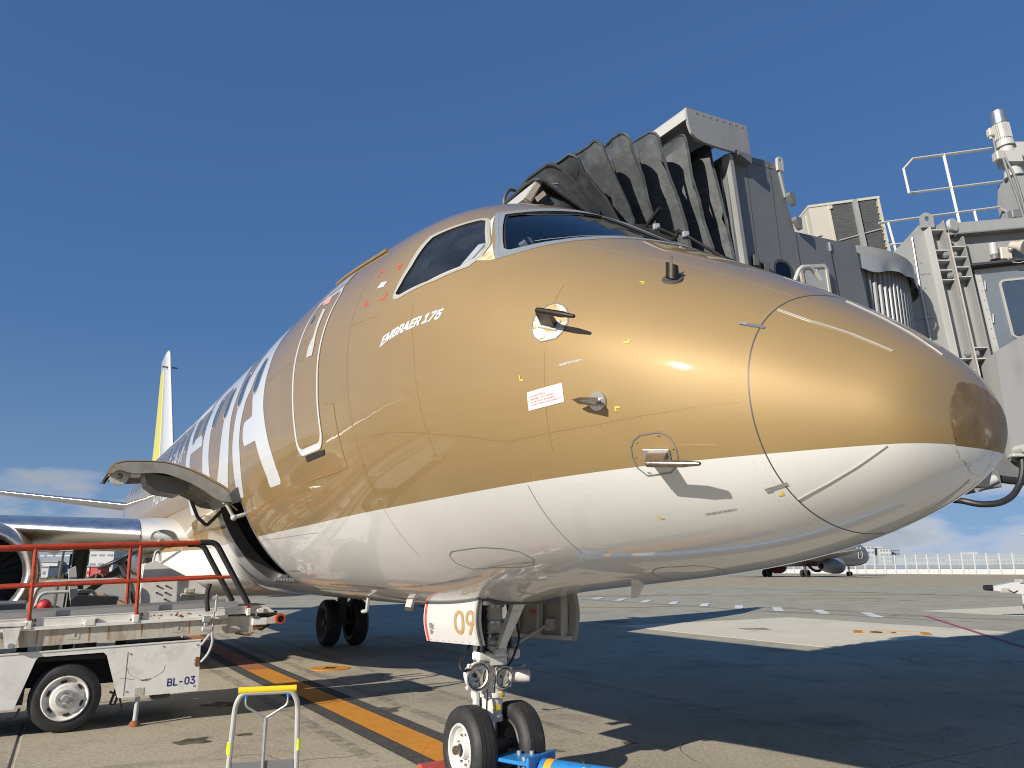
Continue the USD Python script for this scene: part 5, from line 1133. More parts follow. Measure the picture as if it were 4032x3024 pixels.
# ------------------------------------------------------------------ wheel chock and tow bar at the nose wheel
ck = Thing('wheel_chock', 'faded red wedge chock against the nose wheel', 'chock', (-.62, 7.02, 0))
b = MB(); o = A(3.9, .18, 0) + 0 * UP
for s0 in (4.19,):
    b.hull([A(s0 + a, .31 + c, z) for c in (-.12, .13) for a, z in ((0, .015), (.22, .015), (.05, .15), (.12, .15))])
ck.add('wedge', b, 'chock_red')
b = MB(); b.tube([A(4.24, .45, .09), A(4.27, .52, .11), A(4.33, .52, .11), A(4.36, .45, .09)], .012, 6); ck.add('rope_handle', b, 'rope')

tb_ = Thing('tow_bar', 'blue tow bar with an orange band hitched to the nose wheels', 'tow bar', A(3.45, -.15, 0))
hx = unit(np.array([.80, -.60, 0])); hy = np.cross(UP, hx); ho = A(3.56, -.045, .225)
b = MB((ho, hx, hy, UP)); b.box([-.16, -.14, .035], [.16, .14, .062], .006); b.box([-.16, -.14, -.07], [.16, .14, -.042], .006); b.box([.155, -.17, -.12], [.185, .17, .10], .006)
hd = tb_.add('head_plate', b, 'bar_blue')
b = MB((ho, hx, hy, UP))
for x, y in ((-.06, .05), (.08, -.08), (.02, .1)): b.cyl([x, y, -.09], [x, y, .085], .018, .018, 8)
tb_.add('bolt', b, 'galv', parent=hd)
tb_.add('hook_arm', MB((ho, hx, hy, UP)).box([-.42, -.035, -.02], [-.15, .035, .03], .01), 'dark_grey', parent=hd)
tb_.add('tube', MB((ho, hx, hy, UP)).cyl([.18, 0, -.01], [3.2, 0, .06], .085, .085, 28), 'bar_blue')
tb_.add('orange_band', MB((ho, hx, hy, UP)).cyl([.24, 0, -.0085], [.30, 0, -.007], .0875, .0875, 28), 'orange_band')
tb_.add('white_label', MB((ho, hx, hy, UP)).lathe([(0, .0868), (.25, .0868)], [.55, 0, -.002], [1, 0, .023], 12, -1.0, .8), 'letter')
tb_.add('grab_knob', MB((ho, hx, hy, UP)).cyl([.52, .02, .07], [.52, .02, .10], .02, .02, 8), 'cable')
b = MB((ho, hx, hy, UP)); pts = np.array([[-.33, -.18, -.12], [-.26, -.24, -.10], [-.1, -.27, -.10], [.06, -.26, -.14], [.14, -.2, -.19]]); b.tube(pts, .014, 7, bend=.06); tb_.add('rope', b, 'rope')

# ------------------------------------------------------------------ belt loader
W0 = np.array([-4.56, 8.41, 0]); LX, LYd = L, -D     # x towards the aircraft, y away from the camera
fl = (W0, LX, LYd, UP)
ld = Thing('belt_loader', 'white rust-stained belt loader with red hand rails under the cargo door', 'belt loader', W0)
body = Polygon([(-2.6, .27), (-.47, .27), (-.335, .725), (-.31, .755), (.275, .768), (.31, .735), (.455, .30), (1.235, .313), (1.25, .33), (1.236, .846), (-2.6, .73)])
sp_ = ld.add('side_panel', MB(fl).prism(body.buffer(-.012).buffer(.012, 4), .035), 'worn_white', label='dented white side panel marked BL-03')
ld.add('front_panel', MB(fl).box([1.20, .04, .33], [1.235, 1.35, .82], .008), 'worn_white')
v, f = flat_text('BL-03', .078, W0 + LX * .925 + UP * .383 - LYd * -.0, unit(LX + .035 * UP), UP, .0005, True, .285); v = v + LYd * -.003 * 0 + D * .0012
ld.add('panel_lettering', (v, f), 'navy', False, parent=sp_)
arc = [[.70 + .20 * math.cos(t) * (1 + .05 * math.sin(7 * t)), -.001, .66 + .19 * math.sin(t)] for t in np.linspace(3.5, 6.0, 26)]; b = MB(fl); b.tube(arc, .0022, 4); ld.add('scratch', b, 'beige_steel', parent=sp_)
b = MB(fl); b.tube([[.66, -.002, .465], [.70, -.003, .462], [.745, -.002, .478], [.70, -.002, .470]], .005, 4); b.tube([[.45, -.001, .50], [.52, -.002, .49], [.60, -.001, .475]], .0018, 4); ld.add('dent_edge', b, 'grey_print', parent=sp_)
b = MB(fl); b.prism(Polygon([(.505, .76), (.512, .76), (.512, .32), (.505, .315)]), .002, [0, -.0015, 0]); ld.add('panel_gap', b, 'grey_print', False, parent=sp_)
b = MB(fl)
for x, z in ((.53, .74), (.53, .36), (1.20, .80), (1.20, .37), (.85, .80), (1.19, .64), (1.19, .60)): b.cyl([x, .0, z], [x, -.006, z], .010, .010, 8)
ld.add('bolt_heads', b, 'galv', parent=sp_, kind='stuff')
ld.add('warning_plate', MB(fl).box([.61, -.004, .315], [.70, .0, .39]), 'beige_steel', parent=sp_)
ld.add('side_marker', MB(fl).box([1.195, -.006, .57], [1.24, .05, .67], .004), 'rust', parent=sp_)
ld.add('top_edge', MB(fl).prism(Polygon([(-2.6, .728), (1.236, .846), (1.236, .858), (-2.6, .742)]), .06, [0, -.008, 0]), 'worn_white', parent=sp_)
b = MB(fl); b.box([-2.6, .05, .30], [-.40, 1.3, .70]); b.box([.5, .05, .36], [1.19, 1.3, .80]); b.box([-.4, .34, .42], [.5, 1.1, .70]); b.cyl([0, .1, .33], [0, 1.4, .33], .05, .05, 10); b.box([-.36, .10, .70], [.44, .30, .74])
ld.add('chassis', b, 'dark')
b = MB(fl); b.tube([[.50, .12, .42], [.44, .14, .22], [.40, .16, .22], [.46, .14, .45]], .014, 5); b.tube([[.38, .1, .36], [.48, .12, .30], [.52, .12, .16], [.42, .14, .12]], .012, 5); b.tube([[-.42, .1, .26], [-.46, .12, .16], [-.52, .12, .17]], .014, 5); b.box([.78, .08, .25], [.98, .4, .33], .02)
ld.add('underbody', b, 'dark_grey', kind='stuff')


def truck_wheel(o, side, t, name='wheel'):
    ax = D * side; R = .335; w = t.add(name, tyre(o - ax * .09, ax, R, .19, 5, 40), 'rubber', smooth=40); b = MB()
    b.lathe([(-.03, .222), (.012, .218), (.016, .208), (.006, .20), (-.012, .19), (-.02, .172), (-.012, .15), (.012, .125), (.018, .10), (.02, .088), (.035, .082), (.038, .0)], o, ax, 40); t.add('rim', b, 'white_gear', parent=w)
    b = MB(); sx, sz = np.cross(ax, UP), UP
    for k in range(6):
        a = k * TWO / 6 + .35; c = o + (math.cos(a) * sx + math.sin(a) * sz) * .163 - ax * .014; tn = -math.sin(a) * sx + math.cos(a) * sz; rd = math.cos(a) * sx + math.sin(a) * sz
        b.hull([c + tn * x + rd * y + ax * z for x, y in ((-.03, -.006), (-.03, .006), (-.022, .011), (.022, .011), (.03, .006), (.03, -.006), (.022, -.011), (-.022, -.011)) for z in (-.004, .008)])
    t.add('rim_slot', b, 'black', parent=w)
    b = MB(); b.cyl(o + ax * .03, o + ax * .06, .034, .03, 14); b.lathe([(.037, .088), (.039, .05)], o, ax, 24)
    for k in range(5): a = k * TWO / 5; q = o + (math.cos(a) * sx + math.sin(a) * sz) * .068; b.cyl(q + ax * .034, q + ax * .052, .012, .012, 6)
    t.add('hub', b, 'galv', parent=w)


truck_wheel(W0 + UP * .335 + LYd * .03 + LX * -.03, 1, ld); truck_wheel(W0 + UP * .335 + LYd * 1.35, -1, ld); truck_wheel(W0 - LX * 1.75 + UP * .335 + LYd * .03, 1, ld)
b = MB(fl); b.cyl([.655, .06, .30], [.648, .05, .05], .024, .024, 12); jk = ld.add('support_jack', b, 'bridge_light'); ld.add('jack_foot', MB(fl).lathe([(0, .06), (.02, .058), (.055, .035), (.06, 0)], [.648, .05, .0], [0, 0, 1], 16), 'rust', parent=jk)

zt = lambda x: 1.045 + .0292 * x      # line of the beam's flange, rising towards the aircraft
quad = lambda x0, x1, lo, hi: Polygon([(x0, zt(x0) + lo), (x1, zt(x1) + lo), (x1, zt(x1) + hi), (x0, zt(x0) + hi)])
bm = ld.add('conveyor_beam', MB(fl).prism(quad(-3.2, 1.50, -.175, 0), .10, [0, -.005, 0]), 'beige_steel', label='stained beige conveyor beam')
ld.add('lower_flange', MB(fl).prism(quad(-3.2, 1.50, -.012, .022), .16, [0, -.045, 0]), 'worn_white', parent=bm)
ld.add('side_rail', MB(fl).prism(quad(-3.2, 2.02, .022, .098).difference(Polygon([(1.93, 1.2), (2.1, 1.2), (2.1, 1.12), (2.03, 1.13)])), .05, [0, -.01, 0]), 'rusty_white', parent=bm, label='white side rail with rust spots')
ld.add('rail_cap', MB(fl).prism(quad(-3.2, 1.96, .098, .106), .06, [0, -.014, 0]), 'worn_white', parent=bm)
ld.add('belt_guard', MB(fl).prism(quad(-3.2, 1.62, .106, .165), .02, [0, .06, 0]), 'bridge', parent=bm)
ld.add('belt_guard', MB(fl).prism(quad(-3.2, 1.62, .106, .165), .02, [0, .80, 0]), 'bridge', parent=bm)
ld.add('belt', MB(fl).prism(quad(-3.2, 1.98, .085, .10), .70, [0, .09, 0]), 'cable')
ld.add('far_beam', MB(fl).prism(quad(-3.2, 2.0, -.17, .10), .08, [0, .82, 0]), 'beige_steel', parent=bm)
fe = ld.add('front_end', MB(fl).prism(Polygon([(1.50, .905), (1.80, .905), (1.86, .98), (1.86, 1.085), (1.50, 1.09)]), .85, [0, .01, 0]), 'beige_steel')
b = MB(fl); b.box([1.78, -.02, .985], [1.95, .10, 1.065], .008); b.box([1.95, .0, .99], [2.03, .12, 1.06], .01); ld.add('end_bracket', b, 'worn_white', parent=fe)
b = MB(fl); b.hull([[x, y, z] for y in (0, .12) for x, z in ((1.79, .98), (1.96, .985), (1.90, .95), (1.80, .93))]); b.tube([[1.60, .0, .905], [1.70, .0, .885], [1.76, 0, .88], [1.80, 0, .91]], .012, 6); b.box([1.72, -.01, .87], [1.76, .02, .90], .004); ld.add('end_rust_plate', b, 'rust', parent=fe)
b = MB(fl); b.cyl([2.09, -.06, 1.05], [2.09, .92, 1.05], .052, .052, 24, True); rl = ld.add('front_roller', b, 'cable'); ld.add('roller_ring', MB(fl).lathe([(0, .038), (0, .058), (.05, .060), (.05, .05)], [2.09, -.075, 1.05], [0, 1, 0], 24), 'red_rail', parent=rl)
ld.add('roller_arm', MB(fl).hull([[x, y, z] for y in (-.02, .02) for x, z in ((1.95, 1.0), (1.95, 1.06), (2.09, 1.0), (2.09, 1.10))]), 'beige_steel', parent=rl)
b = MB(fl); b.tube([[1.85, .3, .95], [1.95, .25, .92], [2.05, .3, .97]], .02, 6); b.tube([[1.9, .5, 1.12], [2.02, .3, 1.13], [2.08, .1, 1.12]], .012, 6); ld.add('roller_cable', b, 'cable', parent=rl)
b = MB(fl)
for k, (x, w_) in enumerate(((-.44, .03), (.547, .03), (1.725, .022))):
    b = MB(fl); b.box([x - w_, -.055, zt(x) - .0], [x + w_, -.008, zt(x) + .085], .008); ld.add('post_socket', b, 'rusty_white', parent=bm)
b = MB(fl); b.box([.06, -.05, zt(.1) + .0], [.16, -.008, zt(.1) + .07], .006); b.box([.05, -.045, zt(.1) + .062], [.17, -.012, zt(.1) + .078]); ld.add('step_bracket', b, 'rusty_white', parent=bm)
b = MB(fl); b.box([1.82, -.03, zt(1.85) + .02], [1.90, -.008, zt(1.85) + .075], .006); ld.add('step_bracket', b, 'rusty_white', parent=bm)
for x in (-.02, .98):
    b = MB(fl); b.box([x - .055, -.012, zt(x) - .035], [x + .055, -.003, zt(x) - .028]); b.box([x - .006, -.014, zt(x) - .10], [x + .006, -.003, zt(x) - .03]); b.box([x - .06, -.008, zt(x) - .13], [x + .05, -.002, zt(x) - .02]); ld.add('rail_hook', b, 'beige_steel', parent=bm)
br = MB(fl); br.hull([[x, y, z] for y in (-.07, -.045) for x, z in ((-.66, 1.05), (-.50, 1.055), (-.53, .86), (-.615, .86))]); ld.add('lift_bracket', br, 'worn_white', parent=bm); ld.add('bracket_pin', MB(fl).cyl([-.572, -.085, .885], [-.572, -.04, .885], .024, .024, 10), 'galv', parent=bm)
b = MB(fl); b.box([-3.2, -.055, zt(-.9) + .045], [-.44, -.015, zt(-.9) + .085], .006); ld.add('folded_rail', b, 'worn_white', parent=bm)
for x, y in ((-.52, .3), (-.1, .5), (.4, .25)): ld.add('lift_frame', MB(fl).box([x, y, .72], [x + .1, y + .1, .9]), 'dark')
zr = lambda x: 1.872 + .040 * x
for y, nm in ((-.03, 'hand_rail'), (.86, 'hand_rail')):
    xs = (-2.4, -.44, .547) if y < 0 else (-2.3, .52)
    b = MB(fl); b.tube([[-3.2, y, zr(-3.2)], [1.16, y, zr(1.16)]], .026, 10)
    hr = ld.add(nm, b, 'red_rail')
    ld.add('middle_rail', MB(fl).tube([[-3.2, y, zr(-3.2) - .385], [1.52, y, zr(1.52) - .40]], .019, 8), 'red_rail', parent=hr)
    for x in xs: ld.add('rail_post', MB(fl).tube([[x + (.0 if x > 0 else .0), y, zt(x) + .03], [x - .027, y, zr(x) - .01]], .02, 8), 'red_rail', parent=hr)
    ld.add('padded_end', MB(fl).tube([[1.13, y, zr(1.13)], [1.30, y, zr(1.30)], [1.715, y, zt(1.715) + .13]], .033, 10, bend=.08), 'pad', parent=hr)
    ld.add('end_stub', MB(fl).tube([[1.705, y, zt(1.715) + .15], [1.725, y, zt(1.72) + .03]], .018, 8), 'red_rail', parent=hr)
rng = np.random.default_rng(17)
def stain(x, z, r, y=-.0105):
    a = np.linspace(0, TWO, 15)[:-1]; q = Polygon([(x + r * (1 + .45 * rng.standard_normal()) * math.cos(t) * 1.2, z + r * max(.2, 1 + .4 * rng.standard_normal()) * math.sin(t)) for t in a]).buffer(0); ld.add('rust_stain', MB(fl).prism(q, .0008, [0, y, 0]), 'rust', False, parent=bm)


for x, dz, r in ((.70, .06, .007), (.73, .064, .010), (.77, .058, .006), (.80, .06, .009), (.90, .058, .010), (.95, .05, .012), (.965, .065, .014), (.98, .04, .010), (1.00, .045, .013), (1.08, .062, .011), (1.10, .058, .008), (.72, .03, .006), (1.2, .035, .006), (.78, .03, .005), (1.02, .028, .012), (1.62, .07, .006), (1.80, .06, .008), (1.88, .035, .010), (1.93, .06, .006)): stain(x, zt(x) + dz, r)
for x in (-.44, .547):
    for k in range(7): stain(x + .055 * math.cos(k * 1.3), zt(x) + .045 + .045 * math.sin(k * 1.7), .010 + .006 * (k % 2))
for x in (.07, .17): stain(x, zt(.1) + .05, .012); stain(x, zt(.1) + .02, .008)
for x in (-.35, .12, .30, .62, 1.1): ld.add('rust_run', MB(fl).hull([[x + dx, -.0058, zt(x) - dz] for dx, dz in ((-.012, .02), (.010, .02), (.006, .15), (-.004, .16))] + [[x, -.005, zt(x) - .05]]), 'beige_rust', False, parent=bm)
# bumper lever at the near front corner
b = MB(fl); b.tube([[1.262, -.10, 1.46], [1.245, -.10, 1.38], [1.245, -.10, 1.28], [1.265, -.10, 1.16]], .026, 8); lv = ld.add('stop_pad', b, 'pad')
b = MB(fl); b.box([1.27, -.11, 1.28], [1.35, -.09, 1.33], .01); b.box([1.335, -.11, 1.15], [1.36, -.085, 1.34], .008); b.tube([[1.33, -.10, 1.15], [1.33, -.10, .92], [1.345, -.10, .82], [1.31, -.08, .70], [1.25, -.04, .62]], .014, 8, bend=.05); b.tube([[1.33, -.1, .95], [1.24, -.03, .80]], .013, 8); b.box([1.22, -.12, .95], [1.33, -.06, .995], .008); ld.add('lever_arm', b, 'bridge_light', parent=lv)
b = MB(fl); b.box([1.215, -.13, 1.04], [1.30, -.07, 1.11], .012); b.box([1.235, -.12, 1.0], [1.28, -.08, 1.045], .008); ld.add('switch_box', b, 'galv', parent=lv)
# driver's side: seat, guard rail, console, steering wheel
yo = 1.0
st = ld.add('driver_seat', MB(fl).hull([[x, y, z] for y in (yo + .05, yo + .48) for x, z in ((-.05, 1.20), (.42, 1.20), (.44, 1.30), (.0, 1.32), (-.06, 1.27))]), 'seat')
ld.add('seat_back', MB(fl).hull([[x, y, z] for y in (yo + .08, yo + .45) for x, z in ((-.06, 1.26), (.02, 1.27), (-.12, 1.62), (-.05, 1.66))]), 'bridge_light', parent=st)
ld.add('guard_rail', MB(fl).tube([[-.46, yo, 1.16], [-.42, yo, 1.42], [-.3, yo, 1.48], [.42, yo, 1.50], [.52, yo, 1.46], [.54, yo, 1.20]], .026, 8, bend=.08), 'bridge_light')
ld.add('guard_rail', MB(fl).tube([[-.42, yo + .5, 1.10], [-.38, yo + .5, 1.35], [.2, yo + .5, 1.37], [.26, yo + .5, 1.15]], .02, 8, bend=.08), 'bridge_light')
ld.add('rear_box', MB(fl).box([-1.1, yo, 1.0], [-.50, yo + .45, 1.27], .01), 'bridge_dark')
ld.add('red_bottle', MB(fl).sphere([-.32, yo - .02, 1.22], [.075, .075, .075], 2), 'red')
co = ld.add('control_console', MB(fl).hull([[x - .30, y, z] for y in (yo + .05, yo + .6) for x, z in ((.98, 1.02), (1.75, 1.02), (1.75, 1.36), (1.50, 1.52), (1.12, 1.72), (.98, 1.68))]), 'worn_white')
b = MB(fl); b.box([1.12, yo + .0, 1.12], [1.42, yo + .05, 1.33], .01); b.box([1.16, yo - .01, 1.33], [1.28, yo + .02, 1.39], .01); ld.add('console_door', b, 'beige_steel', parent=co)
b = MB(fl)
for x, z in ((.85, 1.42), (.95, 1.42), (.95, 1.34), (.85, 1.34), (.95, 1.26)): b.cyl([x, yo + .06, z], [x, yo + .03, z], .012, .012, 8)
for k in range(4): b.cyl([.72 + .03 * k, yo + .15 + .1 * k, 1.68], [.70 + .03 * k, yo + .13 + .1 * k, 1.76], .012, .012, 6)
ld.add('console_knob', b, 'black', parent=co)
b = MB(fl); b.tube([[.78, yo + .12, 1.70], [.80, yo + .12, 1.84], [.85, yo + .14, 1.85], [.86, yo + .12, 1.72]], .016, 6, bend=.03); b.hull([[.84 + x, yo + .1 + y, z] for x, z in ((0, 1.68), (.02, 1.66), (.26, 1.84), (.24, 1.86)) for y in (0, .06)]); ld.add('control_lever', b, 'bridge_light', parent=co)
ax = unit(np.array([-.45, 0, .89])); c = np.array([.42, yo + .35, 1.74]); e1, e2 = np.array([.89, 0, .45]), np.array([0, 1.0, 0])
b = MB(fl); b.tube([c + .24 * (math.cos(t) * e1 + math.sin(t) * e2) for t in np.linspace(0, TWO, 25)[:-1]], .02, 7, closed=True)
for t in (0, 2.1, 4.2): b.tube([c - .04 * ax, c + .23 * (math.cos(t) * e1 + math.sin(t) * e2)], .014, 6)
b.cyl(c - .05 * ax, c - .01 * ax, .05, .05, 12); sw = ld.add('steering_wheel', b, 'cable'); ld.add('steering_column', MB(fl).tube([c, [.58, yo + .35, 1.42], [.68, yo + .35, 1.1]], .035, 8), 'dark_grey', parent=sw)

# ------------------------------------------------------------------ hand trolley in the foreground
HB = np.array([-1.385, 4.62, 0]); hx = unit([.345, .10, 0]); hn = np.cross(hx, UP); hz = UP + .03 * hn; fh = (HB, hx, hn, hz)
ct = Thing('hand_trolley', 'grey hand trolley with a yellow grip bar in the foreground', 'trolley', HB)
b = MB(fh); b.tube([[-.185, 0, .12], [-.178, 0, .60], [-.168, 0, .86], [-.162, .012, .90], [-.135, .02, .955], [.135, .02, .955], [.162, .012, .90], [.168, 0, .86], [.178, 0, .60], [.185, 0, .12]], .0145, 10, bend=.05)
fr_ = ct.add('tube_frame', b, 'tube_grey')
ct.add('yellow_grip', MB(fh).tube([[-.155, .02, .968], [.155, .02, .968]], .0185, 12), 'yellow')
for x in (-.181, .181): ct.add('reflective_band', MB(fh).cyl([x, 0, .64], [x * .993, 0, .70], .0155, .0155, 14), 'lime', parent=fr_)
b = MB(fh); b.tube([[-.112, .02, .95], [-.112, .02, .885], [-.012, .015, .825], [0, .012, .82]], .0065, 6, bend=.02); b.tube([[.112, .02, .95], [.112, .02, .885], [.012, .015, .825], [0, .012, .82]], .0065, 6, bend=.02); b.tube([[0, .012, .825], [0, .01, .45]], .0095, 8); b.cyl([0, .012, .79], [0, .012, .72], .012, .010, 8)
lk = ct.add('release_linkage', b, 'galv')
b = MB(fh)
for x in (-.112, .112): b.cyl([x, .02, .925], [x, .02, .945], .0085, .0085, 8)
ct.add('blue_sleeve', b, 'bar_blue', parent=lk)
ct.add('back_plate', MB(fh).box([-.166, -.004, .12], [.166, .008, .595], .003), 'plate_grey')
ct.add('deck', MB(fh).box([-.21, -.02, .10], [.21, .55, .13], .01), 'plate_grey')
for x in (-.17, .17):
    for y in (.04, .48): w = ct.add('castor', MB(fh).cyl([x - .015, y, .045], [x + .015, y, .045], .045, .045, 16), 'rubber')

# ------------------------------------------------------------------ jet bridge: cab, canopy, turning drum, tunnel
jb = Thing('jet_bridge', 'grey passenger boarding bridge with a black folding canopy at the port door', 'jet bridge', A(4.8, -6.0, 0))
# folding canopy
TP = [(-.12, 4.84), (-.31, 5.03), (-.5, 5.18), (-.78, 5.4), (-1.1, 5.57), (-1.45, 5.69), (-1.83, 5.78), (-2.16, 5.76)]
BT = [(-.71, 4.60), (-.93, 4.55), (-1.1, 4.50), (-1.27, 4.45), (-1.51, 4.40), (-1.9, 4.40), (-2.1, 4.45), (-2.36, 4.55)]
rows, S0, S1 = [], 3.35, 6.35


def hoop(t, b_, inset, jit):
    """one frame of the canopy: up the nose side, over the roof, down the far side; t, b_ = (y, z) of its corner and of a point low on its nose side"""
    t, b_ = np.array(t), np.array(b_); d = (b_ - t) / np.linalg.norm(b_ - t); t = t + d * (.09 if inset > .05 else -.035); d = (b_ - t) / np.linalg.norm(b_ - t); low = t + d * ((t[1] - 2.75) / max(-d[1], .2)); r, pts = .11, []
    for q in np.linspace(0, 1, 26): p = low * (1 - q) + (t + d * r) * q; pts.append((S0 + inset, *p))
    for a in np.linspace(0.15, 1, 6): e = t + d * r * (1 - a) ** 1; pts.append((S0 + inset + r * (1 - math.cos(a * np.pi / 2)) * .9, *(t + d * (r * (1 - math.sin(a * np.pi / 2)) + inset))))
    for q in np.linspace(.06, .94, 30): pts.append((S0 + (S1 - S0) * q, *(t + d * inset)))
    for q in np.linspace(0, 1, 20): p = (t + d * r) * (1 - q) + low * q; pts.append((S1 - inset, *p))
    return pts


for k in range(8):
    rows.append(hoop(TP[k], BT[k], 0.0, k))
    if k < 7:
        q = .56 + .08 * math.sin(3.1 * k); rows.append(hoop(np.array(TP[k]) * (1 - q) + q * np.array(TP[k + 1]), np.array(BT[k]) * (1 - q) + q * np.array(BT[k + 1]), .30 if k else .10, k))
rows = np.array(rows)
up4 = []
for k in range(len(rows) - 1):
    for q in (0, .2, .4, .6, .8): e_ = rows[k] * (1 - q) + rows[k + 1] * q; e_[:, 0] += .035 * math.sin(np.pi * q) * (1 if k % 2 else -.4); up4.append(e_)
up4.append(rows[-1]); R4 = np.array(up4)
fold = (meshkit.fbm(R4 * [1.2, 5.5, 2.2], 3, 21) - .5) * .11
nz = fold + (meshkit.fbm(R4 * [2.6, 3.2, 3.0], 4, 5) - .5) * .10 + (np.abs(meshkit.fbm(R4 * [7, 9, 5], 3, 9) - .5) - .15) * .16
R4 = R4 + nz[..., None] * np.array([.9, .35, .5])
PW = np.stack([NX - R4[..., 0] * D[0] - R4[..., 1] * L[0], NY - R4[..., 0] * D[1] - R4[..., 1] * L[1], R4[..., 2]], -1)
cn = jb.add('folding_canopy', MB().grid(PW), 'fabric', smooth=38, label='black pleated fabric canopy over the aircraft crown')
for k in range(8):
    e = 10 * k; q = PW[min(e, len(PW) - 1)][2:66:2]; jb.add('canopy_hem', MB().tube(q - D * -.004, .014, 5), 'fabric', parent=cn)
b = MB(); b.hull([A(s_, y, z) for s_ in (3.38, 6.2) for y, z in ((.02, 4.62), (-.125, 4.85), (-.175, 4.83), (-.06, 4.60))]); jb.add('canopy_bumper', b, 'bridge_light', label='pale foam bumper of the canopy on the aircraft roof')
b = MB(); b.hull([A(s_, y, z) for s_ in (3.36, 3.40) for y, z in ((.01, 4.63), (-.10, 4.80), (-.14, 4.78), (-.04, 4.61))]); b.hull([A(s_, y, z) for s_ in (3.355, 3.375) for y, z in ((-.09, 4.66), (-.17, 4.74), (-.20, 4.71), (-.12, 4.63))]); jb.add('bumper_plate', b, 'foam')
b = MB(); b.tube([A(3.9, -.10, 4.80), A(3.9, -.10, 4.905), A(3.9, -.155, 4.995), A(3.9, -.21, 5.0), A(3.9, -.28, 4.97)], .016, 6, bend=.05); jb.add('strap_loop', b, 'dark_grey')
P = [[A(3.40 + .03 * math.sin(9 * q + 3 * t), (-.14 - .62 * q) * (1 - t) + (-.02 - .7 * q) * t, (4.82 - .25 * q) * (1 - t) + (4.50 - .12 * q) * t) for t in np.linspace(0, 1, 8)] for q in np.linspace(0, 1, 24)]
jb.add('canopy_flap', MB().grid(P), 'fabric', smooth=50, parent=cn)
for k in range(1, 7):
    w_ = PW[10 * k - 3][4:34:3]; jb.add('canopy_stitch', MB().tube(w_ + .004 * D, .005, 4), 'dark_grey', parent=cn)
# cab wall, post, hood
fc = dict(o=A(3.30, 0, 0), x=-L, y=UP, d=-D)
wall = Polygon([(-2.46, 2.9), (-2.33, 5.68), (-2.44, 5.74), (-3.10, 5.80), (-3.29, 5.06), (-4.30, 5.13), (-4.42, 4.40), (-4.50, 2.9)])
jb.add('cab_wall', MB().prism(wall, .06, **fc), 'bridge_dark', label='dark grey side wall of the cab')
jb.add('corner_post', MB().prism(Polygon([(-2.325, 5.66), (-2.375, 5.665), (-2.50, 4.3), (-2.60, 2.9), (-2.55, 2.9), (-2.45, 4.3)]), .10, A(3.24, 0, 0), -L, UP, -D), 'bridge')
jb.add('cab_front_frame', MB().hull([A(s, y, z) for s in (3.36, 6.4) for y, z in ((-2.30, 5.60), (-2.36, 5.60), (-2.52, 4.4), (-2.46, 4.4), (-2.5, 2.8), (-2.56, 2.8))]), 'dark_grey')
b = MB(); b.hull([A(s, y, z) for s in (3.37, 6.4) for y, z in ((-2.36, 5.70), (-3.10, 5.78), (-2.36, 5.64), (-3.10, 5.72))]); b.hull([A(s, y, z) for s in (3.37, 6.4) for y, z in ((-3.1, 5.05), (-4.3, 5.11), (-3.1, 4.98), (-4.3, 5.04))]); b.hull([A(s, y, z) for s in (3.37, 6.4) for y, z in ((-3.08, 5.74), (-3.12, 5.74), (-3.24, 5.02), (-3.28, 5.02))])
b.hull([A(6.38, y, z) for y, z in ((-2.4, 5.7), (-4.3, 5.1), (-2.5, 2.9), (-4.5, 2.9))] + [A(6.44, y, z) for y, z in ((-2.4, 5.7), (-4.3, 5.1), (-2.5, 2.9), (-4.5, 2.9))]); b.hull([A(s, y, z) for s in (3.3, 6.4) for y, z in ((-1.75, 2.62), (-4.6, 2.62), (-1.75, 2.85), (-4.6, 2.85))])
jb.add('cab_shell', b, 'bridge_dark')
b = MB(); b.hull([A(s, y, z) for s, y, z in ((2.35, -2.2, 2.35), (2.35, -4.5, 2.35), (6.2, -1.9, 2.3), (6.2, -4.4, 2.3), (2.3, -2.0, 2.64), (2.3, -4.6, 2.64), (6.3, -1.8, 2.64), (6.3, -4.5, 2.64))]); jb.add('cab_underframe', b, 'bridge_dark')  # deck added out of view behind the nose to shade the apron
sideh = Polygon([(-1.735, 5.965), (-2.565, 6.025), (-2.595, 5.70), (-2.38, 5.70), (-2.36, 5.67), (-2.14, 5.655), (-1.95, 5.652), (-1.85, 5.668), (-1.79, 5.71), (-1.755, 5.79)])
hdp = jb.add('rain_hood', MB().prism(sideh, .03, A(3.2, 0, 0), -L, UP, -D), 'bridge', label='grey sheet metal rain hood above the canopy')
b = MB(); b.hull([A(s, y, z) for s in (3.205, 6.4) for y, z in ((-1.735, 5.963), (-2.565, 6.023), (-1.735, 5.945), (-2.565, 6.005))]); b.hull([A(s, y, z) for s in (3.215, 6.4) for y, z in ((-1.735, 5.96), (-1.752, 5.96), (-1.752, 5.845), (-1.735, 5.845))]); jb.add('hood_top', b, 'bridge_light', parent=hdp)
jb.add('hood_end', MB().prism(sideh, .03, A(6.4, 0, 0), -L, UP, -D), 'bridge', parent=hdp)
jb.add('hood_flange', MB().hull([A(s, y, z) for s in (3.19, 3.30) for y, z in ((-2.40, 5.69), (-2.595, 5.70), (-2.59, 5.60), (-2.42, 5.66))]), 'bridge_dark', parent=hdp)


def lug(o, x, y, d, r=.055):
    g = unary_union([Polygon([(-r, -.12), (r, -.12), (r, 0), (-r, 0)]), Polygon([(r * math.cos(t), r * math.sin(t)) for t in np.linspace(0, TWO, 25)])]).difference(Polygon([(.4 * r * math.cos(t), .4 * r * math.sin(t)) for t in np.linspace(0, TWO, 17)])); return MB().prism(g, .03, o, x, y, d)


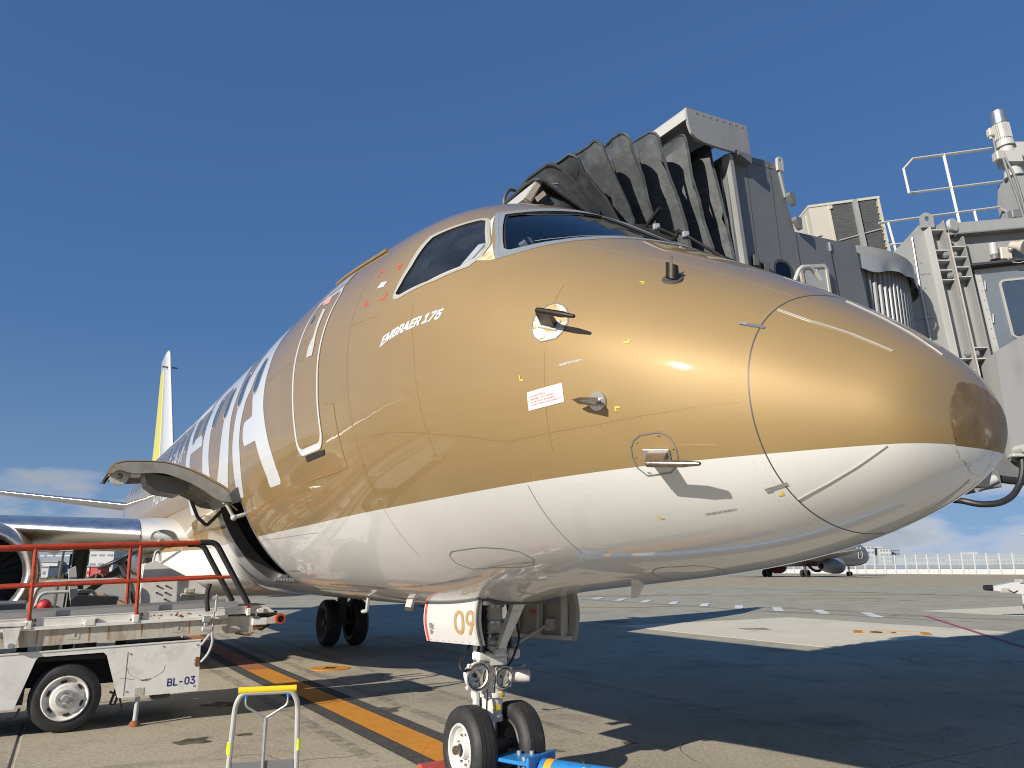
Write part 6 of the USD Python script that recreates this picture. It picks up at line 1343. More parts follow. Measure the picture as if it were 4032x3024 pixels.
jb.add('lifting_lug', lug(A(3.27, -3.13, 5.83), -L, UP, -D, .045), 'bridge_light')
for y, z in ((-3.185, 5.40), (-3.25, 5.14)): jb.add('door_hinge', MB().hull([A(3.27 + a, y + c, z + e) for a in (-.06, .0) for c, e in ((-.055, .045), (.03, .045), (-.055, .0), (.03, .01), (-.02, -.06), (-.055, -.08))]), 'bridge_dark')
jb.add('wall_edge_trim', MB().prism(Polygon([(-3.09, 5.79), (-3.125, 5.79), (-3.19, 5.42), (-3.17, 5.42)]), .03, A(3.275, 0, 0), -L, UP, -D), 'bridge')
jb.add('wall_seam', MB().prism(Polygon([(-3.835, 5.08), (-3.845, 5.08), (-4.02, 3.6), (-4.01, 3.6)]), .006, A(3.295, 0, 0), -L, UP, -D), 'dark', False)
jb.add('seam_latch', MB().prism(Polygon([(-3.83, 5.06), (-3.85, 5.06), (-3.86, 4.96), (-3.84, 4.96)]), .02, A(3.285, 0, 0), -L, UP, -D), 'alu')
jb.add('wall_seam', MB().prism(Polygon([(-3.30, 5.05), (-3.305, 5.05), (-3.40, 3.8), (-3.395, 3.8)]), .004, A(3.297, 0, 0), -L, UP, -D), 'black', False)
wo = rrect(-3.16, 4.30, -2.93, 4.66, .09); jb.add('wall_window', MB().prism(wo, .012, A(3.292, 0, 0), -L, UP, -D), 'cab_glass'); jb.add('window_rubber', MB().prism(wo.buffer(.03).difference(wo), .016, A(3.29, 0, 0), -L, UP, -D), 'dark_grey')
wo = Polygon([(-3.30, 4.66), (-3.66, 4.745), (-3.70, 4.70), (-3.73, 4.18), (-3.33, 4.18), (-3.27, 4.60)]).buffer(-.02).buffer(.02); jb.add('hatch_panel', MB().prism(wo, .02, A(3.26, 0, 0), -L, UP, -D), 'bridge_light', label='pale framed hatch behind the aircraft nose'); jb.add('hatch_frame', MB().prism(wo.buffer(.012).difference(wo.buffer(-.025)), .02, A(3.25, 0, 0), -L, UP, -D), 'beige_steel')
b = MB(); b.tube([A(3.15, -3.02, 4.40), A(3.10, -3.05, 4.53), A(3.10, -3.20, 4.58), A(3.10, -3.30, 4.53)], .022, 8, bend=.05); b.cyl(A(3.1, -3.28, 4.55), A(3.1, -3.36, 4.47), .028, .032, 10); jb.add('hose_nozzle', b, 'bridge_light')
for y, z in ((-2.62, 4.55), (-2.76, 4.50)): jb.add('wall_box', MB().box(A(3.27, y, z) - .03, A(3.27, y, z) + [.03, .03, .09], .006), 'dark_grey')
# turning drum
DC = np.array([3.62, 9.62, 0]); DRr = 1.46
P = []
for t in np.linspace(0, TWO, 673):
    k = (t / TWO * 112) % 1.0; r = DRr - .03 * (1 if k < .42 else 0) ; P.append([DC + [r * math.cos(t), r * math.sin(t), z] for z in (2.7, 3.8, 5.02)])
dr = jb.add('drum_curtain', MB().grid(P), 'curtain', False, label='ribbed curved curtain of the turning drum')
jb.add('drum_rim', MB().lathe([(0, DRr + .02), (0, DRr + .07), (.15, DRr + .07), (.17, DRr - .1), (.19, 0)], DC + [0, 0, 5.02], UP, 64), 'bridge')
P = []; rng = np.random.default_rng(2); ph = rng.uniform(0, TWO, 8)
for t in np.linspace(0, TWO, 240):
    w = sum(math.sin(t * f_ + ph[i]) for i, f_ in enumerate((9, 14, 23, 31))) / 4; P.append([DC + [(DRr + .085 + .03 * w * q) * math.cos(t), (DRr + .085 + .03 * w * q) * math.sin(t), 5.05 - q * (.15 + .03 * math.sin(t * 7 + ph[5]) + .018 * math.sin(t * 19))] for q in np.linspace(0, 1, 7)])
jb.add('canvas_skirt', MB().grid(P), 'canvas', smooth=50)
jb.add('drum_floor', MB().lathe([(0, 0), (0, DRr + .1), (.2, DRr + .1), (.2, 0)], DC + [0, 0, 2.55], UP, 48), 'bridge')
# tunnel: side wall in the plane y = 9.2, rising to the right
TY = 9.2; slope = .072
tun = Polygon([(4.93, 2.75), (4.94, 5.57), (5.275, 5.92), (5.44, 5.93), (5.66, 5.85), (7.6, 6.02), (7.6, 2.95)])
jb.add('tunnel_wall', MB().prism(tun, .06, [0, TY, 0], [1, 0, 0], UP, [0, 1, 0]), 'bridge', label='light grey end wall of the tunnel with the drum shadow')
jb.add('tunnel_roof', MB().hull([[x, y, z + e] for y in (TY + .07, 12.2) for x, z in ((5.2, 5.80), (7.6, 5.98)) for e in (-.08, 0)]), 'bridge')
jb.add('tunnel_back', MB().hull([[x, y, z] for y in (12.15, 12.2) for x, z in ((5.0, 2.8), (5.0, 5.6), (7.6, 5.9), (7.6, 2.9))]), 'bridge')
jb.add('tunnel_floor', MB().hull([[x, y, z + e] for y in (TY + .07, 12.2) for x, z in ((4.9, 2.7), (7.6, 2.9)) for e in (0, .15)]), 'bridge')
jb.add('roof_beam', MB().prism(Polygon([(5.60, 5.74), (7.6, 5.925), (7.6, 6.06), (5.64, 5.90)]), .10, [0, TY - .10, 0], [1, 0, 0], UP, [0, 1, 0]), 'bridge')
jb.add('roof_drip', MB().prism(Polygon([(5.66, 5.728), (7.6, 5.905), (7.6, 5.922), (5.66, 5.745)]), .14, [0, TY - .14, 0], [1, 0, 0], UP, [0, 1, 0]), 'bridge_dark')
jb.add('lifting_lug', lug(np.array([5.36, TY - .05, 5.985]), np.array([1, 0, 0]), UP, np.array([0, 1, 0]), .085), 'bridge')
b = MB(); b.lathe([(0, 0), (0, .085), (.05, .085), (.05, 0)], [5.62, TY - .10, 5.86], [.5, -1, 0], 20); jb.add('cable_pulley', b, 'bridge_light')
# rail column with ribs
lean = lambda z, x: x + (5.75 - z) * .072
col = lambda name, x0, x1, y0, m, z0=2.8, z1=5.9: jb.add(name, MB().hull([[lean(z, x), y, z] for x in (x0, x1) for y in (TY - y0, TY - .001) for z in (z0, z1)]), m)
col('rail_flange', 5.330, 5.345, .14, 'bridge_light', z1=5.83); col('rail_flange', 5.505, 5.520, .14, 'bridge', z1=5.90); col('rail_flange', 5.545, 5.56, .14, 'bridge_light', z1=5.75); col('rail_flange', 5.725, 5.74, .14, 'bridge', z1=5.70)
jb.add('guide_rod', MB().cyl([lean(2.8, 5.532), TY - .12, 2.8], [lean(5.92, 5.532), TY - .12, 5.92], .014, .014, 10), 'rod')
for x0, x1, zs in ((5.345, 5.505, (5.79, 5.51, 5.375, 5.245, 5.115, 4.09, 3.95)), (5.56, 5.725, (5.56, 5.42, 5.285, 5.155, 4.23, 4.09))):
    for z in zs: jb.add('rail_rib', MB().hull([[lean(z, x), y, z + e + .01 * (x - x0)] for x in (x0, x1) for y in (TY - .135, TY - .001) for e in (-.007, .007)]), 'bridge_light')
for z in (5.46, 5.18, 4.16):
    for dx in (-.055, .05):
        b = MB(); q = np.array([lean(z, 5.532) + dx, TY - .11, z + .0]); b.cyl(q - [.02, 0, 0], q + [.02, 0, 0], .038, .038, 14); b.cyl(q - [.03, 0, 0], q + [.03, 0, 0], .016, .016, 8); jb.add('guide_roller', b, 'galv')
# maintenance door with window, head flashing, lamps
dz = lambda x: (x - 5.88) * .105
dq = lambda x, z: (x + (5.28 - z) * .085, z + (x - 5.88) * .105)
jb.add('door_frame', MB().prism(Polygon([dq(5.88, 5.28), dq(6.9, 5.28), dq(6.9, 3.4), dq(5.88, 3.4)]), .035, [0, TY - .035, 0], [1, 0, 0], UP, [0, 1, 0]), 'bridge_light')
dv = jb.add('service_door', MB().prism(Polygon([dq(5.945, 5.215), dq(6.85, 5.215), dq(6.85, 3.4), dq(5.945, 3.4)]), .012, [0, TY - .047, 0], [1, 0, 0], UP, [0, 1, 0]), 'door_blue', label='blue grey door with a rounded window in the tunnel wall')
wp = Polygon([dq(6.16, 5.085), dq(6.75, 5.085), dq(6.75, 4.36), dq(6.16, 4.36)]).buffer(-.05).buffer(.05, 5)
jb.add('door_window', MB().prism(wp, .006, [0, TY - .056, 0], [1, 0, 0], UP, [0, 1, 0]), 'cabin_glass', parent=dv); jb.add('window_frame', MB().prism(wp.buffer(.028, 5).difference(wp), .014, [0, TY - .062, 0], [1, 0, 0], UP, [0, 1, 0]), 'frame_white', parent=dv)
b = MB()
for k in range(9): x, z = dq(5.912, 5.25 - .125 * k); b.sphere([x, TY - .038, z], .007, 0)
for k in range(5): x, z = dq(5.93 + .13 * k, 5.25); b.sphere([x, TY - .038, z], .007, 0)
jb.add('frame_rivet', b, 'rivet', kind='stuff')
for z in (5.06, 4.62):
    x, zz = dq(5.95, z); jb.add('door_hinge', MB().cyl([x, TY - .055, zz - .06], [x + .01, TY - .055, zz + .06], .012, .012, 8), 'galv', parent=dv)
jb.add('door_flashing', MB().prism(Polygon([(5.79, 5.325), (7.2, 5.475), (7.2, 5.455), (5.80, 5.295), (5.77, 5.30)]), .16, [0, TY - .16, 0], [1, 0, 0], UP, [0, 1, 0]), 'dark_grey')
b = MB(); b.box([6.20, TY - .12, 5.40], [6.34, TY, 5.565], .01); lb = jb.add('lamp_box', b, 'ac_beige')
b = MB(); b.cyl([6.10, TY - .13, 5.45], [6.09, TY - .14, 5.60], .048, .048, 18); jb.add('beacon', b, 'bridge_light', parent=lb); jb.add('beacon_base', MB().cyl([6.105, TY - .125, 5.39], [6.10, TY - .13, 5.49], .044, .044, 18), 'bridge_dark', parent=lb); jb.add('beacon_arm', MB().box([6.10, TY - .10, 5.42], [6.22, TY - .02, 5.45], .004), 'galv', parent=lb)
b = MB(); b.lathe([(-.10, .03), (-.08, .05), (.0, .055), (.06, .085), (.08, .085), (.07, .0)], [6.40, TY - .15, 5.56], [.5, -.75, -.45], 20); jb.add('flood_lamp', b, 'ac_beige', parent=lb); jb.add('lamp_wire', MB().tube([[6.26, TY - .13, 5.40], [6.30, TY - .15, 5.34], [6.40, TY - .15, 5.33], [6.55, TY - .12, 5.40]], .006, 5, bend=.03), 'bridge_light', parent=lb)
jb.add('small_lamp', MB().sphere([6.31, TY - .13, 5.52], .035, 1), 'alu', parent=lb)
for k in range(14): z = 5.40 - .17 * k; jb.add('wall_bolt', MB().cyl([5.235 + (5.6 - z) * .04 * 0, TY, z], [5.235, TY - .008, z], .010, .010, 8), 'galv')
for x0, z0, x1, z1 in ((4.96, 4.62, 5.33, 4.65), (4.96, 5.22, 5.33, 5.25), (5.76, 4.0, 5.86, 4.01)): jb.add('weld_seam', MB().hull([[x, y, z + e] for x, z in ((x0, z0), (x1, z1)) for y in (TY - .003, TY) for e in (-.004, .004)]), 'bridge_dark', False)
jb.add('wall_conduit', MB().tube([[5.79, TY - .02, 5.72], [5.80, TY - .02, 5.50], [5.82, TY - .02, 5.33]], .010, 6), 'galv'); jb.add('wall_conduit', MB().tube([[5.15, TY - .02, 5.74], [5.17, TY - .02, 5.0], [5.22, TY - .02, 4.2]], .011, 6), 'galv')
for y, z0, z1 in ((-2.62, 3.4, 5.74), (-2.98, 3.4, 5.77)): jb.add('wall_seam', MB().prism(Polygon([(y, z1), (y - .006, z1), (y - .13, z0), (y - .124, z0)]), .003, A(3.298, 0, 0), -L, UP, -D), 'bridge_wall_line', False)
for k in range(8): jb.add('wall_bolt', MB().cyl(A(3.30, -2.70 - .05 * k, 5.70 + .004 * k), A(3.29, -2.70 - .05 * k, 5.70 + .004 * k), .009, .009, 6), 'bridge_dark')
for k in range(8): jb.add('hood_bolt', MB().cyl(A(3.2, -1.86 - .09 * k, 5.945 + .0065 * k), A(3.193, -1.86 - .09 * k, 5.945 + .0065 * k), .008, .008, 6), 'galv', parent=hdp)
# lower casing and machinery beneath
jb.add('lower_casing', MB().prism(Polygon([(5.79, 4.12), (6.19, 4.345), (7.4, 4.95), (7.4, 2.95), (5.96, 2.76), (5.79, 2.82)]), .05, [0, 8.86, 0], [1, 0, 0], UP, [0, 1, 0]), 'bridge', label='light grey sloping casing below the tunnel door'); jb.add('casing_return', MB().hull([[x, y, z] for x in (5.79, 5.81) for y in (8.91, 9.19) for z in (2.85, 4.10)]), 'bridge')
b = MB(); b.hull([[x, y, z] for y in (8.95, 9.4) for x, z in ((5.60, 2.66), (5.72, 2.95), (7.2, 3.0), (7.2, 2.6), (5.9, 2.62))]); b.box([5.40, 8.85, 2.50], [5.62, 9.2, 2.70], .01); jb.add('underframe', b, 'bridge_dark')
b = MB(); b.cyl([5.86, 8.7, 2.93], [5.86, 9.0, 2.93], .05, .05, 12); b.box([5.74, 8.75, 2.84], [6.3, 8.85, 2.88], .01); b.cyl([5.55, 8.85, 2.60], [5.30, 8.85, 2.50], .05, .06, 12); jb.add('drive_fitting', b, 'bridge_light')
b = MB(); b.tube([[5.05, 9.3, 2.40], [5.15, 8.9, 2.36], [5.30, 8.8, 2.30], [5.50, 8.75, 2.31], [5.66, 8.75, 2.39], [5.79, 8.78, 2.54], [5.86, 8.8, 2.72], [5.9, 8.85, 2.95]], .036, 10, bend=.15); b.tube([[6.6, 8.9, 2.60], [6.0, 8.9, 2.56], [5.7, 8.95, 2.60], [5.55, 9.0, 2.66]], .045, 8, bend=.1); b.tube([[5.20, 8.9, 2.45], [5.40, 8.9, 2.49], [5.55, 8.9, 2.56]], .03, 8); jb.add('power_cable', b, 'cable', label='thick black cable looping below the bridge')
# roof railing
RY = 9.42; rr_ = lambda pts, nm, r=.021, par=None: jb.add(nm, MB().tube([[x, RY, z] for x, z in pts], r, 4, bend=.0), 'bridge_light', parent=par)
rl_ = rr_([(5.45, 6.49), (5.33, 6.485), (5.30, 6.84), (5.44, 6.99), (6.68, 7.165), (6.83, 7.07), (6.90, 6.20)], 'guard_rail'); rr_([(5.335, 6.485), (6.86, 6.69), (7.5, 6.78)], 'middle_rail', .018, rl_); rr_([(5.87, 7.05), (5.95, 6.0)], 'rail_post', .024, rl_); rr_([(4.87, 6.05), (5.91, 6.195), (6.51, 6.275), (6.64, 6.17)], 'toe_rail', .018, rl_)
rr_([(5.0, 6.06), (5.06, 5.62)], 'rail_post', .02, rl_); rr_([(6.165, 6.225), (6.185, 5.98)], 'rail_post', .02, rl_); rr_([(4.98, 5.74), (5.2, 5.76)], 'toe_rail', .018, rl_)
jb.add('post_foot', MB().box([5.88, RY - .06, 5.96], [6.04, RY + .06, 6.0], .006), 'bridge_light', parent=rl_)
# lifting column with motor
m0 = np.array([6.63, 9.2, 0]); tilt = lambda x, z: np.array([x + (7.0 - z) * .075, 9.25, z])
b = MB(); b.cyl(tilt(6.61, 7.40), tilt(6.61, 7.58), .098, .09, 28); b.cyl(tilt(6.61, 7.57), tilt(6.61, 7.60), .09, .06, 28); mt = jb.add('lift_motor', b, 'alu', label='ribbed electric motor on top of the lifting column')
b = MB(); b.cyl(tilt(6.61, 7.15), tilt(6.61, 7.40), .082, .082, 24)
for k in range(24): t = k * TWO / 24; r0, r1 = .08, .103; e = np.array([math.cos(t), math.sin(t), 0]); b.hull([tilt(6.61, z) + e * r + np.array([-e[1], e[0], 0]) * w for z in (7.17, 7.385) for r in (r0, r1) for w in (-.004, .004)])
jb.add('motor_fins', b, 'bridge_light', parent=mt); b = MB(); b.box(tilt(6.44, 7.24), tilt(6.54, 7.36) + [0, .08, 0], .012); b.cyl(tilt(6.47, 7.25) + [0, .04, 0], tilt(6.47, 7.21) + [0, .04, 0], .02, .02, 8); jb.add('terminal_box', b, 'ac_beige', parent=mt)
b = MB(); b.cyl(tilt(6.61, 7.06), tilt(6.61, 7.15), .115, .105, 24); b.cyl(tilt(6.60, 6.95), tilt(6.61, 7.06), .10, .085, 20); b.hull([tilt(x, z) + [0, dy, 0] for x in (6.52, 6.72) for z in (6.80, 6.96) for dy in (-.1, .12)]); b.cyl(tilt(6.62, 6.62), tilt(6.62, 6.72), .12, .10, 20); b.cyl(tilt(6.62, 6.30), tilt(6.62, 6.75), .075, .075, 20); b.box(tilt(6.62, 6.90) + [.05, -.05, 0], tilt(6.62, 6.90) + [.5, .3, .22], .01)
jb.add('gearbox', b, 'bridge_light', parent=mt); jb.add('column', MB().hull([tilt(x, z) + [0, dy, 0] for x in (6.52, 6.86) for z in (5.9, 6.35) for dy in (-.1, .3)] + [tilt(x, 6.62) + [0, dy, 0] for x in (6.56, 6.8) for dy in (-.08, .25)]), 'bridge', parent=mt)
jb.add('junction_box', MB().box(tilt(6.40, 6.84) + [0, -.09, 0], tilt(6.50, 6.97) + [.02, .03, 0], .012), 'frame_white', parent=mt)
b = MB(); b.tube([tilt(6.47, 7.2), tilt(6.46, 7.0), tilt(6.45, 6.85)], .013, 6); b.tube([tilt(6.46, 6.85) + [0, -.1, 0], tilt(6.46, 6.6) + [0, -.12, 0], tilt(6.50, 6.3) + [0, -.12, 0], tilt(6.52, 5.98) + [0, -.12, 0]], .016, 6, bend=.1); b.tube([tilt(6.49, 6.85) + [0, -.1, 0], tilt(6.53, 6.6) + [0, -.13, 0], tilt(6.55, 6.3) + [0, -.13, 0], tilt(6.55, 5.98) + [0, -.12, 0]], .016, 6, bend=.1); b.box(tilt(6.40, 6.0) + [0, -.1, 0], tilt(6.50, 6.12) + [.03, 0, 0], .008); jb.add('conduit', b, 'bridge_dark', parent=mt)
# supporting column of the bridge (out of the picture on the right)
b = MB(); b.box([9.3, 10.2, 0], [9.8, 10.7, 3.0], .02); b.box([8.9, 9.6, .3], [10.2, 11.3, .9], .03); jb.add('support_leg', b, 'bridge')
jb.add('tunnel_body', MB().hull([[x, y, z] for y in (TY + .01, 12.2) for x, z0, z1 in ((7.6, 2.95, 5.95), (16, 3.6, 6.6)) for z in (z0, z1)]), 'bridge')

# ------------------------------------------------------------------ air conditioner on the cab roof
ac = Thing('air_conditioner', 'beige air conditioner with dark coil on the bridge roof', 'air conditioner', (4.6, 9.9, 5.2))
ao = np.array([4.07, 9.70, 0]); tw = lambda x, z: np.array([4.07 + x + (6.45 - z) * .088, 9.70, z + x * .14])
hullz = lambda x0, x1, z0, z1, y0, y1: MB().hull([tw(x, z) + [0, y, 0] for x in (x0, x1) for z in (z0, z1) for y in (y0, y1)])
ac.add('casing', hullz(0, .98, 5.25, 6.44, .03, .70), 'ac_beige')
ac.add('front_panel', hullz(0, .265, 5.25, 6.44, -.005, .035), 'ac_beige'); ac.add('panel_handle', hullz(.05, .10, 5.98, 6.01, -.025, .0), 'bridge_light')
for x in (.265, .64): pass
ac.add('coil', hullz(.285, .62, 5.25, 6.41, .0, .035), 'coil'); ac.add('coil', hullz(.66, .93, 5.25, 6.41, .0, .035), 'coil')
ac.add('bracket_post', hullz(.605, .665, 5.25, 6.43, -.05, .0), 'bridge', label='grey upright strap across the coil'); ac.add('edge_post', hullz(.955, .985, 5.25, 6.44, -.012, .03), 'ac_beige'); ac.add('edge_post', hullz(.262, .29, 5.25, 6.44, -.012, .03), 'ac_beige'); ac.add('top_rail', hullz(-.005, .99, 6.41, 6.445, -.015, .72), 'ac_beige')
b = MB()
for k in range(9): z = 5.5 + .1 * k; b.put(*hullz(.93, .955, z, z + .012, -.004, .04).get())
ac.add('guard_wire', b, 'ac_beige'); ac.add('guard_bar', MB().tube([tw(.33, 5.88) + [0, -.01, 0], tw(.96, 5.97) + [0, -.01, 0]], .008, 5), 'bridge_light')
ac.add('name_box', hullz(.275, .32, 6.35, 6.395, -.025, .0), 'ac_beige')
ac.add('side_grille', MB().hull([tw(0, z) + [dx, y, 0] for z in (5.3, 6.35) for dx in (-.012, .0) for y in (.12, .62)]), 'ac_beige')
ac.add('mounting_frame', MB().box([4.0, 9.6, 5.05], [5.2, 10.5, 5.28], .02), 'bridge_dark')

# ------------------------------------------------------------------ far things
fd = np.array([1, 0, 0.])
FA, FB = np.array([64.0, 196.0, 0]), np.array([120.0, 108.0, 0]); ft = unit(FB - FA); fnrm = np.cross(ft, UP)
bw_ = Thing('blast_wall', 'low white concrete wall along the edge of the taxiway', 'wall', FA)
Lf = np.linalg.norm(FB - FA)
seg = 6.0
for k in range(int(Lf / seg)):
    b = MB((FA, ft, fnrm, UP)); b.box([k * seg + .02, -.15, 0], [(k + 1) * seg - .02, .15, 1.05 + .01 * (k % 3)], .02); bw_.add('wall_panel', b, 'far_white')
fe_ = Thing('glass_fence', 'tall clear panelled fence standing above the white wall', 'fence', FA + [0, 0, 1.0])
for k in range(int(Lf / 2.35)):
    b = MB((FA, ft, fnrm, UP)); b.box([k * 2.35 - .12, .2, 0], [k * 2.35 + .12, .3, 4.0]); fe_.add('post', b, 'bridge_light', False)
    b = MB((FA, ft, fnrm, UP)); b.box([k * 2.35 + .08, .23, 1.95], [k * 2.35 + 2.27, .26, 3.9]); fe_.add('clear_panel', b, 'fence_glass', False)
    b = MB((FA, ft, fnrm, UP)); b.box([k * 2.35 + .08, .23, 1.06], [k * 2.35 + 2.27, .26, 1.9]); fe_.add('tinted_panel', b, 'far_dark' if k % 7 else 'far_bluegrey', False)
    if k % 2 == 0: b = MB((FA, ft, fnrm, UP)); b.box([k * 2.35 - .05, .21, 1.90], [k * 2.35 + 4.65, .29, 1.97]); fe_.add('rail', b, 'bridge_light', False)


def block(name, label, x0, x1, y0, h, depth, wallm, rows, cols, cat='building', band='far_dark', z0=0, rot=0.0, wf=.62, hf=.45):
    t = Thing(name, label, cat, (.5 * (x0 + x1), y0, 0)); t.add('wall', MB().box([x0, y0, 0], [x1, y0 + depth, h], .05), wallm, False); dx, dz = (x1 - x0) / cols, (h - z0) / rows
    for i in range(cols):
        for j in range(rows):
            cx, cz = x0 + (i + .5) * dx, z0 + (j + .5) * dz; t.add('window', MB().box([cx - wf * dx / 2, y0 - .08, cz - hf * dz / 2], [cx + wf * dx / 2, y0 - .02, cz + hf * dz / 2]), band, False)
    t.add('roof', MB().box([x0 - .2, y0 - .2, h], [x1 + .2, y0 + depth + .2, h + .3], .05), 'far_roof', False); return t


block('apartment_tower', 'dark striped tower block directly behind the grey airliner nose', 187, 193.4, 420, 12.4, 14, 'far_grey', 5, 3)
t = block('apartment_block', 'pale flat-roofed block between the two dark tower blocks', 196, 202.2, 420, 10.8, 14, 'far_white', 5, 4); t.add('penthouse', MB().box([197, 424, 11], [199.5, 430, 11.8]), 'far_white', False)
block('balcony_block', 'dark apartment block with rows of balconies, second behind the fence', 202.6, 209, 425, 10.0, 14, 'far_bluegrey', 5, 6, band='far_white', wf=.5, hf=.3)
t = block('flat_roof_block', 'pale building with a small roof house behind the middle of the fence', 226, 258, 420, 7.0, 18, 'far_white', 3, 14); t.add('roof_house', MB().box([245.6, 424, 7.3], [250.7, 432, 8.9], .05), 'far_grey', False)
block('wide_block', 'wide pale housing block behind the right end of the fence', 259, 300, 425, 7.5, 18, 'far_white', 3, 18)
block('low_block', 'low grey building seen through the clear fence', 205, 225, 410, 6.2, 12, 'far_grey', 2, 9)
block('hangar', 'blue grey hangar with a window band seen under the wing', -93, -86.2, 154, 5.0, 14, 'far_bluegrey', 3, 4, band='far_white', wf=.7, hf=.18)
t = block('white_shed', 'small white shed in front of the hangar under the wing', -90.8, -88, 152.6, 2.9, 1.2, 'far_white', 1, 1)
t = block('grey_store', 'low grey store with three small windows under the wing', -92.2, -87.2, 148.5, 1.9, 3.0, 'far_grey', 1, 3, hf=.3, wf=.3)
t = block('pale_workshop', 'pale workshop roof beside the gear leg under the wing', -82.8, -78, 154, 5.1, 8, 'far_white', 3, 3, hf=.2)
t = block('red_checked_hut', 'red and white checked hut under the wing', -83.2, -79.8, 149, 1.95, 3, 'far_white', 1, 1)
for i in range(6):
    for j in range(3):
        if (i + j) % 2 == 0: t.add('red_panel', MB().box([-83.2 + i * .57, 148.93, .05 + j * .62], [-83.2 + (i + 1) * .57, 148.99, .05 + (j + 1) * .62]), 'far_red', False)
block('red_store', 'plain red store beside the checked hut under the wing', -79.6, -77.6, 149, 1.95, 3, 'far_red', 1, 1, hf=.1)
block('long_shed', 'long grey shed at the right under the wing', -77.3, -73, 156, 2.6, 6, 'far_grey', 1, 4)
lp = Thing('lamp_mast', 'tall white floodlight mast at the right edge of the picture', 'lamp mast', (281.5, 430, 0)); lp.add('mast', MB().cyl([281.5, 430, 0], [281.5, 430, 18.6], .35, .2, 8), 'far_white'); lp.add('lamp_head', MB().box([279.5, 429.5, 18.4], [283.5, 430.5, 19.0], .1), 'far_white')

# grey airliner taxiing in the distance
h = unit([.87, .50, 0]); hl = np.cross(UP, h); NG = np.array([57.0, 134, 0]); fj = (NG, h, hl, UP)
fa = Thing('grey_airliner', 'distant grey airliner with orange belly beyond the nose gear', 'airplane', NG)
pr = [(-32.5, .2, 4.6), (-29, .9, 4.3), (-24, 1.65, 3.85), (-18, 1.97, 3.7), (0, 1.97, 3.7), (1.5, 1.9, 3.66), (2.8, 1.68, 3.55), (3.8, 1.30, 3.35), (4.5, .85, 3.18), (4.9, .42, 3.08), (5.02, .0, 3.05)]
b = MB(fj); ths = np.linspace(0, TWO, 41); b.grid([[[x, r * math.sin(a), z + r * 1.05 * math.cos(a)] for a in ths] for x, r, z in pr]); fa.add('fuselage', b, 'jet_grey', 60)
b = MB(fj); b.grid([[[x, (r + .02) * math.sin(a), z + (r + .02) * 1.05 * math.cos(a)] for a in np.linspace(1.95, TWO - 1.95, 20)] for x, r, z in [(-20, 1.93, 3.72), (-8, 1.97, 3.7), (-5.5, 1.97, 3.7)]]); b.grid([[[x, (r + .03) * math.sin(a), z + (r + .03) * 1.05 * math.cos(a)] for a in np.linspace(1.35, 1.55, 4)] for x, r, z in [(-5.5, 1.97, 3.7), (-1.6, 1.97, 3.7)]]); fa.add('orange_band', b, 'jet_orange', 60)
b = MB(fj)
for sg in (1, -1): b.grid([[[x, sg * (r + .02) * math.sin(a), z + (r + .02) * 1.05 * math.cos(a)] for a in np.linspace(a0, .95, 6)] for x, r, z, a0 in [(3.0, 1.62, 3.52, .66), (3.5, 1.43, 3.42, .55), (3.9, 1.26, 3.33, .42)]])
fa.add('cockpit_window', b, 'far_dark', 60)
b = MB(fj)
for sg in (1, -1):
    a_ = lambda t: (2.0 * math.sin(t), 3.7 + 2.08 * math.cos(t)); pts = [(.25, 1.05), (1.15, 1.05), (1.15, 1.95), (.25, 1.95), (.25, 1.05)]; q = np.array(LineString(pts).segmentize(.1).coords); b.tube([[x, sg * a_(t)[0], a_(t)[1]] for x, t in q], .035, 4)
fa.add('door_outline', b, 'letter')
for sg in (1, -1):
    b = MB(fj); b.lathe([(0, 1.02), (-.02, 1.08), (-.4, 1.2), (-1.6, 1.22), (-3.2, 1.0), (-4.4, .62), (-4.4, .5)], [-9.7, sg * 5.75, 1.72], [1, 0, 0], 28); e_ = fa.add('engine', b, 'jet_grey' if sg < 0 else 'jet_orange', 60); b = MB(fj); b.lathe([(-.6, .95), (-.6, 0)], [-9.7, sg * 5.75, 1.72], [1, 0, 0], 24); fa.add('fan', b, 'far_dark', parent=e_); fa.add('pylon', MB(fj).hull([[x, sg * 5.75 + dy, z] for x, z in ((-10.4, 2.9), (-14.8, 2.9), (-14.8, 2.4), (-11.0, 2.75)) for dy in (-.15, .15)]), 'jet_grey', parent=e_)
    b = MB(fj); b.hull([[x, sg * y, z + dz] for x, y, z, t in ((-9.8, 1.6, 2.6, .35), (-17.3, 1.6, 2.5, .1), (-12.8, 7, 3.0, .22), (-16.9, 7, 2.95, .08), (-18.5, 16.8, 3.9, .1), (-20.1, 16.8, 3.88, .05)) for dz in (-t, t)]); fa.add('wing', b, 'jet_grey')
    b = MB(fj); b.cyl([-15.5, sg * 3.8, .6], [-15.5, sg * 3.8, 2.6], .18, .2, 10); b.hull([[-15.3, sg * 3.8 + dy, z] for dy in (-.1, .1) for z in (1.0, 2.5)] + [[-16.1, sg * 3.8 + dy, 2.5] for dy in (-.1, .1)]); g_ = fa.add('main_gear', b, 'dark_grey')
    for dy in (-.46, .46): fa.add('wheel', MB(fj).lathe([(-.2, .3), (-.21, .48), (-.12, .585), (.12, .585), (.21, .48), (.2, .3), (.1, .25), (.1, 0)], [-15.5, sg * 3.8 + dy, .585], [0, 1, 0], 20), 'rubber', parent=g_)
b = MB(fj); b.cyl([0, 0, .38], [-.1, 0, 2.2], .10, .13, 10); b.hull([[.3, dy, z] for dy in (-.05, .05) for z in (1.3, 1.5)] + [[0, dy, 1.0] for dy in (-.05, .05)]); g_ = fa.add('nose_gear', b, 'bridge_light')
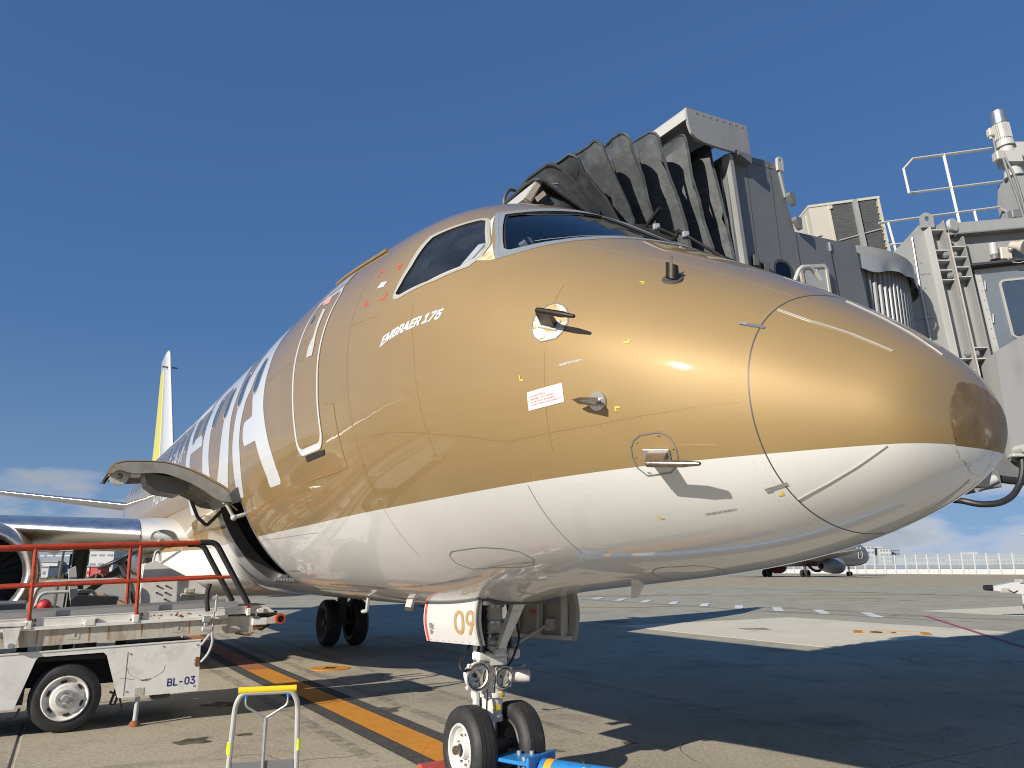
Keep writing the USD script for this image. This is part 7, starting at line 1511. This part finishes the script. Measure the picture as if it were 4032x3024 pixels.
for dy in (-.28, .28):
    w = MB(fj).lathe([(-.11, .2), (-.11, .34), (-.05, .385), (.05, .385), (.11, .34), (.11, .2), (.05, .18), (.05, 0)], [0, dy, .385], [0, 1, 0], 20); fa.add('wheel', w, 'rubber', parent=g_)
fa.add('tail_fin', MB(fj).hull([[x, dy, z] for x, z, t in ((-24, 5.3, .2), (-31, 5.3, .08), (-30, 9.6, .1), (-32.2, 9.7, .05)) for dy in (-t, t)]), 'jet_orange')
fa.add('tow_hose', MB(fj).tube([[-11.6, -4.2, 2.2], [-12.4, -4.3, .95], [-14.0, -4.2, .95], [-15.0, -4.0, 1.9]], .22, 8, bend=1.2), 'cable')

# white loader arm at the right edge
gq = Thing('white_tractor', 'white ground vehicle with a black-tipped arm at the right edge', 'service vehicle', (17.0, 26.3, 0))
b = MB(); b.hull([[x, 26 + y, z] for y in (-.14, .14) for x, z in ((15.66, .84), (15.66, .98), (16.22, .82), (16.30, 1.10), (18.2, 1.12), (18.2, .74), (16.5, .73))]); am = gq.add('boom_arm', b, 'white'); gq.add('boom_tip', MB().cyl([15.42, 26, .93], [15.68, 26, .92], .085, .10, 14), 'cable', parent=am)
b = MB(); b.box([15.86, 25.84, .77], [16.16, 25.87, .92], .01); b.box([16.5, 25.8, 1.08], [16.62, 26.1, 1.2], .01); gq.add('arm_box', b, 'frame_white', parent=am); gq.add('arm_cable', MB().tube([[16.1, 25.84, .85], [16.25, 25.82, .78], [16.4, 25.84, .84]], .015, 5), 'cable', parent=am)
b = MB(); b.hull([[x, y, z] for y in (26.2, 27.4) for x, z in ((17.5, .12), (17.5, .66), (19.4, .70), (19.4, .12))]); gq.add('body', b, 'white'); gq.add('frame_gap', MB().box([16.97, 26.18, .64], [17.3, 26.3, .72], .01), 'dark', parent=am)
gq.add('lamp_guard', MB().box([16.86, 26.14, .05], [16.97, 26.3, .30], .015), 'frame_white')
for x in (17.1, 18.9): gq.add('wheel', MB().cyl([x, 26.1, .28], [x, 26.35, .28], .28, .28, 20), 'rubber')
